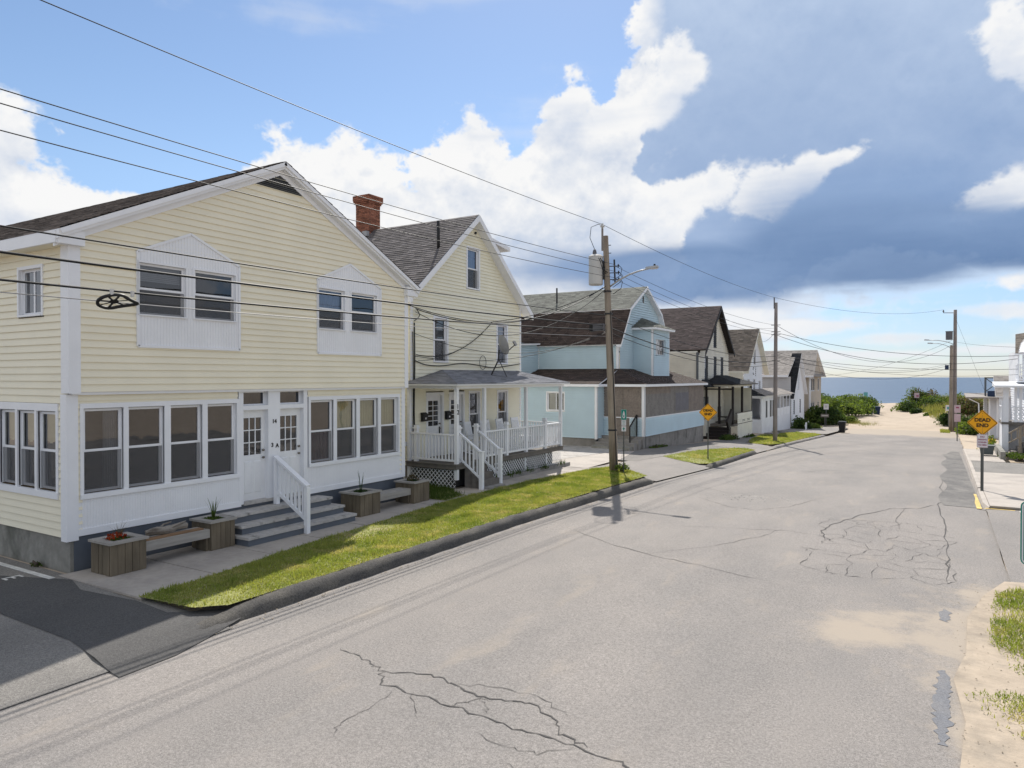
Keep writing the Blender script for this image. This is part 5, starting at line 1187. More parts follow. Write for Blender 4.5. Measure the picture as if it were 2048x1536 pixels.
# projecting bay
bx, by0, by1, zc = -14.30, 38.86, 41.68, 6.24
siding(H, FX(bx), 3.45, zc, .135, const(by0 + .08, by1 - .08), [(39.25, 40.95, 4.75, 5.75)], B, 0, name='bay_clapboard', t=.056); siding(H, FY(by0), 3.45, zc, .135, const(XG, bx - .08), [], B, 0, False, t=.056); siding(H, FYp(by1), 3.45, zc, .135, const(XG, bx - .08), [], B, 0, False, t=.056)
for y in (by0, by1): MB().box(bx - .08, bx + .02, y - (.02 if y == by0 else .08), y + (.08 if y == by0 else .02), 3.45, zc).build('corner_board', 'white_trim', H)
window(H, FX(bx), 39.30, 40.95, 4.80, 5.70, 0, .05, kind='slider', curtain_or_reflection=('curtain_white', 'full'), trim=B, sw=.03)
hp = (XG, PKY - .2, 7.05); ex = bx + .3; e0, e1 = by0 - .3, by1 + .3; ztp = zc + .12
def tri_roof(a, b, c, mat): 
    slope(H, a, b, V(c) + V((0, .001, 0)), V(c) - V((0, .001, 0)), mat, .13, .05, 'bay_roof')
tri_roof((XG, e0, ztp), (ex, e0, ztp), hp, 'shingle_green'); tri_roof((ex, e0, ztp), (ex, e1, ztp), hp, 'shingle_green'); tri_roof((XG, e1, ztp), (ex, e1, ztp), hp, 'shingle_green')
MB().box(XG, ex - .02, e0 + .02, e1 - .02, zc, ztp - .04).build('bay_fascia', 'white_trim', H)
# ------------------------------------------------------------------ houses further down the street
# pale house with plum roof and dark posted porch
H = thing('gable_house', 'pale cream house with steep plum brown roof and dark posted porch', 'house', (-14.5, 48.1, -.8))
F = FX(-14.5); A0, A1, PK, ZP, XF = 48.15, 56.15, 52.5, 8.75, -14.05; SL = (8.75 - 5.42) / 3.83; ze = lambda y: ZP - SL * abs(y - PK)
ops = [(51.95, 52.75, 5.65, 7.55), (49.75, 50.55, 3.3, 5.0), (52.0, 52.75, 3.3, 5.0), (53.9, 54.65, 3.3, 5.0), (48.95, 50.75, .5, 2.1)]
siding(H, F, -.9, ZP - .2, .16, gable(A0, A1, PK, ZP - .15, SL), ops, 'pale_siding', 0, False, t=.055)
siding(H, FY(A0), -.9, 5.3, .16, const(-26, -14.5), [], 'pale_siding', 0, False, t=.055)
for (a0, a1, z0, z1) in ops: window(H, F, a0 + .04, a1 - .04, z0 + .04, z1 - .04, 0, .06, trim='grey_paint', sash='grey_paint', screen=False, curtain_or_reflection=('curtain_sheen_blue', 'full') if z0 > 1 else ('curtain_grey', 'full'), sw=.03, proud=.02)  # pale blue sheets make the upper glass look light
XB = -27
slope(H, (XF, 48.67, ze(48.67)), (XB, 48.67, ze(48.67)), (XB, PK, ZP), (XF, PK, ZP), 'shingle_plum', .14, under='dark_brown_paint'); slope(H, (XF, 56.35, ze(56.35)), (XB, 56.35, ze(56.35)), (XB, PK, ZP), (XF, PK, ZP), 'shingle_plum', .2, under='dark_brown_paint')
rk_ = MB()
for y0, y1 in ((48.5, PK), (PK, 56.4)): rk_.hexa([(XF - .02, y0, ze(y0) - .3), (XF - .02, y1, ze(y1) - .3), (XF + .03, y1, ze(y1) - .3), (XF + .03, y0, ze(y0) - .3), (XF - .02, y0, ze(y0) - .02), (XF - .02, y1, ze(y1) - .02), (XF + .03, y1, ze(y1) - .02), (XF + .03, y0, ze(y0) - .02)])
rk_.build('rake_board', 'dark_brown_paint', H)
for x in (-15.4, -17, -18.6, -20.2, -21.8): MB().box(x, x + .1, 48.2, 48.7, 5.15, 5.32).build('rafter_tail', 'dark_brown_paint', H)
MB().box(-14.56, -14.42, 48.02, 48.14, -.8, 5.2).build('downpipe', 'grey_paint', H)
# its porch
XP, PA, PB, zd, g = -12.45, 49.7, 55.0, .25, -.85
for y in (PA, 52.3, PB): MB().box(XP - .12, XP + .02, y - .08, y + .08, zd, 2.85).build('post', 'dark_brown_paint', H)
for x in (-14.4, -13.5): MB().box(x, x + .14, PA - .06, PA + .06, zd, 2.85).build('post', 'dark_brown_paint', H)
MB().box(-14.5, XP, PA - .05, PA + .05, 2.62, 2.72).build('rail', 'dark_brown_paint', H)
MB().box(-14.5, XP + .05, PA - .05, PB + .1, zd - .15, zd).build('porch_floor', 'deck_wood', H)
siding(H, FX(XP), g - .3, .95, .14, const(PA + .9, PB), [], 'pale_siding', .02, False, t=.055)
MB().box(XP - .12, XP + .04, PA + .9, PB, .95, 1.0).build('rail_cap', 'deck_wood', H)
for y in (52.0, 53.4): MB().box(XP + .02, XP + .06, y, y + .8, .35, .47).build('slot', 'dark_brown_paint', H)
for i in range(4): MB().box(-14.3, -12.6, PA - .1 - .3 * i - .3, PA - .1 - .3 * i, g, zd - .2 * (i + 1)).build('stair', 'dark_brown_paint', H)
MB().bar((-12.55, PA - 1.2, .2), (-12.55, PA, 1.05), .14, .7).build('stair_side', 'dark_brown_paint', H)
MB().box(-14.45, XP, PB - .1, PB, zd, 2.7).build('porch_end_wall', 'pale_siding', H)
MB().box(-14.5, XP + .02, PA - .1, PB + .1, 2.85, 3.0).build('beam', 'pale_siding', H)
zt = 3.65; e = .4
slope(H, (XP + e, PA - e, 3.02), (XP + e, PB + e, 3.02), (-14.0, 53.6, zt), (-14.0, 51.2, zt), 'shingle_black', .14, .05, 'porch_roof', under='dark_brown_paint'); slope(H, (-14.5, PA - e, 3.02), (XP + e, PA - e, 3.02), (-13.99, 51.2, zt), (-14.01, 51.2, zt), 'shingle_black', .14, .05, 'porch_roof', under='dark_brown_paint'); slope(H, (-14.5, PB + e, 3.02), (XP + e, PB + e, 3.02), (-13.99, 53.6, zt), (-14.01, 53.6, zt), 'shingle_pale', .14, .05, 'porch_roof', under='dark_brown_paint')
# bay under its own little hipped roof
MB().box(-14.5, -14.05, 48.6, 51.0, g - .3, .55).build('bay', 'pale_siding', H); 
slope(H, (-13.75, 48.3, 2.85), (-13.75, 51.2, 2.85), (-14.4, 50.6, 3.35), (-14.4, 49.0, 3.35), 'shingle_black', .14, .05, 'bay_roof', under='dark_brown_paint'); slope(H, (-14.5, 48.3, 2.85), (-13.75, 48.3, 2.85), (-14.39, 49.0, 3.35), (-14.41, 49.0, 3.35), 'shingle_black', .14, .05, 'bay_roof', under='dark_brown_paint')
# chair-like dark bench shape in the porch
t = thing('porch_chair', 'dark high-backed chair inside the dark posted porch', 'chair', (-13.6, 51.3, zd))
MB().box(-13.9, -13.3, 51.0, 51.6, zd + .38, zd + .45).build('seat', 'black_iron', t); MB().box(-13.9, -13.82, 51.0, 51.6, zd + .45, zd + 1.15).build('backrest', 'black_iron', t)
for x in (-13.88, -13.34):
    for y in (51.02, 51.54): MB().box(x, x + .05, y, y + .05, zd, zd + .38).build('leg', 'black_iron', t)

# white gabled house
H = thing('gable_house', 'white gabled house with tan grey roof behind the second utility pole', 'house', (-14, 58.25, -1.2))
F = FX(-14.0); A0, A1, PK, ZP = 58.9, 65.8, 62.9, 7.65; SL = (7.65 - 4.0) / 3.9; ze = lambda y: ZP - SL * abs(y - PK); XF, XB = -13.6, -26
ops = [(62.45, 63.15, 4.6, 5.9), (60.3, 60.95, 1.9, 3.35), (62.35, 63.0, 1.9, 3.35), (64.4, 65.05, 1.6, 3.2)]
siding(H, F, -1.3, ZP - .2, .18, gable(A0, A1, PK, ZP - .15, SL), ops, 'white_siding', 0, False, t=.055); siding(H, FY(A0), -1.3, 4.0, .18, const(-26, -14), [], 'pale_siding', 0, False, t=.055)
for (a0, a1, z0, z1) in ops: window(H, F, a0 + .02, a1 - .02, z0 + .06, z1 - .06, 0, .05, trim='grey_siding', screen=True, curtain_or_reflection=('curtain_sheen_blue', 'top'), proud=.02, sw=.03)
slope(H, (XF, 59.0, ze(59.0)), (XB, 59.0, ze(59.0)), (XB, PK, ZP), (XF, PK, ZP), 'shingle_tan', .16); slope(H, (XF, 66.9, ze(66.9)), (XB, 66.9, ze(66.9)), (XB, PK, ZP), (XF, PK, ZP), 'shingle_tan', .2)
rk_ = MB()
for y0, y1 in ((59.0, PK), (PK, 66.9)): rk_.hexa([(-14, y0, ze(y0) - .2), (-14, y1, ze(y1) - .2), (XF + .02, y1, ze(y1) - .2), (XF + .02, y0, ze(y0) - .2), (-14, y0, ze(y0) - .02), (-14, y1, ze(y1) - .02), (XF + .02, y1, ze(y1) - .02), (XF + .02, y0, ze(y0) - .02)])
rk_.build('rake_board', 'pale_siding', H)
om = MB()
for z in (3.75, 4.3): om.fb(F, 62.2, 62.6, z - .04, z + .05, .02, .05)
for a in (62.2, 63.15): om.fb(F, a, a + .1, 3.75, 3.95, .02, .048); om.fb(F, a, a + .1, 4.1, 4.3, .02, .048)
om.fb(F, 63.15, 63.25, 3.6, 4.35, .02, .046); om.build('dark_ornament', 'dark_brown_paint', H)
# glazed porch running in front of the white house and its neighbour
XP, PA, PB = -12.9, 60.6, 73.2
MB().hexa([(-14, PA, -1.7), (XP, PA, -1.7), (XP, PB, -1.9), (-14, PB, -1.9), (-14, PA, .0), (XP, PA, .0), (XP, PB, .0), (-14, PB, .0)]).build('porch_base', 'white_siding', H)
for i in range(9): y = PA + .1 + (PB - PA - .2) * i / 8; MB().box(XP - .1, XP, y - .07, y + .07, 0, 1.75).build('porch_post', 'white_trim', H)
MB().box(XP - .08, XP - .02, 66.5, PB, .0, .7).build('porch_panel', 'white_trim', H); MB().box(XP - .08, XP - .02, PA, 66.5, .0, 1.75).build('porch_panel', 'white_siding', H)
for y in (62.2, 63.9, 65.0): MB().box(XP - .02, XP + .02, y, y + .5, .1, 1.5).build('porch_window', 'dark_metal', H)
MB().box(XP - 1, XP - .9, 66.5, PB, 0, 1.75).build('porch_back', 'grey_siding', H)
MB().box(-14.2, XP + .1, PA - .1, PB + .1, 1.75, 1.95).build('porch_beam', 'white_trim', H)
slope(H, (XP + .4, PA - .4, 1.96), (XP + .4, PB + .3, 1.96), (-14.0, PB - .8, 2.5), (-14.0, PA + 1.2, 2.5), 'shingle_pale', .16, .05, 'porch_roof'); slope(H, (-14.3, PA - .4, 1.96), (XP + .4, PA - .4, 1.96), (-13.99, PA + 1.2, 2.5), (-14.01, PA + 1.2, 2.5), 'shingle_black', .16, .05, 'porch_roof')

# house with the steep cross gable
H = thing('cross_gable_house', 'grey house with narrow steep white cross gable and dark roof edge', 'house', (-13, 74.4, -1.6))
siding(H, FY(74.6), -1.6, 3.55, .18, const(-26, -13.1), [], 'grey_siding', 0, False, t=.055); siding(H, FX(-13.1), -1.9, 1.9, .18, const(74.6, 82.2), [(76, 76.5, -.2, 1.2), (79.5, 80, -.2, 1.2)], 'white_siding', 0, False, t=.055)
for a in (76, 79.5): window(H, FX(-13.1), a, a + .5, -.2, 1.2, 0, .06, trim='grey_paint', screen=False)
PK, ZP, XF = 78.6, 6.0, -12.75; SL = (6.0 - 1.6) / 4.1; ze = lambda y: ZP - SL * abs(y - PK)
siding(H, FX(-13.1), 1.9, ZP - .3, .18, gable(74.6, 82.2, PK, ZP - .25, SL), [(78.2, 79.2, 2.2, 3.9)], 'white_siding', 0, False, t=.055); window(H, FX(-13.1), 78.3, 79.1, 2.3, 3.8, 0, .08, screen=False, curtain_or_reflection=('curtain_white', 'full'))
slope(H, (XF, 74.3, ze(74.3)), (-13.7, 74.3, ze(74.3)), (-13.7, PK, ZP), (XF, PK, ZP), 'shingle_black', .18, under='white_trim'); slope(H, (XF, 82.6, ze(82.6)), (-13.7, 82.6, ze(82.6)), (-13.7, PK, ZP), (XF, PK, ZP), 'shingle_black', .2)
slope(H, (-13.3, 74.3, 3.7), (-27, 74.3, 3.7), (-27, 79, 5.95), (-13.3, 79, 5.95), 'shingle_pale', .18); slope(H, (-13.3, 83.7, 3.7), (-27, 83.7, 3.7), (-27, 79, 5.95), (-13.3, 79, 5.95), 'shingle_pale', .3)
MB().box(-27, -13.3, 74.26, 74.32, 3.5, 3.72).build('fascia', 'white_trim', H)
MB().tube([(-14.6, 74.35, 1.1), (-14.6, 74.35, 3.2)], .05, 6).build('service_mast', 'tank_grey', H)

# tan house by the dunes
H = thing('tan_house', 'tan two-storey house with grey roof standing next to the dunes', 'house', (-13, 86.9, -1.9))
YL, YR_ = 86.9, 95.2
siding(H, FY(YL), -2.1, 3.75, .2, const(-26, -13.2), [], 'tan_siding', 0, False, t=.055)
ops = [(a, a + 1.0, z, z + 1.5) for a in (87.5, 88.9, 92.5) for z in (-.9, 1.9)]
siding(H, FX(-13.2), -2.1, 6.3, .2, lambda z: (YL, YR_) if z < 3.8 else (YL + (z - 3.8) * 1.5, YR_ - (z - 3.8) * 1.5), ops, 'tan_siding', 0, False, t=.055)
for (a0, a1, z0, z1) in ops: window(H, FX(-13.2), a0, a1, z0 + .08, z1 - .08, 0, .05, screen=True, proud=.02, trim='grey_siding', sash='grey_paint')
MB().box(-13.3, -13.12, YL - .06, YL + .2, -2, 3.8).build('corner_board', 'white_trim', H)
slope(H, (-12.7, 86.3, 3.65), (-27, 86.3, 3.65), (-27, 91.05, 6.75), (-13.0, 91.05, 6.75), 'shingle_pale', .2); slope(H, (-12.7, 95.8, 3.65), (-27, 95.8, 3.65), (-27, 91.05, 6.75), (-13.0, 91.05, 6.75), 'shingle_pale', .3)
MB().box(-27, -12.72, 86.26, 86.32, 3.48, 3.68).build('fascia', 'white_trim', H); MB().hexa([(-13.2, YL, 3.72), (-12.65, 86.3, 3.55), (-12.65, 95.8, 3.55), (-13.2, YR_, 3.72), (-13.2, YL, 3.95), (-12.7, 86.3, 3.7), (-12.7, 95.8, 3.7), (-13.2, YR_, 3.95)]).build('skirt_roof', 'shingle_pale', H)

# white house with decks on the right
H = thing('deck_house', 'white house with stacked decks and lattice railing at the right edge', 'house', (2.7, 47, -.6))
FD = FY(49.2)
siding(H, FD, -.5, 3.0, .15, const(3.9, 12), [(4.2, 5.0, 1.1, 2.7)], 'white_siding', 0, False, t=.055); siding(H, FD, 3.0, 4.9, .15, const(3.7, 12), [(3.95, 4.55, 3.4, 4.6)], 'white_siding', 0, False, t=.055)
siding(H, FXm(3.9), -.5, 3.0, .15, const(49.2, 60), [], 'white_siding', 0, False, t=.055)
window(H, FD, 4.0, 4.5, 3.45, 4.55, 0, .06, screen=False); window(H, FD, 4.25, 4.95, 1.15, 2.65, 0, .07, screen=False, curtain_or_reflection=('curtain_white', 'sides'))
MB().box(2.62, 9, 46.9, 49.2, .95, 1.06).build('deck', 'deck_wood', H)
for x in (2.7, 3.2, 3.42, 5.2): MB().box(x, x + (.24 if x < 3 else .12), 46.95, 47.09, -.6 if x < 3 else 1.0, 3.0).build('column', 'white_trim', H)
MB().box(2.66, 2.9, 47.1, 49.2, -.6, .95).build('skirt', 'white_siding', H); MB().box(2.9, 9, 47.6, 47.66, -.6, .95).build('skirt', 'grey_siding', H)
for y in (47.1, 49.1): MB().box(2.62, 2.76, y - .07, y + .07, 1.06, 2.2).build('newel', 'white_trim', H)
rr = MB(); rr.fb(FY(46.98), 3.1, 9, 1.86, 1.92, 0, .06); rr.fb(FY(46.98), 3.1, 9, 1.08, 1.14, 0, .06); rl = rr.build('railing', 'white_trim', H); lattice(FY(46.98), 3.1, 5.4, 1.14, 1.86, .02, .05, .22).build('lattice', 'white_trim', rl, kind='stuff')
railing(H, (2.68, 47.1, 0), (2.68, 49.1, 0), 1.15, 1.9, 8, mat='white_trim')
MB().hexa([(2.3, 46.5, 2.95), (9, 46.5, 2.95), (9, 49.3, 3.0), (2.3, 49.3, 3.0), (2.3, 46.5, 3.06), (9, 46.5, 3.06), (9, 49.3, 3.25), (2.3, 49.3, 3.25)]).build('porch_roof', 'white_paint', H)
MB().box(3.35, 9, 47.6, 49.2, 3.22, 3.30).build('balcony', 'white_trim', H); railing(H, (3.4, 47.65, 0), (9, 47.65, 0), 3.4, 4.2, 30, mat='white_trim'); railing(H, (3.4, 47.65, 0), (3.4, 49.1, 0), 3.4, 4.2, 6, mat='white_trim'); lattice(FY(47.6), 3.45, 5.4, 3.42, 4.15, .0, .05, .22).build('lattice', 'white_trim', H, kind='stuff')
slope(H, (3.35, 48.9, 4.85), (12, 48.9, 4.85), (12, 52.5, 7.4), (3.6, 52.5, 6.1), 'shingle_tan', .15); MB().box(3.5, 3.56, 49.2, 56, 3.0, 5.0).build('side_wall', 'white_siding', H)
st = MB(); st.bar((2.85, 45.4, .55), (4.6, 45.6, 1.75), .07, .07); st.bar((2.85, 45.4, .05), (4.6, 45.6, 1.2), .06, .06); s_ = st.build('stair_rail', 'stair_wood', H); MB().bar((3.35, 45.45, -.5), (3.35, 45.45, .95), .12).build('newel', 'stair_wood', s_)
for i in range(7): t = (i + .5) / 7; MB().bar((2.85 + 1.75 * t, 45.4 + .2 * t, .05 + 1.15 * t), (2.85 + 1.75 * t, 45.4 + .2 * t, .55 + 1.2 * t), .05).build('baluster', 'stair_wood', s_)
for i in range(7): MB().box(3.0 + i * .25, 3.3 + i * .25, 45.6, 46.9, -.6, -.4 + i * .2).build('stair', 'deck_wood', H)
MB().box(2.4, 2.62, 43.6, 48.9, -.7, -.28).build('planting_edge', 'old_concrete', H)

# low grey beach cottage further on
H = thing('beach_cottage', 'low pale cottage with flat roof and roof frame beyond the right-hand poles', 'cottage', (2.6, 72, -1.7))
siding(H, FY(72), -1.7, 1.7, .18, const(3.1, 12), [(4.1, 4.5, -.9, 1.3)], 'white_siding', 0, False, t=.055); siding(H, FXm(3.1), -1.7, 1.7, .18, const(72, 80), [], 'grey_siding', 0, False, t=.055); window(H, FY(72), 4.1, 4.5, -.9, 1.3, 0, .06, screen=False)
MB().hexa([(1.5, 71, 1.72), (12, 71, 1.72), (12, 80, 1.9), (1.5, 80, 1.9), (1.5, 71, 1.84), (12, 71, 1.84), (12, 80, 2.02), (1.5, 80, 2.02)]).build('roof', 'shingle_pale', H)
MB().tube([(1.7, 71.1, 1.7), (2.4, 71.5, 1.3), (2.5, 71.6, -1.5)], .05, 6).build('downpipe', 'white_trim', H)
for x in (3.1, 3.65): MB().box(x, x + .13, 71.6, 71.73, -1.7, 1.72).build('post', 'white_trim', H)
t = thing('roof_frame', 'dark braced frame standing on the cottage roof', 'frame', (3.4, 73, 1.9))
for x in (2.95, 4.25): 
    for y in (73.0, 74.2): MB().bar((x, y, 1.85), (x, y, 3.45), .1).build('leg', 'grey_paint', t)
b = MB(); b.bar((2.9, 73, 3.45), (4.3, 73, 3.45), .1); b.bar((2.9, 74.2, 3.45), (4.3, 74.2, 3.45), .1); b.bar((2.95, 73, 2.3), (4.25, 73, 3.4), .07); b.bar((2.95, 73, 3.4), (4.25, 73, 2.3), .07); b.build('bracing', 'grey_paint', t)
t = thing('roof_unit', 'pale box-shaped unit with blue end on the cottage roof', 'air conditioner', (3.9, 72.4, 1.9)); MB().box(3.55, 4.6, 72.1, 72.8, 1.86, 2.4).build('casing', 'tank_grey', t); MB().box(3.05, 3.54, 72.1, 72.8, 1.86, 2.35).build('fan_end', 'bin_navy', t)
t = thing('gabled_house', 'far white gabled house half hidden behind the decks', 'house', (5, 60, -1))
siding(t, FY(60), -1.2, 2.2, .18, const(3.2, 12), [], 'white_siding', 0, False, t=.055); slope(t, (3.0, 59.7, 2.2), (12, 59.7, 2.2), (12, 63, 3.6), (3.0, 63, 3.6), 'shingle_pale', .2)
# ------------------------------------------------------------------ utility poles
def pole(label, base, top, r0, r1, mat):
    t = thing('utility_pole', label, 'utility pole', base, 'utility poles along the street'); b, p = V(base), V(top)
    n = 9; pts = [b.lerp(p, i / n) - V((0, 0, .3 if i == 0 else 0)) for i in range(n + 1)]
    MB().tube(pts, [r0 + (r1 - r0) * (i / n) ** .8 for i in range(n + 1)], 14).build('shaft', mat, t, smooth=True)
    return t, lambda z: b.lerp(p, (z - b.z) / (p.z - b.z))
P1, at1 = pole('thick brown utility pole at the near lawn carrying a pale transformer', (-10.72, 25.0, -.06), (-11.02, 24.85, 8.85), .175, .105, 'pole_wood')
def ins(parent, c, r=.05, h=.16, mat='tank_grey'):
    c = V(c); m = MB(); m.tube([c, c + V((0, 0, h * .3)), c + V((0, 0, h * .35)), c + V((0, 0, h * .55)), c + V((0, 0, h * .6)), c + V((0, 0, h))], [r * .4, r * .4, r, r * .9, r * .6, r * .5], 8); return m.build('insulator', mat, parent, smooth=True)
q = at1(8.8); MB().bar(q + V((-.12, -.02, -.5)), q + V((-.12, -.02, .35)), .06).build('ridge_pin', 'pole_grey', P1); ins(P1, q + V((-.12, -.02, .33)), .09, .2)
c = at1(7.0) + V((-.40, -.16, 0))
tk = MB(); tk.tube([c, c + V((0, 0, .03)), c + V((0, 0, 1.04)), c + V((0, 0, 1.08)), c + V((0, 0, 1.15)), c + V((0, 0, 1.17))], [.24, .27, .27, .285, .2, .05], 16); tr = tk.build('transformer', 'tank_grey', P1, smooth=False)
b = MB(); b.tube([c + V((-.05, .0, 1.14)), c + V((-.05, 0, 1.22)), c + V((-.05, 0, 1.30)), c + V((-.05, 0, 1.36))], [.07, .085, .07, .04], 8); b.build('bushing', 'box_grey', tr, smooth=True)
for s, z in ((-.14, .98), (.02, 1.0), (.13, .96)):
    a = c + V((.24, s - .15, z)); MB().tube([a, a + V((.06, .02, -.12)), a + V((.14, .10, -.48 + .2 * s)), a + V((.22, .2, -.55 + .3 * s)), at1(7.5) + V((.0, -.1, 0))], .014, 5).build('lead_wire', 'cable_black', tr)
MB().box(c.x + .2, c.x + .34, c.y, c.y + .1, 7.2, 7.9).build('bracket', 'dark_metal', tr)
MB().tube([c + V((-.05, 0, 1.36)), c + V((-.2, -.1, 1.8)), c + V((-.15, -.1, 2.2)), c + V((.1, 0, 2.3)), at1(8.8) + V((-.12, -.02, .45))], .012, 5).build('jumper', 'cable_black', P1)
for z in (7.2, 7.45, 7.7):
    p = at1(z); MB().bar(p + V((.08, .05, 0)), p + V((.40, .12, 0)), .03).build('rack_arm', 'dark_metal', P1); ins(P1, p + V((.28, .1, -.06)), .05, .13, 'box_grey'); ins(P1, p + V((.42, .13, -.06)), .045, .13, 'black_iron')
    MB().tube([p + V((.42, .13, .05)), p + V((.55, .18, -.1)), p + V((.50, .16, -.35)), p + V((.2, .1, -.55))], .012, 5).build('lead_wire', 'cable_black', P1)
MB().bar(at1(7.1) + V((.28, .1, 0)), at1(7.95) + V((.28, .1, 0)), .05).build('rack_bar', 'dark_metal', P1)
a = at1(6.92); MB().tube([a + V((.08, .02, 0)), a + V((.45, .06, .24)), a + V((.85, .08, .42)), a + V((1.25, .1, .53)), a + V((1.6, .1, .58))], [.035, .034, .032, .03, .028], 8).build('lamp_arm', 'lamp_grey', P1, smooth=True)
h = a + V((1.55, .1, .56)); lm = MB(); lm.hexa([h + V(q) for q in ((-.05, -.07, .0), (.42, -.10, .03), (.42, .10, .03), (-.05, .07, .0), (-.05, -.05, .09), (.40, -.08, .11), (.40, .08, .11), (-.05, .05, .09))]); l = lm.build('lamp_head', 'lamp_grey', P1)
MB().tube([h + V((.28, 0, .10)), h + V((.28, 0, .17))], .04, 8).build('photocell', 'black_iron', l); MB().box(h.x + .12, h.x + .38, h.y - .06, h.y + .06, h.z - .01, h.z + .02).build('lens', 'sign_white', l)
MB().box(-11.40, -10.98, 24.55, 24.75, 5.26, 5.52).build('splice_box', 'box_grey', P1); MB().box(-11.55, -11.41, 24.56, 24.74, 5.24, 5.50).build('splice_box_end', 'black_iron', P1)
for z in (1.5, 5.9, 6.75): 
    p = at1(z); MB().tube([p - V((0, 0, .03)), p + V((0, 0, .03))], .155 if z > 2 else .175, 12).build('band', 'dark_metal', P1)
for z in (8.2, 8.5): MB().bar(at1(z) + V((.05, .05, 0)), at1(z) + V((.18, .07, 0)), .025).build('bolt', 'dark_metal', P1)
MB().tube([at1(.1) + V((.16, -.1, 0)), at1(3) + V((.15, -.09, 0)), at1(6) + V((.13, -.07, 0))], .02, 5).build('ground_wire', 'dark_metal', P1)
P2, at2 = pole('grey utility pole on the bright lawn by the white house', (-9.75, 49.9, -.9), (-9.72, 49.9, 8.5), .15, .105, 'pole_grey')
MB().bar(at2(8.1) + V((-.1, -.05, 0)), at2(8.1) + V((-.1, -.05, .75)), .07).build('ridge_pin', 'box_grey', P2)
for z in (7.0, 6.55, 6.35, 5.0, 4.6): MB().bar(at2(z) + V((-.3, 0, 0)), at2(z) + V((.3, 0, 0)), .035).build('rack_arm', 'dark_metal', P2)
P3, at3 = pole('tall pole of the pair at the beach end with transformer and lamp', (.80, 82.6, -1.9), (.80, 82.6, 10.15), .19, .15, 'pole_grey')
P4, at4 = pole('short dark pole of the pair at the beach end', (.45, 82.2, -1.9), (.50, 82.2, 6.65), .17, .14, 'pole_wood')
c = at3(7.2) + V((-.5, -.1, 0)); tk = MB(); tk.tube([c, c + V((0, 0, .03)), c + V((0, 0, .75)), c + V((0, 0, .85))], [.26, .3, .3, .34], 12); tk.build('transformer', 'box_grey', P3, smooth=False)
for (pt, z, ln, r) in ((at3, 6.7, 2.2, .035), (at4, 6.35, 1.6, .03)):
    par = P3 if pt is at3 else P4; p = pt(z); MB().tube([p, p + V((-ln * .3, 0, .3)), p + V((-ln * .65, 0, .48)), p + V((-ln, 0, .52))], r, 6).build('lamp_arm', 'lamp_grey', par, smooth=True); e = p + V((-ln, 0, .52)); MB().hexa([e + V(q) for q in ((-.45, -.1, -.02), (.0, -.07, -.05), (0, .07, -.05), (-.45, .1, -.02), (-.42, -.06, .09), (0, -.05, .06), (0, .05, .06), (-.42, .06, .09))]).build('lamp_head', 'lamp_grey', par)
MB().bar(at3(9.85), at3(9.85) + V((-1.0, 0, .05)), .06).build('cross_arm', 'box_grey', P3); ins(P3, at3(9.85) + V((-1.0, 0, .05)), .09, .3, 'box_grey')
MB().box(-.05, .28, 82.0, 82.3, 4.25, 4.7).build('splice_box', 'bin_navy', P4)

# ------------------------------------------------------------------ wires
WN = [0]
def wire(a, b, sag, r, label, mat='cable_black', n=26, cat='wire', group=None):
    a, b = V(a), V(b); pts = [a.lerp(b, i / n) - V((0, 0, 4 * sag * (i / n) * (1 - i / n))) for i in range(n + 1)]
    o = MB().tube(pts, r, 5).build('utility_wire', mat, smooth=True); return tag(o, label, cat, group)
X0, Y0_ = -10.8, -14.
t1 = at1(8.8) + V((-.12, -.02, .5))
wire((X0, Y0_, 9.15), t1, .38, .009, 'topmost thin wire running to the tip of the near pole')
for z, s, nm in ((7.76, .43, 'upper'), (7.50, .36, 'middle'), (7.26, .48, 'lower')): wire((X0, Y0_, z), at1(z) + V((.3, .1, 0)), s, .009, '%s of three thin wires crossing the sky above the cream gable' % nm)
wire((X0 - .1, Y0_, 5.78), at1(5.85) + V((-.1, -.1, 0)), .26, .014, 'thin dark cable crossing the upper bay windows')
wire((X0 - .1, Y0_, 5.42), at1(5.46) + V((-.1, -.1, 0)), .24, .021, 'thickest dark cable across the cream house front')
wire((X0 - .1, Y0_, 5.15), at1(5.30) + V((-.1, -.1, 0)), .40, .018, 'dark cable that carries the black cable storage loop')
wire((X0 - .1, Y0_, 4.98), at1(5.05) + V((-.1, -.1, 0)), .36, .008, 'lowest thin pale wire across the cream house front', 'cable_grey')
# cable storage loop
Ls = V((X0 - .08, 6.12, 4.66)); t = thing('cable_storage_loop', 'black teardrop cable storage bracket hanging on the near cable', 'cable bracket', Ls)
u_ = V((0, 1, .0)); w_ = V((.62, 0, .34)).normalized(); rg = MB(); pts = []
for k in range(25):
    a = 6.2832 * k / 24; rr = .21 if math.cos(a) < .2 else .21 + .17 * (math.cos(a) - .2) ** 1.5; pts.append(Ls + u_ * math.cos(a) * rr * 1.12 + w_ * math.sin(a) * .19 * (1 if math.cos(a) < .2 else 1 - .75 * (math.cos(a) - .2)))
rg.tube(pts, .026, 6); rg.build('rim', 'black_iron', t, smooth=True)
for k in range(7):
    p = pts[3 + k * 3]; MB().bar(Ls, p, .03, .012).build('spoke', 'black_iron', t)
MB().tube([Ls + w_ * .045 * math.sin(a) + u_ * .06 * math.cos(a) for a in np.linspace(0, 6.283, 11)], .012, 5).build('hub', 'black_iron', t)
for s in (-.12, .2): MB().bar(Ls + u_ * s + w_ * .17, Ls + u_ * s + w_ * .17 + V((0, 0, .09)), .04).build('clamp', 'tank_grey', t)
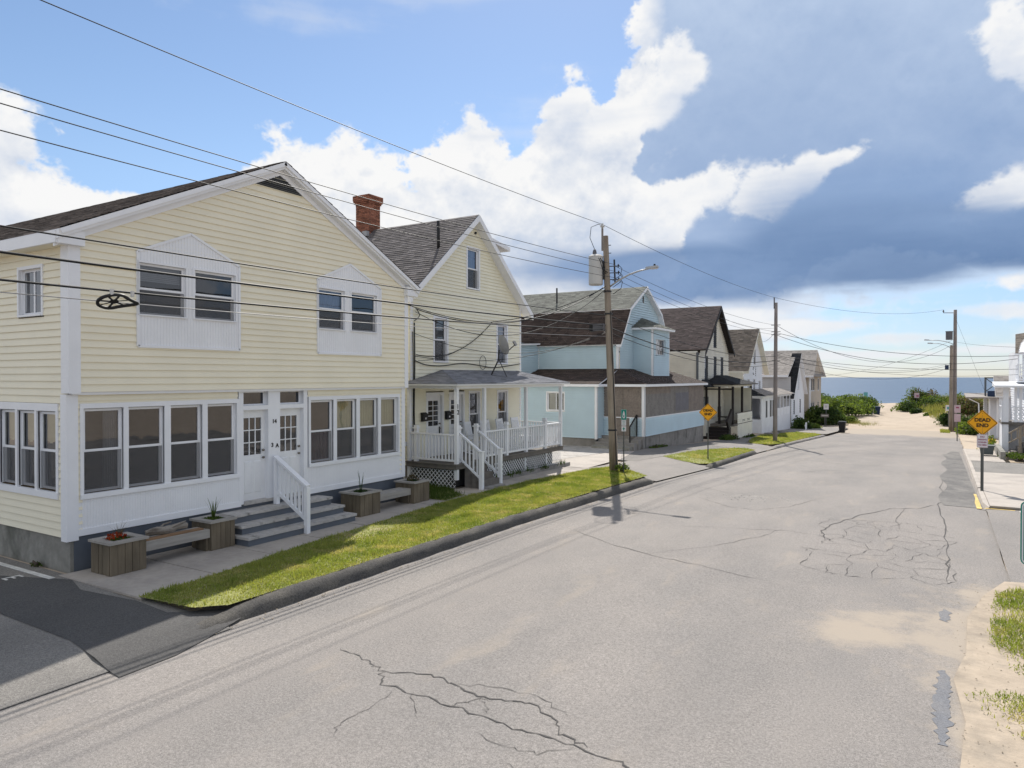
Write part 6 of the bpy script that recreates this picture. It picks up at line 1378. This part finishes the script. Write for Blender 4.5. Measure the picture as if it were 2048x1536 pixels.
# on down the street
wire(t1, at2(8.1) + V((-.1, -.05, .75)), .25, .009, 'top wire from the near pole to the second pole')
wire(at2(8.1) + V((-.1, -.05, .75)), at3(9.85) + V((-1, 0, .35)), .7, .010, 'top wire from the second pole to the beach end poles')
for z, z2, s, nm in ((7.7, 7.0, .35, 'upper'), (7.45, 6.55, .35, 'middle'), (7.2, 6.35, .35, 'lower')): wire(at1(z) + V((.3, .1, 0)), at2(z2), s, .008, '%s thin wire passing over the blue house to the second pole' % nm)
wire(at1(5.85), at2(4.9), .5, .013, 'upper sagging cable in front of the blue bay'); wire(at1(5.40), at2(4.65), .6, .022, 'thick sagging cable in front of the blue bay'); wire(at1(5.2), at2(4.4), .62, .013, 'lower sagging cable in front of the blue bay')
wire(at2(7.0), at3(6.9), 2.2, .013, 'highest of the sagging cables over the beach end'); wire(at2(4.9), at4(4.7), .9, .014, 'cable from the second pole to the short beach end pole'); wire(at2(4.6), at4(4.5), 1.2, .013, 'lower cable from the second pole to the short beach end pole'); wire(at2(5.2), at4(4.9), 1.0, .011, 'thin wire from the second pole to the short beach end pole')
wire(at2(6.5), (3.5, 49.2, 4.72), .55, .014, 'upper cable crossing the street to the deck house'); wire(at2(6.35), (3.5, 49.3, 4.55), .95, .014, 'second cable crossing the street to the deck house'); wire(at2(4.95), (3.4, 47.7, 3.95), .35, .012, 'low cable crossing the street to the deck house'); wire(at2(4.8), (3.4, 47.7, 3.65), .5, .008, 'lowest thin wire crossing the street to the deck house')
wire(at3(7.0), (3.5, 49.2, 5.2), .1, .01, 'wire from the tall beach end pole to the deck house'); wire(at3(7.3), (-13.2, 86.9, 3.6), .9, .012, 'wire from the tall beach end pole to the tan house')
wire(at3(9.4), (4.4, 78.4, -1.6), .0, .008, 'steep guy wire of the tall beach end pole')
# service drops
h2c = V((-14.85, 18.25, 5.75)); h2b = V((-14.95, 23.05, 5.65))
wire(at1(7.0), h2c, .9, .016, 'thick twisted service drop from the near pole to the first cream corner'); wire(at1(6.9), h2c - V((0, 0, .1)), 1.25, .012, 'thin service drop under the twisted one')
wire(at1(6.95), h2b, .25, .014, 'short service drop to the bracket under the cream gable'); wire(at1(5.3), (-14.95, 18.3, 4.2), .55, .010, 'low service drop to the left corner of the second house')
wire(at1(5.25), (-14.95, 18.3, 4.95), .75, .009, 'middle service drop to the left corner of the second house'); wire(at1(7.0), (-13.25, 15.9, 5.6), .9, .014, 'service drop to the right corner of the first cream house')
wire(at1(5.5), (-15.6, 36.8, 5.2), .2, .008, 'thin drop from the near pole to the blue gable')
wire(h2b, (-14.94, 18.4, 4.25), .5, .013, 'loose cable sweeping down across the second house front', group=None); wire((-14.93, 22.3, 5.15), (-14.93, 18.5, 4.05), .25, .008, 'thin loose cable across the second house front')
wire(at2(6.6), (-13.6, 62.9, 6.6), .3, .010, 'drop from the second pole to the white gable'); wire(at2(6.8), (-14.0, 52.5, 7.9), .3, .008, 'drop from the second pole to the plum roofed gable'); wire(at2(2.4), (-12.4, 55, 2.4), .1, .014, 'low cable from the second pole to the dark posts')
# cables clipped to the second house
def run(pts, r, label, mat='cable_black'):
    q = []
    for i in range(len(pts) - 1):
        p0, p1, p2, p3 = [V(pts[max(0, min(len(pts) - 1, i + k))]) for k in (-1, 0, 1, 2)]
        for j in range(6):
            t = j / 6; q.append(.5 * ((2 * p1) + (p2 - p0) * t + (2 * p0 - 5 * p1 + 4 * p2 - p3) * t * t + (3 * p1 - p0 - 3 * p2 + p3) * t ** 3))
    q.append(V(pts[-1])); return tag(MB().tube(q, r, 5).build('wall_cable', mat, smooth=True), label, 'cable')
run([(-14.94, 18.3, 5.3), (-14.94, 18.32, 4.0), (-14.95, 18.3, 2.4), (-14.94, 18.33, 1.4)], .022, 'dark cable running down the left edge of the second house')
run([(-14.93, 18.2, 5.0), (-14.92, 18.22, 3.6), (-14.92, 18.2, 1.5)], .015, 'thin cable beside the dark one on the second house edge')
run([(-14.93, 18.32, 4.05), (-14.93, 18.9, 3.92), (-14.93, 19.8, 3.90), (-14.93, 21.0, 4.0), (-14.93, 22.0, 3.95), (-14.93, 23.2, 3.88), (-14.93, 25.1, 4.05)], .017, 'cable strung along the wall just above the porch roof')
run([(-14.9, 22.3 + .22 * math.cos(a), 4.05 + .26 * math.sin(a)) for a in np.linspace(0, 6.6, 12)], .010, 'coil of spare cable on the wall above the porch roof')
run([(-14.85, 18.3, 5.75), (-14.88, 18.5, 5.55), (-14.92, 18.28, 5.35)], .015, 'drip loop at the top left corner of the second house')

# ------------------------------------------------------------------ signs
def plate(parent, c, w, h, n, mat, name='plate', t=.004, rot=0, rr=.03, border=None, bmat='sign_black'):
    c, n = V(c), V(n).normalized(); u = V((0, 0, 1)).cross(n).normalized() if abs(n.z) < .9 else V((1, 0, 0)); z = n.cross(u)
    def ring(w, h, rr, o):
        P = []
        for sx, sy, a0 in ((1, 1, 0), (-1, 1, 90), (-1, -1, 180), (1, -1, 270)):
            for k in range(4):
                a = R(a0 + 30 * k); P.append((sx * (w / 2 - rr) + rr * math.cos(a), sy * (h / 2 - rr) + rr * math.sin(a)))
        cr, sr = math.cos(R(rot)), math.sin(R(rot)); return [c + u * (x * cr - y * sr) + z * (x * sr + y * cr) + n * o for x, y in P]
    o = MB().prism(ring(w, h, rr, -t), ring(w, h, rr, t)).build(name, mat, parent)
    if border:
        i, wd = border; m = MB(); A, B = ring(w - 2 * i, h - 2 * i, max(.005, rr - i), t + .0015), ring(w - 2 * i - 2 * wd, h - 2 * i - 2 * wd, max(.004, rr - i - wd), t + .0015); k = len(A)
        for j in range(k): m.poly([A[j], A[(j + 1) % k], B[(j + 1) % k], B[j]])
        m.build('border', bmat, o)
    return o, u
def dead_end(label, base, zc, diag, n, pr_=.028):
    t = thing('dead_end_sign', label, 'road sign', base); b = V(base)
    MB().tube([b - V((0, 0, .2)), V((b.x, b.y, zc + diag * .3))], pr_, 8).build('post', 'post_metal', t)
    s = diag / 1.4142; nn = V(n).normalized(); c = V((b.x, b.y, zc)) + nn * .04
    o, u = plate(t, c, s, s, n, 'sign_yellow', 'diamond', .004, 45, .045, (.018, .016))
    text(o, 'DEAD', diag * .185, c + nn * .009 + V((0, 0, diag * .10)), u, nn, 'sign_black', 'lettering', .003, sx=1.05, bold=.006); text(o, 'END', diag * .185, c + nn * .009 - V((0, 0, diag * .105)), u, nn, 'sign_black', 'lettering', .003, sx=1.05, bold=.006)
    for d in (.36, -.36): MB().tube([c + V((0, 0, diag * d)), c + V((0, 0, diag * d)) + nn * .012], .012, 6).build('bolt', 'post_metal', o)
    return t
dead_end('yellow diamond DEAD END sign before the boarded blue porch', (-9.42, 32.95, -.35), 1.87, .84, (.28, -1, 0))
s2 = dead_end('yellow diamond DEAD END sign above a white parking plate', (1.05, 28.1, -.18), 2.0, .87, (.0, -1, 0), .045)
c = V((1.05, 28.03, 1.40)); o, u = plate(s2, c, .31, .44, (0, -1, 0), 'sign_white', 'parking_plate', .003, 0, .03, (.010, .006), 'sign_red')
for i, (tx, sz) in enumerate((('NO', .075), ('PARKING', .068), ('CORNER', .068), ('TO HERE', .068))): text(o, tx, sz, c + V((0, -.008, .135 - .09 * i)), u, (0, -1, 0), 'sign_red', 'lettering', .002, sx=.86 if i else 1, bold=.002)
t = thing('route_sign', 'slim green and white route sign just right of the near pole', 'road sign', (-10.12, 24.5, -.05))
MB().bar((-10.12, 24.5, -.1), (-10.12, 24.5, 2.3), .05, .03).build('post', 'post_metal', t); nn = V((.35, -1, 0)).normalized(); c = V((-10.12, 24.5, 2.12)) + nn * .03
o, u = plate(t, c, .21, .39, nn, 'sign_green', 'green_plate', .003, 0, .02, (.008, .006), 'sign_white')
sy = MB(); P = [(0, .15), (.035, .05), (.05, -.06), (.035, -.13), (-.035, -.13), (-.05, -.06), (-.035, .05)]; sy.poly([c + u * x + V((0, 0, y)) + nn * .006 for x, y in P]); sy.build('white_emblem', 'sign_white', o); sy = MB(); sy.poly([c + u * x + V((0, 0, y - .05)) + nn * .008 for x, y in ((.018, .03), (.02, -.02), (0, -.045), (-.02, -.02), (-.018, .03))]); sy.build('emblem_core', 'sign_green', o)
o2, u = plate(t, c - V((0, 0, .305)), .17, .20, nn, 'sign_white', 'white_plate', .003, 0, .015)
for i in range(3): MB().bar(c - V((0, 0, .25 + .05 * i)) - u * .05 + nn * .006, c - V((0, 0, .25 + .05 * i)) + u * .05 + nn * .006, .004, .012, up=(0, 0, 1)).build('mark', 'sign_green', o2)
o3, u = plate(t, c - V((0, 0, .52)), .17, .19, nn, 'sign_white', 'arrow_plate', .003, 0, .015); MB().poly([c - V((0, 0, .52)) + u * x + V((0, 0, y)) + nn * .006 for x, y in ((.0, .06), (.05, .0), (.02, .0), (.02, -.06), (-.02, -.06), (-.02, .0), (-.05, .0))]).build('arrow', 'sign_green', o3)
t = thing('route_sign', 'green sign with pale border cut off by the right edge', 'road sign', (.88, 8.5, -.1)); MB().bar((.88, 8.52, -.1), (.88, 8.52, 2.4), .05, .03).build('post', 'post_metal', t); nn = V((-.2, -1, 0)).normalized(); c = V((.88, 8.47, 1.98))
o, u = plate(t, c, .50, .62, nn, 'sign_green', 'green_plate', .003, 0, .05, (.012, .012), 'sign_white'); MB().poly([c + u * x + V((0, 0, y)) + nn * .006 for x, y in ((.17, -.04), (.17, -.24), (-.17, -.24), (-.17, -.04))]).build('pale_panel', 'tank_grey', o)
def small_sign(label, base, w, h, zc, mat, n=(.15, -1, 0), post='post_metal', marks=None, bmat='sign_black'):
    t = thing('small_sign', label, 'sign', base, 'small signs at the beach end'); b = V(base); MB().bar(b - V((0, 0, .2)), (b.x, b.y, zc + h * .4), .07).build('post', post, t); nn = V(n).normalized()
    o, u = plate(t, V((b.x, b.y, zc)) + nn * .06, w, h, n, mat, 'plate', .008, 0, .02)
    for (x, y, ww, hh) in (marks or ()):
        cc = V((b.x, b.y, zc)) + nn * .072 + u * x + V((0, 0, y)); MB().poly([cc - u * ww - V((0, 0, hh)), cc + u * ww - V((0, 0, hh)), cc + u * ww + V((0, 0, hh)), cc - u * ww + V((0, 0, hh))]).build('mark', bmat, o)
    return t
small_sign('white sign in front of the dark bush near the tan house', (-10.9, 82.5, -1.8), .5, .6, .35, 'sign_white', marks=((0, .1, .15, .03), (0, -.02, .12, .1)), bmat='tank_grey')
small_sign('dark slatted notice under the white sign by the bush', (-11.0, 82.3, -1.8), .8, .35, -.6, 'deck_wood', marks=((0, .0, .3, .04),), bmat='tank_grey')
small_sign('blue sign on a post standing on the left dune', (-12.9, 150, -1.), .7, 1.0, .15, 'teal_gutter')
small_sign('red and white sign in the right-hand dune bushes', (-3.85, 129, -2.), .7, .8, .65, 'sign_pink', marks=((.1, -.1, .18, .1),), bmat='sign_red')
small_sign('small white notice low in the right-hand dune bushes', (-2.6, 127, -2.), .65, .45, -.9, 'sign_white', marks=((0, 0, .22, .1),), bmat='grey_paint')
small_sign('pale green-edged sign left of the beach end poles', (.30, 92, -1.95), .55, .65, .1, 'sign_white', marks=((0, 0, .15, .15),), bmat='teal_gutter')
t = small_sign('two pinkish parking signs on a slanted post before the poles', (.80, 65, -1.5), .42, .6, 1.05, 'sign_pink', marks=((0, .1, .1, .05),), bmat='sign_red'); plate(t, (.81, 64.94, .35), .42, .6, (.15, -1, 0), 'sign_pink', 'lower_plate', .008, 0, .02)

# ------------------------------------------------------------------ bins
def bin_(label, c, w, d, h, mat, wheels=True, rz=0):
    t = thing('wheelie_bin', label, 'bin', c); 
    def hx(a, b, z0, z1): return [(-a[0], -a[1], z0), (a[0], -a[1], z0), (a[0], a[1], z0), (-a[0], a[1], z0), (-b[0], -b[1], z1), (b[0], -b[1], z1), (b[0], b[1], z1), (-b[0], b[1], z1)]
    L = [V(c) + V(p) for p in hx((w * .36, d * .36), (w * .48, d * .48), .04, h * .88)]; MB().hexa(L).build('body', mat, t)
    MB().hexa([V(c) + V(p) for p in hx((w * .54, d * .54), (w * .50, d * .46), h * .885, h)]).build('lid', mat, t)
    MB().box(c[0] - w * .62, c[0] - w * .5, c[1] - d * .3, c[1] + d * .3, c[2] + h * .80, c[2] + h * .86).build('handle', mat, t)
    if wheels:
        for s in (-1, 1): MB().tube([(c[0] - w * .38, c[1] + s * d * .42 - .03, c[2] + .12), (c[0] - w * .38, c[1] + s * d * .42 + .03, c[2] + .12)], .12, 12).build('wheel', 'bin_black', t)
    return t
bin_('black wheelie bin standing alone at the left road edge', (-8.2, 72.6, -1.69), .62, .7, 1.08, 'bin_black')
bin_('blue bin with a pale label at the dune foot', (-9.5, 116.8, -2.04), .95, .9, 1.2, 'bin_blue', False)
bin_('dark navy bin next to the blue one', (-8.6, 117.4, -2.04), .95, .9, 1.25, 'bin_navy', False)
t = thing('storage_tub', 'low grey tub behind the near dead end sign', 'tub', (1.95, 46.2, -.66)); MB().hexa([(1.65, 45.9, -.66), (2.2, 45.9, -.66), (2.2, 46.5, -.66), (1.65, 46.5, -.66), (1.6, 45.85, -.22), (2.25, 45.85, -.22), (2.25, 46.55, -.22), (1.6, 46.55, -.22)]).build('body', 'bin_grey', t); MB().box(1.57, 2.28, 45.82, 46.58, -.22, -.17).build('rim', 'bin_grey', t)
# concrete slab by the lawn
t = MB().hexa([(-12.0, 57.3, -1.0), (-11.2, 57.3, -1.0), (-11.2, 58.9, -1.1), (-12.0, 58.9, -1.1), (-12.0, 57.3, -.82), (-11.2, 57.3, -.86), (-11.2, 58.9, -.92), (-12.0, 58.9, -.88)]).build('concrete_step', 'grey_concrete'); tag(t, 'concrete step lying at the edge of the bright lawn', 'step')

# ------------------------------------------------------------------ shrubs and dune plants
def shrub(name, label, c, rad, n, size, mats, seed, group=None, cat='shrub', stems=4):
    t = thing(name, label, cat, c, group); r = random.Random(seed); st = MB()
    for i in range(stems):
        a = r.uniform(0, 6.28); st.tube([V(c) - V((0, 0, .15)), V(c) + V((math.cos(a) * rad[0] * .3, math.sin(a) * rad[1] * .3, rad[2] * .4)), V(c) + V((math.cos(a) * rad[0] * .6, math.sin(a) * rad[1] * .6, rad[2] * .75))], [.06, .04, .015], 5)
    st.build('trunk', 'trunk_bark', t); vs, fs, k = [], [], 0
    rr = np.random.default_rng(seed); nb = 6
    for j, m in enumerate(mats):
        V_, F_ = [], []; b = 0
        for i in range(nb):
            o = rr.uniform(-.6, .6, 3) * np.array(rad) * np.array([1, 1, .35]); s = rr.uniform(.4, .68)
            v, f = leaf_cloud(np.array([o[0], o[1], max(.0, o[2]) + rad[2] * .12]), np.array(rad) * s * np.array([1, 1, 1.15]), n // (nb * len(mats)), size, seed * 31 + i * 7 + j, .45, .55, .5); V_.append(v); F_.append(f + b); b += len(v)
        mesh_np('crown', np.vstack(V_), np.vstack(F_), m, t)
    return t
shrub('leafy_shrub', 'big dark green shrub against the tan house', (-11.9, 87.0, -1.9), (2.6, 2.2, 3.0), 9000, .13, ('leaf_dark', 'leaf_dark', 'leaf_mid'), 1)
shrub('leafy_shrub', 'dark round shrub beside the glazed porch and picket fence', (-12.1, 74.4, -1.65), (.9, 1.1, 1.55), 2600, .10, ('leaf_dark', 'leaf_mid'), 2)
shrub('leafy_shrub', 'bright yellow-green low shrub behind the black bin', (-10.0, 91.5, -1.95), (1.3, 1.2, 1.3), 2600, .11, ('leaf_bright', 'leaf_bright', 'leaf_mid'), 3)
shrub('leafy_shrub', 'low bright shrub inside the white picket fence', (-11.5, 76.6, -1.7), (.8, 1.4, .8), 1400, .1, ('leaf_bright', 'leaf_mid'), 4)
DB = [((-15.5, 108, -1.4), (3.2, 3, 2.4), 'leftmost dune bush beside the tan house'), ((-12.4, 107, -1.7), (2.4, 2.6, 2.1), 'rounded dune bush left of the beach path, second from the tan house'), ((-10.9, 112, -1.8), (1.9, 2.6, 2.0), 'dune bush directly behind the blue bins'), ((-11.9, 122, -1.4), (2.6, 3.0, 2.2), 'taller dune bush rising behind the bins'), ((-18.5, 114, -1.0), (3.5, 4, 2.3), 'distant dune bush on the far left')]
for i, (c, rd, lb) in enumerate(DB): shrub('dune_shrub', lb, c, (rd[0] * 1.25, rd[1] * 1.25, rd[2] * 1.35), 6000, .14, ('leaf_mid', 'leaf_dark', 'leaf_bright'), 10 + i, 'bushes on the dunes')
DR = [((-4.6, 131, -2.0), (2.0, 2.4, 2.2), 'first dune bush right of the beach path'), ((-3.2, 134, -1.8), (2.0, 2.4, 4.2), 'tall brownish dune bush behind the red and white sign'), ((-1.2, 128, -1.9), (2.4, 2.4, 2.9), 'dark green dune bush behind the small notice'), ((1.0, 124, -1.7), (2.4, 2.4, 2.7), 'green dune bush left of the beach end poles'), ((-.4, 112, -2.0), (1.8, 1.5, 1.2), 'low dune bush along the sand edge'), ((-2.2, 121, -2.), (1.8, 1.2, 1.0), 'lowest spreading bush along the sand edge')]
for i, (c, rd, lb) in enumerate(DR): shrub('dune_shrub', lb, c, (rd[0] * 1.2, rd[1] * 1.2, rd[2] * 1.15), 5000, .14, ('leaf_brown', 'leaf_mid') if i == 1 else ('leaf_dark', 'leaf_mid', 'leaf_mid'), 20 + i, 'bushes on the dunes')
shrub('leafy_shrub', 'green shrub at the foot of the beach end poles', (.6, 93.5, -1.95), (1.5, 1.4, 2.1), 2600, .12, ('leaf_mid', 'leaf_dark'), 30)
shrub('leafy_shrub', 'dark green shrub right of the beach end poles', (2.0, 85.0, -1.9), (1.6, 2.0, 2.2), 3400, .12, ('leaf_dark', 'leaf_mid'), 31)
shrub('leafy_shrub', 'bright green shrub behind the near dead end sign', (2.1, 77.5, -1.8), (1.3, 2.2, 1.9), 3400, .11, ('leaf_mid', 'leaf_bright'), 32)
shrub('leafy_shrub', 'brown-green hedge above the cottage corner', (2.6, 100, -1.2), (2.8, 3.0, 3.6), 3600, .14, ('leaf_brown', 'leaf_mid'), 33)
t = shrub('flower_bed', 'yellow flowers and leaves beside the deck house', (2.5, 58.5, -1.1), (.5, .8, .75), 900, .07, ('leaf_bright', 'petal_yellow'), 34, cat='flowers')
shrub('flower_bed', 'low green plants at the corner of the deck house', (2.3, 52, -.85), (.5, 1.4, .5), 900, .06, ('leaf_bright', 'leaf_mid'), 35, cat='flowers')
shrub('leafy_shrub', 'low green ground plants beside the deck house stairs', (3.3, 44.6, -.62), (.9, 1.1, .35), 1500, .05, ('leaf_mid', 'weed_blade'), 36)
shrub('weed_patch', 'weeds growing along the boarded blue porch base', (-12.85, 36.0, -.25), (.22, 1.6, .28), 700, .04, ('weed_blade', 'leaf_mid'), 37, cat='weed')
shrub('weed_patch', 'tall weeds in front of the dark posted porch', (-12.3, 47.8, -.75), (.5, 1.4, .7), 1500, .06, ('weed_blade', 'leaf_dark'), 38, cat='weed')
shrub('weed_patch', 'weeds along the half wall of the dark posted porch', (-12.2, 52.8, -1.0), (.25, 2.2, .5), 1100, .05, ('weed_blade', 'leaf_dark'), 39, cat='weed')
shrub('weed_patch', 'small weed at the foot of the bare concrete base', (-14.4, 6.62, .0), (.22, .07, .1), 160, .02, ('weed_blade',), 40, cat='weed', stems=2)
shrub('weed_patch', 'leafy weeds round the foot of the near pole', (-10.3, 24.7, .02), (.3, .3, .35), 400, .035, ('weed_blade', 'leaf_bright'), 41, cat='weed')
r = np.random.default_rng(5)
def dgrass(n, x0, x1, y0, y1, h, w, seed, label):
    r = np.random.default_rng(seed); q = np.column_stack([r.uniform(x0, x1, n), r.uniform(y0, y1, n)]); k = dune(q[:, 0], q[:, 1]) > .35; q = q[k]; z = gz(q[:, 0], q[:, 1]) - .1
    v, f = blades(np.column_stack([q, z]), np.full(len(q), h), w, seed, .7); o = mesh_np('dune_grass', v, f, 'dune_blade', kind='stuff'); o['label'] = label; o['category'] = 'grass'
dgrass(42000, -45, -8, 98, 164, 1.0, .07, 1, 'tall pale dune grass left of the beach path'); dgrass(42000, -10, 40, 98, 164, 1.1, .07, 2, 'tall pale dune grass right of the beach path')
q = np.column_stack([r.normal(-8.6, .9, 500), r.normal(91, 1.6, 500)]); v, f = blades(np.column_stack([q, gz(q[:, 0], q[:, 1]) - .05]), np.full(500, .45), .03, 8, .7); o = mesh_np('dune_grass', v, f, 'dune_blade', kind='stuff'); o['label'] = 'thin pale grass tufts on the sand behind the black bin'; o['category'] = 'grass'
q = np.column_stack([r.uniform(-.4, .4, 700), r.uniform(79, 84, 700)]); v, f = blades(np.column_stack([q, gz(q[:, 0], q[:, 1])]), np.full(700, .2), .04, 9, .6); o = mesh_np('grass', v, f, 'lawn_blade', kind='stuff'); o['label'] = 'grass patch at the foot of the beach end poles'; o['category'] = 'grass'
# picket fence
t = thing('picket_fence', 'low white picket fence in front of the glazed porch shrubs', 'fence', (-11.3, 73, -1.6))
for i in range(18):
    y = 71.5 + i * .4; x = -11.25 - .045 * i + .0; z = float(gz(x, y)); MB().prism([(x, y - .09, z), (x, y + .09, z), (x, y + .09, z + .55), (x, y, z + .68), (x, y - .09, z + .55)], [(x + .03, y - .09, z), (x + .03, y + .09, z), (x + .03, y + .09, z + .55), (x + .03, y, z + .68), (x + .03, y - .09, z + .55)]).build('picket', 'white_trim', t)
MB().bar((-11.28, 71.4, float(gz(-11.3, 71.4)) + .4), (-12.05, 78.4, float(gz(-12, 78.4)) + .4), .04, .08).build('rail', 'white_trim', t)
